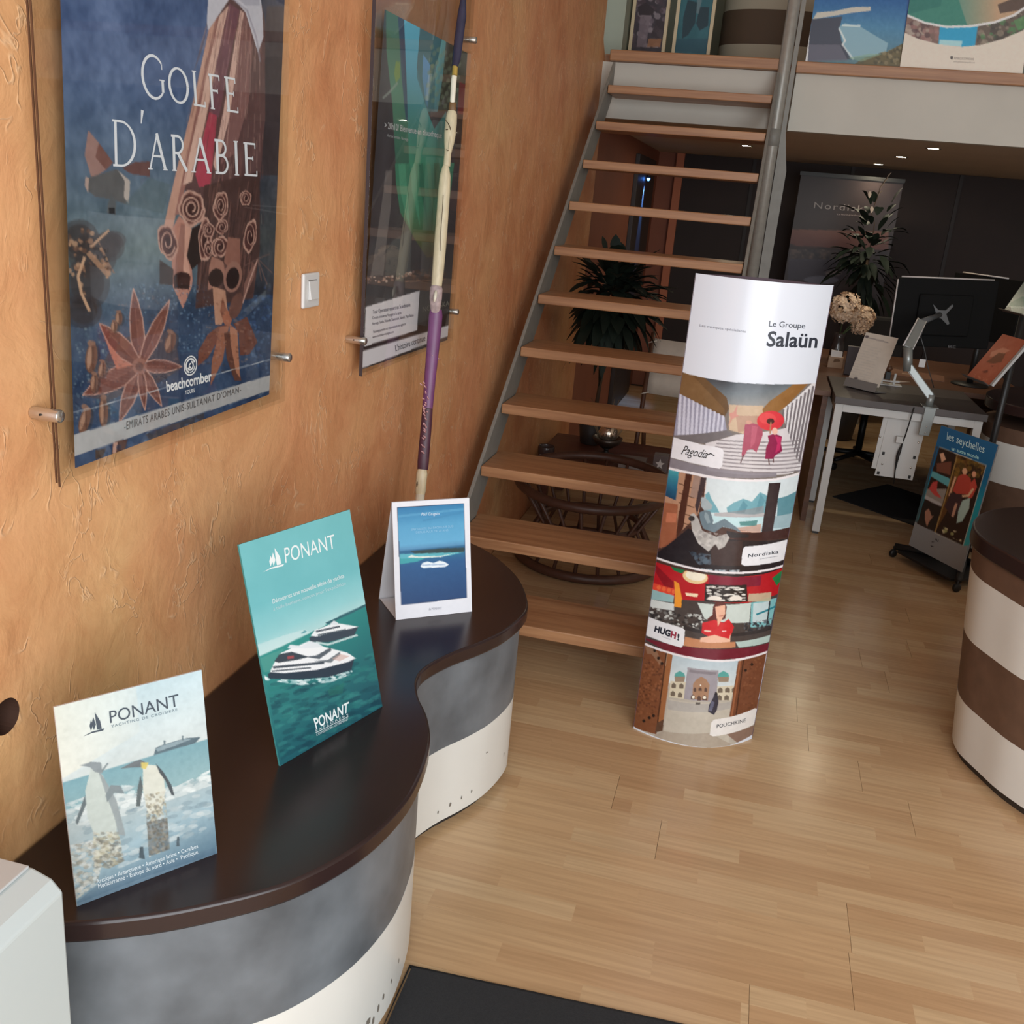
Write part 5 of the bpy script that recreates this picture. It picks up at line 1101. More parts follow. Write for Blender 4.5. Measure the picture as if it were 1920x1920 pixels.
# woman behind the bar
c.poly((88, 36, 30), [(945, 1480), (980, 1430), (1050, 1430), (1075, 1480), (1060, 1600), (1000, 1620), (960, 1700), (900, 1690), (890, 1600), (940, 1560)]); c.poly((226, 176, 150), [(965, 1480), (1060, 1460), (1060, 1550), (1020, 1620), (980, 1600)]); c.poly((200, 36, 44), [(840, 1640), (960, 1610), (1040, 1640), (1090, 1600), (1140, 1680), (1120, 1740), (1090, 1820), (960, 1810), (830, 1740)])
c.poly((226, 176, 150), [(985, 1600), (1030, 1600), (990, 1680)]); c.poly((230, 182, 156), [(820, 1790), (960, 1760), (1090, 1800), (1110, 1740), (1100, 1830), (900, 1840), (815, 1830)]); c.line((230, 200, 180), [(860, 1720), (920, 1725)], 16); c.line((235, 205, 200), [(1030, 1725), (1065, 1722)], 10); c.line((150, 50, 46), [(1000, 1575), (1040, 1570)], 7)
c.window(None)
c.poly((226, 226, 230), [(285, 1575), (640, 1690), (668, 1715), (655, 1860), (630, 1890), (262, 1760)])
# madrasa
c.z(1160, 1140, 1/6.0)
Q4 = [(280, 370), (460, 460), (640, 530), (900, 585), (1150, 600), (1380, 580), (1620, 500), (1460, 1440), (1250, 1540), (1000, 1570), (700, 1530), (400, 1440), (150, 1320)]
c.window(Q4); c.poly((176, 168, 156), Q4)
c.grad([(0, (180, 196, 204)), (1, (206, 212, 212))], [(600, 520), (1330, 590), (1280, 900), (560, 840)]); c.poly((186, 178, 164), [(570, 1020), (1260, 1040), (1200, 1600), (480, 1600)]); c.poly((160, 156, 154), [(560, 1030), (1250, 1050), (1230, 1130), (560, 1140)], 0.6); c.noise(6, 50, seed=71)
c.poly((206, 196, 172), [(590, 820), (760, 830), (740, 1020), (575, 1000)]); c.poly((204, 194, 172), [(1100, 880), (1275, 870), (1240, 1040), (1090, 1030)])
for (x, y) in ((600, 840), (685, 845), (590, 930), (670, 945), (1105, 890), (1180, 890), (1250, 890), (1095, 975), (1170, 975)): c.poly((110, 98, 86), [(x, y+60), (x, y+20), (x+25, y), (x+50, y+20), (x+48, y+60)])
for cx in (692, 1165): c.poly((146, 128, 110), [(cx-58, 770), (cx+58, 770), (cx+52, 830), (cx-52, 830)]); c.poly((86, 158, 152), [(cx-60, 770), (cx-50, 735), (cx, 705), (cx+50, 735), (cx+60, 770)])
c.poly((152, 146, 152), [(780, 665), (1115, 700), (1085, 1050), (735, 1020)]); c.poly((120, 112, 118), [(800, 690), (1095, 720), (1090, 750), (795, 720)], 0.7); c.poly((158, 120, 92), [(840, 850), (880, 800), (930, 770), (985, 800), (1020, 860), (1000, 1040), (830, 1020)])
for (x, y, w, h) in ((845, 890, 28, 50), (900, 890, 36, 40), (965, 890, 28, 50), (815, 970, 45, 55), (885, 980, 40, 60), (940, 975, 50, 60)): c.poly((84, 60, 50), [(x, y+h), (x, y+h*0.35), (x+w/2, y), (x+w, y+h*0.35), (x+w, y+h)])
c.ell((232, 224, 206), 842, 1000, 16, 18); c.ell((232, 224, 206), 965, 1005, 18, 18); c.ell((244, 240, 230), 922, 868, 8, 10); c.poly((90, 84, 78), [(865, 1060), (920, 1060), (918, 1085), (868, 1085)])
wd = (120, 72, 46)
c.poly(wd, [(270, 360), (545, 500), (430, 1420), (140, 1330)]); c.poly((150, 96, 60), [(555, 505), (615, 530), (510, 1260), (440, 1290)]); c.line((66, 38, 26), [(545, 500), (430, 1400)], 14); c.poly((88, 62, 48), [(440, 1290), (515, 1250), (500, 1380), (415, 1400)])
c.dabs([(86, 50, 34), (146, 92, 62)], 240, [(290, 560), (520, 640), (420, 1240), (190, 1230)], 12, seed=72, a=0.6); c.poly((150, 122, 100), [(300, 390), (420, 450), (500, 620), (470, 640), (380, 520), (330, 520)], 0.6)
for q in ((415, 480), (458, 565), (495, 625), (292, 1272), (352, 1236), (400, 1212)): c.ell((34, 22, 18), q[0], q[1], 17, 17)
c.poly((112, 66, 44), [(1320, 600), (1640, 490), (1520, 1160), (1220, 1230)]); c.line((70, 40, 28), [(1375, 590), (1290, 1210)], 14); c.line((166, 104, 70), [(1340, 600), (1245, 1220)], 18, 0.7); c.dabs([(96, 56, 38), (132, 82, 56)], 120, [(1400, 620), (1600, 540), (1520, 1120), (1320, 1180)], 12, seed=73, a=0.5); c.ell((40, 24, 20), 1395, 705, 16, 16); c.ell((40, 24, 20), 1462, 640, 14, 18)
c.poly((52, 50, 62), [(1075, 950), (1100, 955), (1110, 1060), (1090, 1150), (1060, 1200), (1000, 1165), (1010, 1090), (1050, 1020)]); c.poly((104, 106, 130), [(1040, 1040), (1070, 1060), (1040, 1160), (1005, 1155)], 0.8); c.ell((40, 36, 40), 1085, 960, 14, 18)
c.poly((104, 66, 52), [(1190, 1420), (1480, 1330), (1470, 1480), (1300, 1520)], 0.6); c.poly((150, 134, 118), [(500, 1380), (1020, 1400), (1250, 1540), (700, 1560), (400, 1440)], 0.5)
c.window(None)
c.poly((226, 222, 218), [(1060, 1252), (1490, 1140), (1510, 1150), (1478, 1320), (1455, 1335), (1050, 1442), (1015, 1425), (1030, 1290)])
# white dividing lines and border
c.z()
def vline(pts, w=4.5): c.line((230, 224, 226), pts, w)
vline([(1253, 878), (1300, 888), (1350, 897), (1400, 901), (1450, 899), (1494, 888)]); vline([(1230, 1046), (1280, 1061), (1330, 1071), (1380, 1074), (1430, 1070), (1463, 1062)], 4); vline([(1206, 1206), (1250, 1222), (1300, 1234), (1350, 1239), (1400, 1233), (1432, 1224)], 4)
c.noise(6, 130, pts=[(1282, 716), (1530, 726), (1412, 1390), (1300, 1404), (1186, 1368)], seed=58, octv=4)
tp = c.build('totem_print', tt, GLOSSPRINT, 1.06)
ZT1 = lambda x, y: (1180+x*400/1920.0, 490+y*400/1920.0); ZT2 = lambda x, y: (1160+x*0.1875, 860+y*0.1875); ZT3 = lambda x, y: (1160+x/6.0, 1140+y/6.0)
INK = (44, 50, 62)
lettering(TS, 'Le Groupe', ZT1(1255, 585), ZT1(1580, 605), ZT1(1262, 535), INK, tp, tr=ZT1(1586, 556)); lettering(TS, 'Sala\u00fcn', ZT1(1232, 762), ZT1(1688, 776), ZT1(1252, 632), INK, tp, tr=ZT1(1704, 650), bold=0.02)
lettering(TS, 'Les marques sp\u00e9cialistes', ZT1(637, 588), ZT1(1050, 642), ZT1(640, 565), (136, 136, 146), tp, tr=ZT1(1053, 621))
lettering(TS, 'Pagodia', ZT1(470, 1735), ZT1(700, 1775), ZT1(490, 1655), (40, 36, 38), tp, tr=ZT1(716, 1705), shear=0.4)
c0 = [ZT1(700, 1740), ZT1(735, 1724), ZT1(770, 1748), ZT1(768, 1756), ZT1(735, 1734), ZT1(702, 1748)]; q = TS.uv(np.array(c0)); mesh_obj('roof_emblem', TS.p(q[:, 0], q[:, 1], 0.0009), [(0, 1, 4, 5), (1, 2, 3, 4)], mat('ink_roof', (40, 36, 38), 0.5), tp)
lettering(TS, 'Nordiska', ZT2(1276, 988), ZT2(1560, 952), ZT2(1282, 955), INK, tp, tr=ZT2(1566, 917), spacing=1.1, bold=0.01); lettering(TS, 'Le Nord grandeur nature', ZT2(1390, 1008), ZT2(1552, 984), ZT2(1391, 998), (120, 124, 134), tp)
lettering(TS, 'HUG', ZT2(360, 1725), ZT2(516, 1780), ZT2(372, 1672), (34, 38, 54), tp, tr=ZT2(528, 1722), bold=0.05); lettering(TS, 'H', ZT2(520, 1782), ZT2(572, 1802), ZT2(530, 1724), (150, 40, 66), tp, tr=ZT2(584, 1742), bold=0.05); lettering(TS, '!', ZT2(588, 1812), ZT2(606, 1818), ZT2(592, 1752), INK, tp, tr=ZT2(612, 1758), bold=0.03)
lettering(TS, 'VOYAGES', ZT2(436, 1784), ZT2(520, 1812), ZT2(438, 1776), (130, 132, 142), tp)
lettering(TS, 'POUCHKINE', ZT3(1088, 1352), ZT3(1392, 1292), ZT3(1090, 1312), INK, tp, tr=ZT3(1394, 1252))

# ================================================================== MEZZANINE: boards, framed pictures, striped counter
def board_thing(label, surf, t, m_, cat='poster board', name='poster_board', grp=None):
    base = (surf.c[2]+surf.c[3])/2
    o = empty(name, tuple(base), label, cat, grp)
    prism('board', [p-surf.n*0.0004 for p in surf.c], -surf.n*t, m_, o); return o
GM = 1.75
s = Surf((1.127, 6.20, 2.96), (1.618, 6.20, 2.96), (1.632, 6.188, 2.512), (1.130, 6.188, 2.512))
o = board_thing('blue coastal poster board standing on the timber mezzanine edge', s, 0.008, WHITE)
c = Cv(s, 130, 110, (44, 78, 128)); c.z(1440, 0, 0.25)
c.grad([(0, (30, 66, 120)), (0.55, (34, 78, 132)), (0.75, (70, 118, 150)), (1, (84, 110, 116))], [(250, -700), (1100, -700), (1000, 500), (250, 470)]); c.noise(7, 40, seed=81)
c.poly((172, 170, 160), [(340, 140), (370, 90), (500, 80), (640, 50), (770, 48), (770, 78), (640, 92), (500, 115)]); c.poly((62, 66, 78), [(330, 140), (560, 120), (540, 200), (550, 300), (620, 440), (290, 450)]); c.poly((92, 92, 104), [(310, 330), (540, 330), (600, 450), (290, 460)], 0.8)
c.poly((128, 160, 172), [(530, 200), (580, 170), (700, 200), (900, 320), (880, 400), (640, 430), (570, 330)], 0.85); c.line((206, 214, 214), [(535, 210), (580, 300), (560, 330), (640, 440)], 14, 0.7); c.line((186, 200, 206), [(560, 185), (690, 190)], 16, 0.8)
c.poly((92, 84, 60), [(700, 440), (900, 380), (1010, 320), (1010, 500), (650, 480)]); c.dabs([(130, 120, 92), (64, 62, 48)], 60, [(720, 430), (1000, 340), (990, 490), (680, 470)], 14, seed=82, a=0.6); c.poly((120, 150, 130), [(600, 430), (760, 400), (860, 400), (700, 460)], 0.6)
c.poly((206, 206, 204), [(300, -700), (385, -700), (300, 460), (270, 460)])
pt = c.build('poster_print', o, PRINT, GM)
s = Surf((1.612, 6.186, 2.96), (2.21, 6.186, 2.96), (2.250, 6.172, 2.510), (1.629, 6.172, 2.510))
o = board_thing('white edged beach poster board with a sweeping arc on the timber mezzanine edge', s, 0.008, WHITE)
c = Cv(s, 150, 110, (196, 188, 176)); c.z(1440, 0, 0.25)
c.poly((192, 184, 172), [(960, -700), (2000, -700), (2000, 700), (960, 700)])
top = [(1000, -700), (2000, -700), (2000, 10)]; arcp = [(1960, 30), (1840, 110), (1700, 160), (1520, 190), (1340, 195), (1180, 165), (1050, 110)]
c.window([(980, -700), (2000, -700)]+[(2000, 170), (1900, 225), (1760, 285), (1600, 330), (1450, 345), (1280, 325), (1130, 285), (1000, 225)])
c.poly((110, 90, 84), [(960, -700), (2000, -700), (2000, 700), (960, 700)]); c.dabs([(132, 100, 96), (80, 62, 64), (150, 140, 130)], 60, [(1030, 130), (1290, 200), (1280, 330), (1030, 260)], 22, seed=83, a=0.7)
c.poly((44, 140, 178), [(1290, 190), (1575, 190), (1550, 350), (1280, 330)]); c.poly((190, 206, 206), [(1290, 290), (1460, 300), (1450, 345), (1285, 330)], 0.7); c.poly((92, 82, 74), [(1580, 190), (1960, 30), (2000, 200), (1560, 350)]); c.dabs([(134, 124, 110), (64, 60, 56), (70, 120, 76)], 90, [(1580, 190), (1960, 60), (1900, 260), (1560, 340)], 20, seed=84, a=0.6); c.poly((80, 132, 84), [(1840, 150), (1940, 100), (1980, 190), (1870, 220)], 0.7)
c.window(top+arcp+[(1000, 90)])
c.poly((58, 116, 104), [(960, -700), (2000, -700), (2000, 300), (960, 300)]); c.grad([(0, (52, 124, 120)), (1, (176, 140, 112))], [(1200, -700), (2000, -700), (1960, 100), (1500, 200)], 0.9, along=((1250, 100), (1720, 60))); c.poly((70, 58, 54), [(1720, 30), (1960, -60), (1960, 60), (1740, 95)], 0.85); c.poly((40, 96, 92), [(1050, -700), (1350, -700), (1300, 40), (1060, 100)], 0.5)
c.window(None); c.line((206, 216, 216), [(2000, 5)]+arcp+[(1040, 100)], 17)
c.noise(4, 60, seed=85)
pt = c.build('poster_print', o, PRINT, GM)
lettering(s, 'REPUBLIQUE DOMINICAINE', (1789, 110.5), (1826, 112.5), (1789, 106), (120, 110, 104), pt, g=GM); lettering(s, 'www.godominicanrepublic.com', (1788, 116.5), (1828, 118.5), (1788, 113), (140, 130, 122), pt, g=GM)
q = s.uv(np.array([(1782, 105), (1786, 104), (1787, 108), (1785, 112), (1782, 109)])); mesh_obj('logo_mark', s.p(q[:, 0], q[:, 1], 0.0008), [tuple(range(5))], mat('ink_logo_mark', (100, 92, 92), 0.5), pt)

FRW = mat('pale_wood_frame', (176, 160, 130), 0.5, g=1.5)
def framed(x0, x1, paint, label):
    y = 6.80; z0, z1 = 2.502, 3.25
    o = empty('framed_picture', ((x0+x1)/2, y, z0), label, 'picture')
    for nm, lo, hi in (('frame_side', (x0, y-0.012, z0), (x0+0.02, y+0.02, z1)), ('frame_side', (x1-0.02, y-0.012, z0), (x1, y+0.02, z1)), ('frame_rail', (x0+0.02, y-0.012, z0), (x1-0.02, y+0.02, z0+0.02)), ('frame_rail', (x0+0.02, y-0.012, z1-0.02), (x1-0.02, y+0.02, z1))): box(nm, lo, hi, FRW, o)
    s = Surf((x0+0.02, y, z1-0.02), (x1-0.02, y, z1-0.02), (x1-0.02, y, z0+0.02), (x0+0.02, y, z0+0.02)); c = Cv(s, 60, 150, (50, 44, 50)); c.z(1080, 0, 0.21875); paint(c); c.build('picture_print', o, PRINT, 1.6)
    return o
def paint_a(c):
    c.noise(8, 20, seed=91); P = [(480, -900), (850, -900), (800, 410), (460, 400)]
    c.dabs([(128, 118, 122), (60, 48, 54), (96, 84, 92)], 260, P, 26, seed=92, a=0.7); c.poly((44, 36, 40), [(530, 60), (600, 20), (670, 80), (660, 130), (540, 130)]); c.poly((104, 92, 98), [(555, 130), (640, 130), (600, 400), (520, 400)], 0.8); c.poly((44, 34, 38), [(690, 170), (790, 190), (770, 380), (640, 300)], 0.8); c.poly((130, 88, 60), [(620, 330), (730, 330), (720, 400), (610, 400)], 0.9)
def paint_b(c):
    c.poly((40, 84, 92), [(840, -900), (1230, -900), (1150, 470), (830, 450)]); c.noise(10, 10, seed=93); c.poly((24, 40, 48), [(960, 0), (1040, 20), (1020, 200), (960, 300), (910, 330), (920, 150)], 0.8); c.poly((26, 40, 48), [(1060, 60), (1140, 60), (1130, 220), (1060, 260), (1030, 200)], 0.8); c.poly((30, 62, 76), [(860, 330), (1160, 330), (1150, 460), (850, 440)], 0.6); c.poly((110, 116, 120), [(1040, 0), (1080, 0), (1050, 120), (1030, 110)], 0.6)
framed(0.045, 0.275, paint_a, 'framed dark street photograph standing on the stair landing')
framed(0.318, 0.555, paint_b, 'framed teal underwater photograph standing on the stair landing')
GL = mat('beige_band_paint', (186, 178, 158), 0.6); BR2 = mat('brown_band_paint', (96, 78, 62), 0.7)
mo = [tuple(p) for p in spline([(0.66, 7.75), (0.575, 7.35), (0.62, 7.10), (0.85, 7.00), (1.2, 7.04), (1.7, 7.3)], 6)]+[(1.7, 7.85)]
mc = empty('curved_counter', (1.1, 7.4, 2.5), 'curved brown and beige striped desk up on the mezzanine beside the framed pictures', 'counter')
if True:
    n_ = len(mo)
    for nm, z0, z1, m_ in (('beige_band', 2.501, 2.705, GL), ('brown_band', 2.705, 2.905, BR2), ('beige_band', 2.905, 3.10, GL), ('brown_band', 3.10, 3.25, BR2)):
        auto_smooth(prism(nm, [(p[0], p[1], z0) for p in mo], (0, 0, z1-z0), m_, mc))
    auto_smooth(prism('worktop', [(p[0], p[1], 3.25) for p in offset_poly(mo, 0.02)], (0, 0, 0.04), DARKTOP, mc))

# ================================================================== DOWNLIGHTS
def downlight(x, y, power, label, grp='recessed downlights in the mezzanine soffit'):
    o = empty('downlight', (x, y, ZS), label, 'light', grp)
    lathe('trim_ring', [(0.034, 0.0), (0.046, -0.004), (0.046, -0.001), (0.036, 0.0)], (x, y, ZS-0.0005), CHROME, o, segs=24)
    lathe('lamp_disc', [(0.001, -0.0022), (0.031, -0.0022), (0.034, -0.0004)], (x, y, ZS-0.0005), mat('lamp_glow', (255, 240, 214), 0.5, emit=(255, 236, 204), estr=250.0), o, segs=24)
    l = bpy.data.lights.new('downlight_beam', 'SPOT'); l.energy = power; l.color = (1.0, 0.82, 0.62); l.spot_size = math.radians(110); l.spot_blend = 0.8; l.shadow_soft_size = 0.035
    lo = bpy.data.objects.new('downlight_beam', l); lo.location = (x, y, ZS-0.012); COL.objects.link(lo); adopt(lo, o)
for (x, y, t_) in ((1.956, 6.736, 'close behind the white fascia'), (1.895, 7.784, 'between two others above the wooden desk'), (1.860, 8.971, 'next to the roll-up banner')): downlight(x, y, 5, 'round recessed downlight '+t_)
downlight(0.828, 7.82, 3, 'small round downlight glowing in the soffit behind the stair treads', None)

# blue lamp on the dark door beyond the stair
bp_ = at((1216, 334), 0, 0.062)
bl_ = empty('wall_lamp', tuple(bp_), 'small blue lamp shining down the dark door behind the stairs', 'lamp')
lathe('lamp_body', [(0.012, 0.0), (0.018, 0.02), (0.018, 0.05), (0.010, 0.06)], tuple(bp_), BLACK, bl_, segs=14)
lathe('lens', [(0.002, -0.022), (0.010, -0.016), (0.0135, -0.004), (0.0135, -0.0005)], tuple(bp_), mat('blue_glow', (90, 150, 255), 0.4, emit=(70, 140, 255), estr=16.0), bl_, segs=14)
box('bracket', (0.0355, float(bp_[1])-0.008, float(bp_[2])+0.02), (0.045, float(bp_[1])+0.008, float(bp_[2])+0.045), BLACK, bl_)
l = bpy.data.lights.new('blue_beam', 'SPOT'); l.energy = 80.0; l.color = (0.12, 0.35, 1.0); l.spot_size = math.radians(38); l.spot_blend = 0.6; l.shadow_soft_size = 0.01
lo = bpy.data.objects.new('blue_beam', l); lo.location = (float(bp_[0]), float(bp_[1]), float(bp_[2])-0.024); lo.rotation_euler = (0, math.radians(9), 0); COL.objects.link(lo); adopt(lo, bl_)

# ================================================================== WORK DESK WITH MONITOR
DESKT = mat('charcoal_desk_laminate', (82, 74, 72), 0.45, var=0.06, vscale=12); WFR = mat('white_powder_coat', (205, 203, 200), 0.45)
WALN = wood_material('walnut_brown', (86, 56, 40), (112, 75, 53), 0.45, 0)
dk = empty('work_desk', (2.0, 5.9, 0), 'charcoal topped desk on a white metal frame behind the totem', 'desk')
box('desk_top', (1.562, 5.565, 0.752), (2.34, 6.30, 0.790), DESKT, dk, bevel=0.003)
for x0 in (1.572, 2.285):
    for y0 in (5.588, 6.235): box('leg', (x0, y0, 0.012), (x0+0.042, y0+0.042, 0.752), WFR, dk, bevel=0.002); box('foot', (x0+0.004, y0+0.004, 0.0), (x0+0.038, y0+0.038, 0.012), BLACK, dk)
box('front_rail', (1.614, 5.588, 0.708), (2.285, 5.630, 0.7515), WFR, dk); box('back_rail', (1.614, 6.235, 0.708), (2.285, 6.277, 0.7515), WFR, dk)
for x0 in (1.572, 2.285): box('side_rail', (x0, 5.630, 0.708), (x0+0.042, 6.235, 0.7515), WFR, dk)
cp = prism('cable_panel', [(1.850, 5.632, 0.372), (2.050, 5.632, 0.372), (2.060, 5.632, 0.707), (1.860, 5.632, 0.707)], (0, 0.004, 0), WFR, dk)
prism('panel_flange', [(1.826, 5.6315, 0.410), (1.8495, 5.6315, 0.410), (1.8595, 5.6315, 0.707), (1.836, 5.6315, 0.707)], (0, 0.012, 0), WFR, cp)
for (x, z) in ((1.866, 0.388), (2.030, 0.388), (1.872, 0.500), (2.034, 0.500)): box('slot', (x-0.006, 5.6312, z-0.009), (x+0.008, 5.6319, z+0.009), BLACK, cp)
for (x, z) in ((1.878, 0.44), (2.028, 0.44), (2.04, 0.585), (1.838, 0.59)): lathe('rivet', [(0.006, 0), (0.005, 0.002), (0.001, 0.003)], (x, 5.6315, z), CHROME, cp, segs=12, axis=(0, -1, 0))
cb = tube('power_cable', [(1.975, 5.60, 0.791), (1.968, 5.560, 0.780), (1.962, 5.556, 0.72), (1.957, 5.580, 0.62), (1.955, 5.610, 0.57), (1.950, 5.612, 0.53), (1.946, 5.612, 0.50), (1.948, 5.615, 0.42), (1.957, 5.62, 0.34)], [0.0035]*5+[0.009, 0.009, 0.0035, 0.003], BLACK, dk, segs=8)
box('plug', (1.918, 5.595, 0.575), (1.957, 5.6305, 0.610), WFR, dk, bevel=0.003)

dk2 = empty('wooden_desk', (1.95, 7.0, 0), 'brown wooden desk with solid ends behind the charcoal desk', 'desk')
box('desk_top', (1.43, 6.36, 0.748), (2.75, 7.72, 0.780), WALN, dk2, bevel=0.003); box('end_panel', (1.515, 5.80, 0.0), (1.545, 7.68, 0.748), WALN, dk2); box('side_top', (1.40, 5.78, 0.748), (1.556, 6.36, 0.780), WALN, dk2, bevel=0.003); box('end_panel', (2.70, 6.40, 0.0), (2.73, 7.68, 0.748), WALN, dk2); box('stretcher', (1.545, 6.95, 0.60), (2.70, 6.975, 0.748), WALN, dk2)

mn = empty('monitor', (2.03, 5.66, 0.79), 'black monitor seen from behind on a grey jointed clamp arm', 'monitor')
ARM = mat('silver_grey_arm', (150, 154, 152), 0.35, 0.5)
ctr = np.array([2.105, 6.10, 1.238]); ex = np.array([0.985, 0.17, 0.05]); ex /= np.linalg.norm(ex); ez = np.array([0.0, 0.0, 1.0]); ey = np.cross(ez, ex); ey /= np.linalg.norm(ey); eu = np.cross(ex, ey)
def mon_pt(a, b, d=0.0): return ctr+ex*a+eu*b+ey*d
pn = prism('screen_housing', [mon_pt(-0.275, -0.185), mon_pt(0.275, -0.185), mon_pt(0.275, 0.195), mon_pt(-0.275, 0.195)], ey*0.022, mat('matt_black_housing', (13, 13, 13), 0.75, spec=0.2), mn, bevel=0.004)
prism('back_bulge', [mon_pt(-0.15, -0.12, -0.018), mon_pt(0.15, -0.12, -0.018), mon_pt(0.15, 0.11, -0.018), mon_pt(-0.15, 0.11, -0.018)], ey*0.018, mat('matt_black_housing'), mn, bevel=0.008)
LE = mat('light_bezel_edge', (206, 200, 198), 0.4)
tube('bezel_edge', [mon_pt(-0.279, -0.18, -0.001), mon_pt(-0.279, 0.185, -0.001)], 0.0042, LE, mn, segs=8); tube('bezel_edge', [mon_pt(-0.262, 0.2, -0.001), mon_pt(0.245, 0.2, -0.001)], 0.0042, LE, mn, segs=8)
def x_arm(a): return [mon_pt(-0.004-a*0.01, 0.0)]
vs_ = [(-0.055, 0.052), (-0.02, 0.02), (0.02, 0.02), (0.05, 0.055), (0.058, 0.045), (0.026, 0.0), (0.052, -0.052), (0.042, -0.06), (0.0, -0.024), (-0.05, -0.02), (-0.06, -0.03), (-0.03, 0.0)]
prism('mount_plate', [mon_pt(a-0.02, b+0.005, -0.026) for a, b in vs_], ey*0.008, mat('dark_grey_mount', (92, 94, 96), 0.4), mn)
a0 = np.array([2.050, 5.625, 0.795]); a1 = np.array([2.050, 5.625, 0.852]); a2 = at((1704, 686), 1, 5.66); a3 = at((1702, 655), 1, 5.67); a4 = at((1729, 603), 1, 5.80); a5 = mon_pt(-0.03, 0.0, -0.03)
lathe('arm_pillar', [(0.020, 0), (0.020, 0.062)], (2.050, 5.625, 0.7905), ARM, mn, segs=18)
def slab_arm(name, p, q, w=0.022, t=0.016):
    d = (q-p)/np.linalg.norm(q-p); v = p-CAM; v /= np.linalg.norm(v); sd = np.cross(d, v); sd /= np.linalg.norm(sd); dp = np.cross(sd, d)
    P_ = [p-sd*w, p+sd*w, q+sd*w*0.85, q-sd*w*0.85]; o = prism(name, [x-dp*t for x in P_], dp*2*t, ARM, mn, bevel=0.005); return o, sd, dp
lo_a, sd, dp = slab_arm('lower_arm', a1+np.array([0, 0, -0.012]), a2)
tube('cable_channel', [a1+sd*0.024-dp*0.012, a2+sd*0.02-dp*0.012+(a1-a2)*0.1], 0.003, LE, lo_a, segs=6)
tube('elbow', [a2-np.array([0, 0, 0.028]), a3+np.array([0, 0, 0.01])], 0.024, ARM, mn, segs=18)
up_a, sd, dp = slab_arm('upper_arm', a3, a4, 0.026, 0.018)
tube('cable_channel', [a3+sd*0.03-dp*0.014, a4+sd*0.026-dp*0.014], 0.0045, LE, up_a, segs=6); tube('cable_channel', [a3-sd*0.024-dp*0.016, a4-sd*0.02-dp*0.016], 0.0025, LE, up_a, segs=6)
tube('tilt_head', [a4, a5], [0.016, 0.014], mat('dark_grey_mount'), mn, segs=14)
prism('clamp', [(2.018, 5.560, 0.640), (2.072, 5.560, 0.640), (2.080, 5.560, 0.7905), (2.024, 5.560, 0.7905)], (0, 0.0045, 0), ARM, mn, bevel=0.002)
box('clamp_foot', (2.010, 5.560, 0.7902), (2.092, 5.665, 0.7952), ARM, mn, bevel=0.002)
for z in (0.655, 0.69): lathe('clamp_screw', [(0.004, 0), (0.003, 0.002)], (2.05, 5.560, z), CHROME, mn, segs=10, axis=(0, -1, 0))
tube('signal_cable', [mon_pt(-0.10, -0.06, -0.02), mon_pt(-0.13, -0.12, -0.07), mon_pt(-0.10, -0.20, -0.09), mon_pt(-0.05, -0.30, -0.04), mon_pt(0.02, -0.42, 0.02)], 0.0025, mat('dark_grey_mount'), mn, segs=6)
tg = at((1729, 681), 1, 5.82); box('cable_tag', tuple(tg-np.array([0.016, 0.002, 0.022])), tuple(tg+np.array([0.016, 0.002, 0.022])), LE, mn)
MS = Surf(mon_pt(-0.15, 0.11, -0.0185), mon_pt(0.15, 0.11, -0.0185), mon_pt(0.15, -0.12, -0.0185), mon_pt(-0.15, -0.12, -0.0185))
lettering(MS, 'BE', (1778, 652), (1792, 653), (1778, 647), (90, 90, 92), pn)

mn2 = empty('monitor', (2.42, 6.62, 0.78), 'second black monitor angled behind the clamp-arm monitor', 'monitor')
cc = np.array([2.41, 6.66, 1.26]); e2 = np.array([0.62, -0.78, 0.0]); f2 = np.cross(ez, e2)
def m2(a, b, d=0.0): return cc+e2*a+ez*b+f2*d
prism('screen_housing', [m2(-0.26, -0.19), m2(0.26, -0.19), m2(0.26, 0.185), m2(-0.26, 0.185)], f2*0.02, mat('matt_black_housing'), mn2, bevel=0.003)
tube('bezel_edge', [m2(-0.20, 0.19), m2(0.14, 0.19)], 0.0045, LE, mn2, segs=8); tube('stand_column', [m2(0, -0.1, 0.04), m2(0, -0.47, 0.04)], 0.02, BLACK, mn2, segs=14); lathe('stand_base', [(0.11, 0), (0.11, 0.008), (0.02, 0.014)], tuple(m2(0, -0.4795, 0.04)), BLACK, mn2)

# leaflet holder on the desk
lbl, lbr = np.array([1.640, 5.960, 0.7905]), np.array([1.800, 5.822, 0.7905])
le = (lbr-lbl)/np.linalg.norm(lbr-lbl); ln = np.array([-le[1], le[0], 0]); lt = math.radians(17.8); lu = math.cos(lt)*ez+math.sin(lt)*ln; lf = np.cross(le, lu); lf = lf if np.dot(lf, CAM-lbl) > 0 else -lf
lh = empty('leaflet_holder', tuple((lbl+lbr)/2), 'leaning acrylic holder with a printed white sheet on the charcoal desk', 'leaflet holder')
b0, b1 = lbl+lu*0.035, lbr+lu*0.035; t0, t1 = lbl+lu*0.325, lbr+lu*0.325
s = Surf(t0, t1, b1, b0); c = Cv(s, 40, 60, (150, 142, 132)); c.noise(5, 10, seed=95)
c.z(1540, 500, 220/1625.0); c.line((96, 90, 90), [(660, 990), (920, 1055)], 12, 0.9); c.ell((70, 64, 66), 635, 975, 26, 20); c.ell((66, 60, 60), 485, 1540, 26, 16)
for k in range(14): c.line((128, 122, 116), [(560-k*14, 1080+k*36), (830-k*14, 1150+k*36)], 5, 0.6)
c.poly((74, 64, 62), [(320, 1560), (640, 1680), (620, 1740), (300, 1620)])
c.build('printed_sheet', lh, PRINT, 2.4)
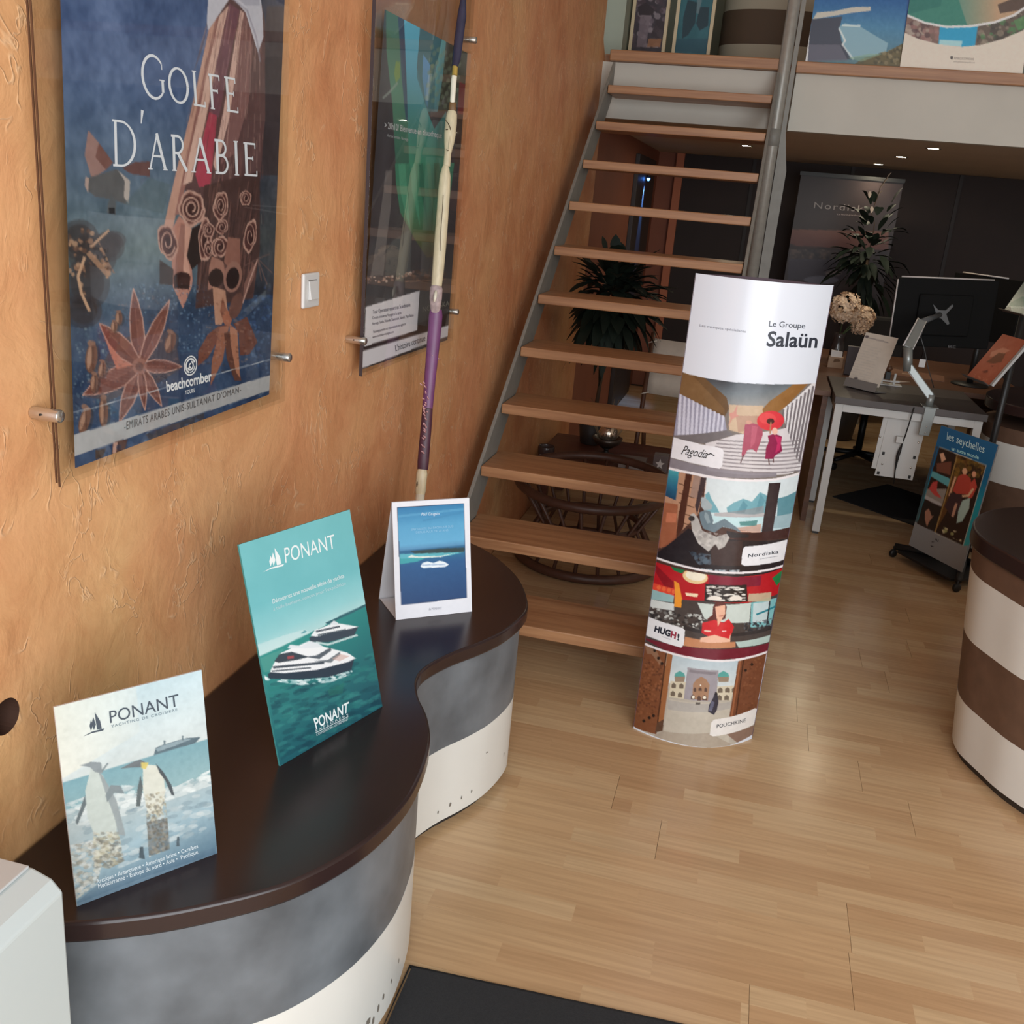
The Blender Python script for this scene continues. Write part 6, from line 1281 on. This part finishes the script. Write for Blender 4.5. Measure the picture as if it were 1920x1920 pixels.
prism('sheet_backing', [t0-lf*0.0006, t1-lf*0.0006, b1-lf*0.0006, b0-lf*0.0006], -lf*0.002, ACR, lh)
prism('holder_lip', [lbl+lf*0.02, lbr+lf*0.02, lbr+lf*0.02+lu*0.05, lbl+lf*0.02+lu*0.05], lf*0.002, mat('grey_acrylic_lip', (130, 124, 120), 0.3), lh)
prism('holder_base', [lbl+lf*0.022, lbr+lf*0.022, lbr+ln*0.09, lbl+ln*0.09], ez*0.003, mat('grey_acrylic_lip'), lh)

# desk tidy
q = at((1668, 722), 2, 0.7905)
dt = empty('desk_tidy', tuple(q), 'small white desk stand holding two black stamps on the charcoal desk', 'desk tidy')
X, Y = float(q[0]), float(q[1])
box('base_plate', (X-0.075, Y-0.035, 0.7905), (X+0.065, Y+0.04, 0.797), WFR, dt, bevel=0.002)
for dx in (-0.055, 0.015): box('upright', (X+dx, Y-0.006, 0.797), (X+dx+0.012, Y+0.006, 0.862), WFR, dt)
box('tray_rail', (X-0.07, Y-0.02, 0.812), (X+0.05, Y-0.012, 0.820), WFR, dt)
for dx in (-0.088, -0.035): box('stamp', (X+dx, Y-0.012, 0.822), (X+dx+0.03, Y+0.02, 0.868), BLACK, dt, bevel=0.002)
lathe('stamp_knob', [(0.004, 0), (0.016, 0.006), (0.021, 0.02), (0.014, 0.034), (0.002, 0.04)], (X-0.02, Y+0.006, 0.868), WALN, dt, segs=18); lathe('chrome_knob', [(0.003, 0), (0.007, 0.004), (0.007, 0.010), (0.002, 0.014)], (X-0.072, Y+0.004, 0.868), CHROME, dt, segs=12)
q1, q2 = at((1666, 708), 2, 0.83), at((1702, 718), 2, 0.797)
pe = tube('letter_opener', [q1+np.array([0.02, 0.05, -0.03]), (q1+q2)/2+np.array([0.02, 0.05, -0.014]), q2+np.array([0.02, 0.05, 0.0])], [0.010, 0.006, 0.002], mat('cream_plastic', (212, 190, 170), 0.4), None, segs=10)
pe.location.z -= 0.001; tag(pe, 'cream tapered letter opener lying on the charcoal desk', 'letter opener')

# things on the wooden desk
q = at((1598, 704), 2, 0.7805); X, Y = float(q[0]), float(q[1])
pq = empty('photo_plaque', tuple(q), 'small dark upright plaque with a pale top edge on the wooden desk', 'plaque')
box('plate', (X-0.055, Y, 0.7805), (X+0.03, Y+0.02, 0.955), mat('dark_plum_plaque', (70, 58, 60), 0.4), pq, bevel=0.002); box('top_edge', (X-0.055, Y, 0.9555), (X+0.03, Y+0.02, 0.960), mat('grey_edge', (150, 146, 142), 0.4), pq)
q = at((1566, 690), 2, 0.7805); X, Y = float(q[0]), float(q[1])
cbx = empty('card_box', tuple(q), 'cream card holder box beside the dark plaque', 'box')
box('box_body', (X-0.05, Y, 0.7805), (X+0.04, Y+0.06, 0.85), mat('cream_card', (188, 160, 134), 0.6), cbx); prism('card_stack', [(X-0.04, Y+0.01, 0.85), (X+0.03, Y+0.01, 0.85), (X+0.03, Y+0.02, 0.885), (X-0.04, Y+0.02, 0.89)], (0, 0.03, 0), WCARD, cbx); prism('front_notch', [(X-0.02, Y-0.0008, 0.815), (X+0.025, Y-0.0008, 0.825), (X+0.015, Y-0.0008, 0.84), (X-0.015, Y-0.0008, 0.838)], (0, 0.0006, 0), BRN, cbx)
q = at((1738, 706), 2, 0.7805); X, Y = float(q[0]), float(q[1])
fd = empty('folder', (X, Y, 0.7805), 'brown cardboard folder lying flat on the wooden desk', 'folder')
prism('cover', [(X-0.25, Y-0.12, 0.7808), (X+0.08, Y-0.17, 0.7808), (X+0.12, Y+0.10, 0.7808), (X-0.2, Y+0.16, 0.7808)], ez*0.004, mat('brown_card', (128, 88, 66), 0.6), fd); prism('label_strip', [(X-0.16, Y-0.03, 0.785), (X-0.05, Y-0.05, 0.785), (X-0.045, Y-0.02, 0.785), (X-0.155, Y, 0.785)], ez*0.0006, mat('cream_card'), fd)

# flowers
q = at((1572, 672), 2, 0.7805); X, Y = 1.640, 6.98
fv = empty('flower_vase', (X, Y, 0.7805), 'dark glass vase with pale peach hydrangea blooms on the wooden desk', 'vase')
lathe('vase', [(0.045, 0), (0.05, 0.01), (0.045, 0.1), (0.032, 0.17), (0.042, 0.2), (0.038, 0.2), (0.028, 0.17), (0.02, 0.02)], (X, Y, 0.7805), mat('smoked_glass', (62, 56, 56), 0.08, spec=0.8), fv)
PET = mat('peach_petals', (240, 214, 186), 0.7, var=0.08, vscale=40)
def bloom(cn, r, seed, sq=1.0):
    R_ = random.Random(seed); V, Fc = [], []
    for k in range(170):
        z = R_.uniform(-0.85, 1); t = R_.uniform(0, 2*math.pi); rr = math.sqrt(1-z*z); d = np.array([rr*math.cos(t), rr*math.sin(t), z]); u_, w_ = frame_of(d); p0 = np.array(cn)+d*r*R_.uniform(0.78, 1.08)*np.array([1, 1, sq])
        a_ = R_.uniform(0, 6.28); k0 = len(V); L = r*0.24
        for m_ in range(4):
            t_ = a_+m_*math.pi/2; dd = u_*math.cos(t_)+w_*math.sin(t_); ss = u_*-math.sin(t_)+w_*math.cos(t_); k1 = len(V)
            V += [p0, p0+dd*L*0.6+ss*L*0.42+d*0.003, p0+dd*L+d*0.006, p0+dd*L*0.6-ss*L*0.42+d*0.003]; Fc.append((k1, k1+1, k1+2, k1+3))
    return mesh_obj('bloom', V, Fc, PET, fv)
B1, B2, B3 = at((1586, 578), 1, 6.98), at((1618, 596), 1, 7.02), at((1613, 612), 1, 7.0)
for b_, r_, sd_ in ((B1, 0.098, 1), (B2, 0.075, 2), (B3, 0.055, 3)):
    bloom(b_, r_, sd_); tube('stem', [np.array([X, Y, 0.95]), (np.array([X, Y, 1.0])+b_)/2, b_], 0.004, mat('flower_stem_green', (70, 84, 52), 0.6), fv, segs=6)
LEAF = mat('dark_green_leaf', (30, 40, 32), 0.6, var=0.2, vscale=10, spec=0.3)
def leaf(name, p0, d, L, w, parent, m_=LEAF, droop=0.3):
    d = np.asarray(d, float); d /= np.linalg.norm(d); sdv = np.cross(d, ez); sdv /= max(np.linalg.norm(sdv), 1e-6); p0 = np.asarray(p0, float)
    V, Fc = [], []
    for k in range(5):
        t = k/4; ww = w*math.sin(math.pi*min(0.97, 0.08+t*0.92))*0.5; cpt = p0+d*L*t-ez*droop*L*t*t
        V += [cpt-sdv*ww+ez*ww*0.25, cpt, cpt+sdv*ww+ez*ww*0.25]
    for k in range(4): Fc += [(3*k, 3*k+1, 3*k+4, 3*k+3), (3*k+1, 3*k+2, 3*k+5, 3*k+4)]
    return mesh_obj(name, V, Fc, m_, parent, smooth=True)

# office chair under the desks
CX, CY = 1.93, 6.86
oc = empty('office_chair', (1.95, 7.42, 0), 'black swivel office chair pushed under the wooden desk', 'chair')
FABB = mat('black_fabric', (40, 38, 38), 0.9); CX, CY = 1.95, 7.42
sx_ = lambda *p: tuple(p)
seat = box('seat', (CX-0.24, CY-0.24, 0.44), (CX+0.24, CY+0.24, 0.52), FABB, oc, bevel=0.03)
box('backrest', (CX-0.21, CY+0.32, 0.60), (CX+0.21, CY+0.38, 1.05), FABB, oc, bevel=0.025); tube('back_bar', [(CX, CY+0.15, 0.43), (CX, CY+0.40, 0.45), (CX, CY+0.40, 0.75)], 0.018, BLACK, oc, segs=10); tube('gas_column', [(CX, CY, 0.09), (CX, CY, 0.44)], 0.025, BLACK, oc, segs=14)
for k in range(5):
    t = 2*math.pi*k/5+0.3; ex_ = np.array([math.cos(t), math.sin(t), 0]); tube('base_arm', [np.array([CX, CY, 0.10]), np.array([CX, CY, 0.075])+ex_*0.28], [0.022, 0.014], BLACK, oc, segs=8)
    p_ = np.array([CX, CY, 0.026])+ex_*0.28; sdv = np.array([-ex_[1], ex_[0], 0]); lathe('castor', [(0.022, -0.012), (0.026, -0.006), (0.026, 0.006), (0.022, 0.012)], tuple(p_), BLACK, oc, segs=14, axis=tuple(sdv))
for sg in (-1, 1): tube('armrest', [(CX+sg*0.24, CY-0.02, 0.47), (CX+sg*0.28, CY-0.02, 0.50), (CX+sg*0.28, CY-0.02, 0.68), (CX+sg*0.28, CY+0.12, 0.70), (CX+sg*0.28, CY-0.14, 0.70)], 0.016, BLACK, oc, segs=8)
rg = prism('rug', [(1.735, 6.44, 0.0005), (2.13, 6.97, 0.0005), (2.36, 6.76, 0.0005), (2.19, 6.04, 0.0005)], (0, 0, 0.006), mat('black_rug_pile', (34, 32, 33), 0.95, bump=0.2, bscale=300))
tag(rg, 'black rug on the floor below the desks', 'rug')

# ================================================================== TRAVEL DISPLAY STAND
bl, br = np.array([2.054, 5.360, 0.085]), np.array([2.262, 5.030, 0.085]); e = (br-bl)/np.linalg.norm(br-bl); n = np.array([-e[1], e[0], 0]); t_ = math.radians(3.4); u = math.cos(t_)*ez+math.sin(t_)*n; f = -np.cross(u, e); f = f if np.dot(f, CAM-bl) > 0 else -f
mid = (bl+br)/2; mx_ = mid+n*0.20
ds = empty('brochure_stand', (float(mx_[0]), float(mx_[1]), 0), 'black brochure stand on castors with a blue Seychelles poster panel', 'display stand')
tube('mast', [mx_+np.array([0, 0, -0.02]), np.array([mx_[0], mx_[1], 1.46])], 0.017, BLACK, ds, segs=14)
for sg in (-1, 1):
    for dd in (-1, 1):
        foot = mx_+e*sg*0.24+n*(dd*0.15-0.10); foot[2] = 0.062; tube('base_arm', [np.array([mx_[0], mx_[1], 0.066]), foot], 0.018, BLACK, ds, segs=10)
        p_ = foot.copy(); p_[2] = 0.0225; lathe('castor', [(0.018, -0.011), (0.022, -0.006), (0.022, 0.006), (0.018, 0.011)], tuple(p_), BLACK, ds, segs=14, axis=tuple(e)); tube('castor_fork', [foot, p_], 0.006, BLACK, ds, segs=6)
prism('base_plate', [tuple(mx_*np.array([1, 1, 0])+e*a_+n*b_+np.array([0, 0, 0.040])) for a_, b_ in ((-0.20, -0.26), (0.20, -0.26), (0.20, 0.02), (-0.20, 0.02))], (0, 0, 0.012), BLACK, ds)
H_ = 0.655; s = Surf(bl+u*H_, br+u*H_, br, bl)
pb = prism('poster_panel', [p-s.n*0.0005 for p in s.c], -s.n*0.008, mat('grey_panel_back', (120, 120, 122), 0.4), ds); tube('panel_bracket', [mid+u*0.3+n*0.01, np.array([mx_[0], mx_[1], 0.385])], 0.008, BLACK, ds, segs=8)
c = Cv(s, 90, 150, (120, 122, 124)); c.z(1640, 760, 280/1536.0)
c.grad([(0, (36, 86, 124)), (0.35, (30, 88, 126)), (0.6, (36, 132, 146)), (1, (52, 140, 144))], [(660, 200), (1290, 400), (1000, 1500), (880, 1460), (470, 1230), (350, 1400)], along=((950, 300), (760, 1400)))
c.poly((122, 122, 122), [(470, 1215), (900, 1440), (960, 1440), (900, 1740), (340, 1440), (400, 1180)]); c.poly((60, 62, 66), [(660, 430), (640, 470), (440, 1210), (400, 1180), (640, 420)], 0.8)
ph = [(668, 432), (1145, 620), (905, 1440), (440, 1215)]; c.poly((46, 34, 28), ph)
c.window(ph); c.poly((92, 62, 34), [(850, 510), (1000, 560), (1060, 650), (940, 700), (840, 800), (740, 1100), (620, 1300)], 0.9)
c.dabs([(120, 90, 40), (70, 56, 32), (40, 32, 26)], 140, [(850, 510), (1140, 620), (1080, 760), (800, 760)], 22, seed=101, a=0.6)
c.poly((196, 150, 120), [(670, 500), (710, 490), (735, 560), (690, 590)]); c.poly((104, 64, 50), [(640, 600), (790, 580), (780, 720), (640, 680)]); c.poly((86, 146, 150), [(580, 670), (780, 760), (760, 840), (560, 720)]); c.poly((150, 142, 132), [(530, 860), (740, 860), (690, 1040), (520, 930)], 0.8); c.poly((170, 66, 60), [(600, 790), (650, 780), (640, 880), (690, 960), (620, 930), (560, 860)]); c.poly((156, 150, 146), [(520, 920), (690, 1010), (680, 1040), (515, 960)])
c.poly((40, 34, 30), [(500, 980), (685, 1045), (620, 1290), (440, 1210)]); c.poly((170, 120, 96), [(520, 1090), (560, 1060), (590, 1140), (610, 1130), (560, 1200), (540, 1250), (520, 1180)], 0.85)
c.poly((160, 64, 52), [(860, 730), (930, 700), (990, 760), (970, 920), (840, 910), (800, 880)]); c.ell((206, 150, 116), 925, 680, 26, 34); c.poly((172, 68, 56), [(980, 800), (1030, 750), (1050, 840), (1000, 950), (960, 960)]); c.ell((196, 140, 108), 1020, 710, 22, 32); c.line((214, 160, 124), [(830, 940), (960, 930), (1010, 860)], 22); c.line((200, 150, 116), [(830, 740), (790, 860), (770, 930)], 20)
c.poly((60, 44, 44), [(780, 900), (900, 920), (880, 1060), (800, 1160), (720, 1040)]); c.poly((150, 170, 160), [(900, 980), (980, 950), (970, 1060), (900, 1190), (840, 1210), (860, 1080)]); c.line((200, 150, 120), [(840, 1010), (800, 1140)], 26, 0.8)
c.line((150, 120, 70), [(850, 510), (800, 700), (720, 980), (620, 1310)], 14, 0.8); c.dabs([(200, 190, 150), (150, 150, 96)], 16, [(680, 1240), (900, 1310), (890, 1400), (700, 1310)], 20, seed=102, a=0.8)
c.window(None); c.line((170, 166, 150), [(668, 432), (1145, 620), (905, 1440)], 8, 0.9); c.line((170, 166, 150), [(620, 1310), (905, 1440)], 6, 0.7)
pp = c.build('panel_print', ds, GLOSSPRINT, 1.65)
ZS_ = lambda x, y: (1640+x*280/1536.0, 760+y*280/1536.0)
lettering(s, 'les seychelles', ZS_(745, 352), ZS_(1128, 492), ZS_(752, 272), (150, 190, 206), pp, tr=ZS_(1140, 412), g=2.3, off=0.002); lettering(s, 'un autre monde', ZS_(792, 458), ZS_(1072, 556), ZS_(796, 424), (130, 172, 192), pp, tr=ZS_(1076, 520), g=2.3, off=0.002, bold=0.02)
for q_ in ([(625, 1380), (635, 1365), (645, 1385), (640, 1395)], [(645, 1400), (665, 1375), (655, 1405)], [(590, 1400), (630, 1405), (590, 1410)], [(575, 1440), (615, 1450), (585, 1455)]):
    qq = s.uv(np.array([ZS_(*p) for p in q_])); mesh_obj('bird_logo', s.p(qq[:, 0], qq[:, 1], 0.002), [tuple(range(len(q_)))], mat('ink_bird', (60, 56, 60), 0.5), pp)
def tray(bl, br, lean, h, paint, gain, nm):
    bl, br = np.array(bl), np.array(br); e = (br-bl)/np.linalg.norm(br-bl); n = np.array([-e[1], e[0], 0]); t = math.radians(lean); u = math.cos(t)*ez+math.sin(t)*n
    s = Surf(bl+u*h, br+u*h, br, bl); prism('tray_back', [p-s.n*0.004 for p in s.c], -s.n*0.003, ACR, ds)
    prism('tray_side', [br+e*0.004-s.n*0.006, br+e*0.022-s.n*0.006, br+e*0.022+u*h-s.n*0.006, br+e*0.004+u*h-s.n*0.006], s.n*0.012, mat('silver_tray_edge', (176, 176, 176), 0.35), ds); prism('tray_lip', [bl-u*0.004, br-u*0.004, br-u*0.004+s.n*0.03, bl-u*0.004+s.n*0.03], -u*0.003, mat('dark_tray_lip', (64, 58, 58), 0.4), ds)
    tube('tray_arm', [(bl+br)/2+u*h*0.4-s.n*0.017, np.array([mx_[0], mx_[1], ((bl+br)/2+u*h*0.4)[2]-0.02])], 0.008, BLACK, ds, segs=8)
    b = empty('brochure', tuple((bl+br)/2+s.n*0.001), nm, 'brochure'); prism('pages', [p-s.n*0.0006 for p in s.c], -s.n*0.003, WCARD, b); c = Cv(s, 50, 60, (150, 90, 70)); paint(c); c.build('cover_print', b, GLOSSPRINT, gain)
def pa_(c):
    c.z(1740, 560, 0.15625); c.poly((150, 84, 62), [(300, 200), (1400, 200), (1400, 1200), (300, 1200)]); c.noise(9, 8, seed=111); c.poly((176, 124, 100), [(760, 640), (900, 590), (980, 620), (880, 680), (740, 700)], 0.8); c.poly((96, 58, 38), [(700, 760), (850, 650), (930, 660), (880, 760), (780, 780)], 0.9); c.poly((100, 52, 40), [(650, 870), (720, 850), (720, 885), (670, 890)], 0.9); c.poly((110, 58, 44), [(750, 800), (800, 800), (770, 820)], 0.9); c.dabs([(170, 110, 84)], 20, [(560, 900), (720, 960), (700, 990), (540, 930)], 12, seed=112, a=0.6)
tray((2.112, 5.170, 1.03), (2.176, 4.950, 1.03), 31, 0.25, pa_, 1.8, 'brochure with a terracotta cover on the stand, held in the tray above the blue panel')
def pb_(c):
    c.z(1660, 480, 260/1920.0); c.poly((110, 128, 124), [(1500, 0), (2400, 0), (2400, 1200), (1500, 1200)]); c.poly((52, 92, 84), [(1740, 640), (1900, 560), (2200, 620), (2200, 720), (1700, 720)], 0.9); c.poly((140, 160, 156), [(1690, 690), (2200, 710), (2200, 730), (1690, 710)]); c.poly((30, 32, 36), [(1600, 700), (1740, 700), (1760, 800), (2200, 820), (2200, 1000), (1500, 1000)]); c.noise(6, 10, seed=113)
tray((2.235, 5.290, 1.35), (2.285, 5.040, 1.35), 24, 0.27, pb_, 2.4, 'brochure with a green lake cover in the upper tray of the stand')

# ================================================================== ROLL-UP BANNER, PLANTS AND FURNITURE IN THE DARK BACK
ru = empty('roll_up_banner', (1.68, 9.1, 0), 'dark roll-up banner lettered Nordiska at the back of the room', 'banner')
box('cassette', (1.26, 9.03, 0.0), (2.10, 9.17, 0.07), STEEL, ru, bevel=0.008); tube('support_pole', [(1.68, 9.13, 0.07), (1.68, 9.13, 2.05)], 0.009, STEEL, ru, segs=10); box('top_rail', (1.26, 9.09, 2.025), (2.10, 9.115, 2.055), BLACK, ru)
s = Surf((1.27, 9.10, 2.03), (2.09, 9.10, 2.03), (2.09, 9.10, 0.065), (1.27, 9.10, 0.065)); prism('fabric_back', [p-s.n*0.0005 for p in s.c], -s.n*0.001, mat('grey_fabric', (90, 86, 86), 0.8), ru)
c = Cv(s, 90, 200, (58, 44, 44)); c.z(1440, 300, 0.25); c.grad([(0, (56, 44, 44)), (1, (60, 46, 44))], [(100, 0), (900, 0), (900, 540), (100, 540)]); c.grad([(0, (128, 84, 70)), (1, (104, 62, 58))], [(100, 520), (900, 540), (900, 680), (100, 640)]); c.poly((56, 42, 44), [(100, 600), (250, 660), (900, 680), (900, 2000), (100, 2000)]); c.dabs([(104, 88, 84), (70, 60, 64), (48, 44, 52)], 260, [(170, 670), (660, 680), (660, 760), (160, 760)], 16, seed=121, a=0.7); c.poly((66, 62, 80), [(160, 740), (650, 750), (640, 900), (150, 900)], 0.8); c.ell((120, 110, 116), 490, 850, 60, 18); c.ell((100, 92, 104), 550, 800, 40, 14); c.ell((104, 104, 124), 400, 900, 130, 30); c.noise(5, 14, seed=122)
pt = c.build('banner_print', ru, PRINT, 0.75)
ZN = lambda x, y: (1440+x*0.25, 300+y*0.25); lettering(s, 'Nordiska', ZN(343, 362), ZN(760, 392), ZN(350, 315), (150, 140, 138), pt, tr=ZN(766, 346), g=0.8, spacing=1.2, off=0.003); lettering(s, 'Le Nord grandeur nature', ZN(520, 412), ZN(750, 424), ZN(521, 402), (110, 100, 98), pt, g=2.0, off=0.003)

def shrub(name, base, potr, poth, cn, rad, nleaf, L, label, seed, potm, trunk=0.02):
    R_ = random.Random(seed); X, Y, Z = base
    o = empty(name, base, label, 'plant')
    lathe('pot', [(potr*0.72, 0), (potr*0.78, 0.01), (potr, poth), (potr*0.92, poth), (potr*0.85, poth-0.03), (0.01, poth-0.03)], base, potm, o, segs=24)
    tube('stem', [(X, Y, Z+poth-0.03), ((X+cn[0])/2+0.01, (Y+cn[1])/2, (Z+poth+cn[2])/2), tuple(cn)], [trunk, trunk*0.8, trunk*0.4], mat('bark_brown', (84, 66, 50), 0.8), o, segs=8)
    for k in range(nleaf):
        d = np.array([R_.gauss(0, 1), R_.gauss(0, 1), R_.gauss(0, 1)]); d /= np.linalg.norm(d); p = np.array(cn)+d*np.array(rad)*R_.uniform(0.2, 0.95)
        dd = d+np.array([0, 0, R_.uniform(-0.6, 0.3)]); dd = dd/np.linalg.norm(dd)
        if p[0]+min(dd[0], -0.25)*L*1.4 < 0.03: continue
        l_ = leaf('leaf', p, dd, L*R_.uniform(0.7, 1.25), L*R_.uniform(0.35, 0.5), o, droop=R_.uniform(0.1, 0.5))
    return o
tr_ = shrub('potted_tree', (1.86, 8.35, 0.0), 0.17, 0.32, (1.85, 8.30, 1.42), (0.26, 0.22, 0.52), 150, 0.15, 'tall dark leafy tree in a pot in front of the roll-up banner', 5, mat('dark_pot', (54, 48, 46), 0.5), 0.025)
PALE = mat('pale_blossom', (226, 206, 190), 0.5)
for i, (x, y) in enumerate(((1663, 334), (1657, 344), (1650, 354), (1646, 368), (1630, 371), (1634, 399))):
    p_ = at((x, y), 1, 8.30); leaf('blossom', p_, (0.5, -0.2, 1.0) if i < 4 else (-0.1, -0.2, 1), 0.055, 0.028, tr_, PALE, 0.1)
tube('blossom_stem', [np.array([1.85, 8.30, 1.5])]+[at(p, 1, 8.31) for p in ((1640, 420), (1634, 399), (1646, 368), (1650, 352), (1665, 330))], 0.003, mat('bark_brown'), tr_, segs=6)

# under the stairs
RAT = mat('dark_rattan', (84, 54, 42), 0.45, var=0.15, vscale=25)
rt = empty('rattan_base', (0.45, 4.56, 0), 'round dark rattan chair base with slats under the stairs', 'chair base')
def ring(name, cx, cy, z, r, rad, tilt=0.0, n_=36): return tube(name, [(cx+r*math.cos(2*math.pi*k/n_), cy+r*math.sin(2*math.pi*k/n_), z+tilt*math.sin(2*math.pi*k/n_)) for k in range(n_)], rad, RAT, rt, segs=10, closed=True)
ring('floor_hoop', 0.45, 4.58, 0.024, 0.345, 0.023); ring('waist_hoop', 0.45, 4.58, 0.20, 0.24, 0.016); ring('top_hoop', 0.45, 4.58, 0.40, 0.375, 0.022, 0.03)
for k in range(20):
    t = 2*math.pi*k/20; ca, sa = math.cos(t), math.sin(t); tube('slat', [(0.45+0.34*ca, 4.58+0.34*sa, 0.035), (0.45+0.25*ca, 4.58+0.25*sa, 0.20), (0.45+0.365*ca, 4.58+0.365*sa, 0.395+0.03*sa)], 0.009, RAT, rt, segs=6)
TB = wood_material('dark_red_wood', (84, 48, 38), (108, 64, 48), 0.4, 0)
lt_ = empty('low_table', (0.42, 5.42, 0), 'low dark red wooden table behind the rattan base', 'table')
box('table_top', (0.03, 5.12, 0.30), (0.88, 5.75, 0.335), TB, lt_, bevel=0.004)
for xx in (0.06, 0.80):
    for yy in (5.15, 5.67): box('leg', (xx, yy, 0.0), (xx+0.05, yy+0.05, 0.30), TB, lt_)
box('apron', (0.11, 5.165, 0.24), (0.80, 5.185, 0.30), TB, lt_)
def on_table(px, z=0.3355): q = at(px, 2, z); return float(q[0]), float(q[1])
X, Y = on_table((1022, 866)); X = max(X, 0.075)
cj = empty('candle_jar', (X, Y, 0.3355), 'dark glass candle jar with a label on the low table', 'candle')
lathe('jar', [(0.042, 0), (0.045, 0.004), (0.045, 0.085), (0.042, 0.09), (0.040, 0.086), (0.040, 0.06), (0.002, 0.06)], (X, Y, 0.3355), mat('dark_jar_glass', (72, 58, 56), 0.15), cj); V = []
lab = [(X+0.0458*math.cos(t), Y+0.0458*math.sin(t), z) for z in (0.355, 0.385) for t in [math.radians(-125+10*k) for k in range(8)]]; mesh_obj('label', lab, [(k, k+1, k+9, k+8) for k in range(7)], mat('grey_label', (150, 140, 136), 0.6), cj)
X, Y = 0.385, 5.36
sp = empty('spiky_ornament', (X, Y, 0.3355), 'shiny silver ball ornament with thin twigs on a dark stand', 'ornament')
lathe('stand', [(0.05, 0), (0.05, 0.008), (0.015, 0.018), (0.013, 0.035), (0.03, 0.045)], (X, Y, 0.3355), BLACK, sp); lathe('bowl', [(0.03, 0.045), (0.072, 0.075), (0.085, 0.105), (0.08, 0.105), (0.058, 0.08), (0.01, 0.06)], (X, Y, 0.3355), mat('dark_bronze', (76, 64, 56), 0.3, 0.5), sp)
lathe('ball', [(0.001, -0.055)]+[(0.055*math.cos(math.radians(a)), 0.055*math.sin(math.radians(a))) for a in range(-80, 81, 10)]+[(0.001, 0.055)], (X, Y, 0.462), mat('polished_silver', (224, 208, 190), 0.08, 0.9), sp)
R_ = random.Random(3)
for k in range(9):
    t = R_.uniform(0, 6.28); d = np.array([math.cos(t)*0.5, math.sin(t)*0.5, 1.0]); p0 = np.array([X+0.05*math.cos(t), Y+0.05*math.sin(t), 0.44]); tube('twig', [p0, p0+d*0.1, p0+d*0.2+np.array([math.cos(t), math.sin(t), -0.4])*0.05], 0.002, mat('dry_twig', (150, 130, 104), 0.6), sp, segs=5)
X, Y = on_table((1186, 877))
bx_ = empty('gift_box', (X, Y, 0.3355), 'flat grey gift box on the low table', 'box'); box('box_base', (X-0.075, Y-0.03, 0.3355), (X+0.065, Y+0.06, 0.362), mat('grey_box_card', (150, 136, 130), 0.6), bx_); box('box_lid', (X-0.078, Y-0.033, 0.362), (X+0.068, Y+0.063, 0.386), mat('dark_grey_box_lid', (112, 98, 96), 0.5), bx_)
X, Y = X+0.14, Y+0.02
so_ = empty('star_lantern', (X, Y, 0.3355), 'small grey lantern box with a pale star on the low table', 'lantern'); box('lantern_box', (X-0.035, Y-0.03, 0.3355), (X+0.045, Y+0.045, 0.425), mat('smoky_lantern', (96, 82, 80), 0.3), so_, bevel=0.003)
pts = [(X+0.003+0.026*(1 if k % 2 == 0 else 0.42)*math.sin(math.pi*k/5), Y-0.0312, 0.378+0.030*(1 if k % 2 == 0 else 0.42)*math.cos(math.pi*k/5)) for k in range(10)]; prism('star', pts, (0, 0.001, 0), mat('pale_star', (190, 178, 172), 0.5), so_)
shrub('potted_plant', (0.26, 5.60, 0.3355), 0.085, 0.15, (0.32, 5.38, 1.20), (0.20, 0.20, 0.25), 290, 0.16, 'dark big-leaved plant on the low table behind the treads', 9, mat('dark_pot'), 0.012)

WDK = wood_material('dark_chair_wood', (74, 46, 34), (96, 62, 46), 0.45, 2); CAN = mat('cream_canvas', (196, 182, 168), 0.8, var=0.05, vscale=30)
SLX, SLY = 0.655, 6.00
dc = empty('folding_chair', (SLX+0.12, SLY, 0), 'folding wooden chair with cream canvas slings behind the low table', 'chair')
for xx in (SLX-0.16, SLX+0.27):
    tube('leg', [(xx, SLY-0.20, 0.014), (xx, SLY+0.10, 0.95)], 0.014, WDK, dc, segs=10); tube('leg', [(xx+0.03, SLY+0.24, 0.014), (xx+0.03, SLY-0.16, 0.52)], 0.014, WDK, dc, segs=10)
def sling(name, z0, y0, z1, y1):
    V, Fc = [], []
    for k in range(9):
        t = k/8; x = SLX-0.155+0.42*t; sag = -0.035*math.sin(math.pi*t)
        V += [(x, y0-sag*0.3, z0+sag*0.2), (x, y1-sag*0.3, z1+sag*0.2), (x, y0-sag*0.3+0.003, z0+sag*0.2), (x, y1-sag*0.3+0.003, z1+sag*0.2)]
    for k in range(8): a = 4*k; b = a+4; Fc += [(a, b, b+1, a+1), (a+2, a+3, b+3, b+2), (a+1, b+1, b+3, a+3), (a, a+2, b+2, b)]
    Fc += [(0, 1, 3, 2), (32, 34, 35, 33)]
    o = mesh_obj(name, V, Fc, CAN, dc, smooth=True)
sling('back_sling', 0.60, SLY-0.012, 0.74, SLY+0.032); sling('back_sling', 0.76, SLY+0.038, 0.92, SLY+0.09)
V = [(SLX-0.15, SLY-0.15, 0.47), (SLX+0.26, SLY-0.15, 0.47), (SLX+0.26, SLY+0.02, 0.445), (SLX-0.15, SLY+0.02, 0.445)]; prism('seat_sling', V, (0, 0, 0.004), CAN, dc)
for (x, z) in ((SLX-0.16, 0.60), (SLX-0.16, 0.74), (SLX-0.16, 0.77), (SLX-0.16, 0.9)): tube('rope_tie', [(x-0.02, SLY-0.20+0.32*z-0.012, z-0.01), (x, SLY-0.20+0.32*z-0.02, z), (x+0.03, SLY-0.20+0.32*z-0.012, z+0.008)], 0.004, mat('cream_rope', (206, 196, 182), 0.8), dc, segs=6)
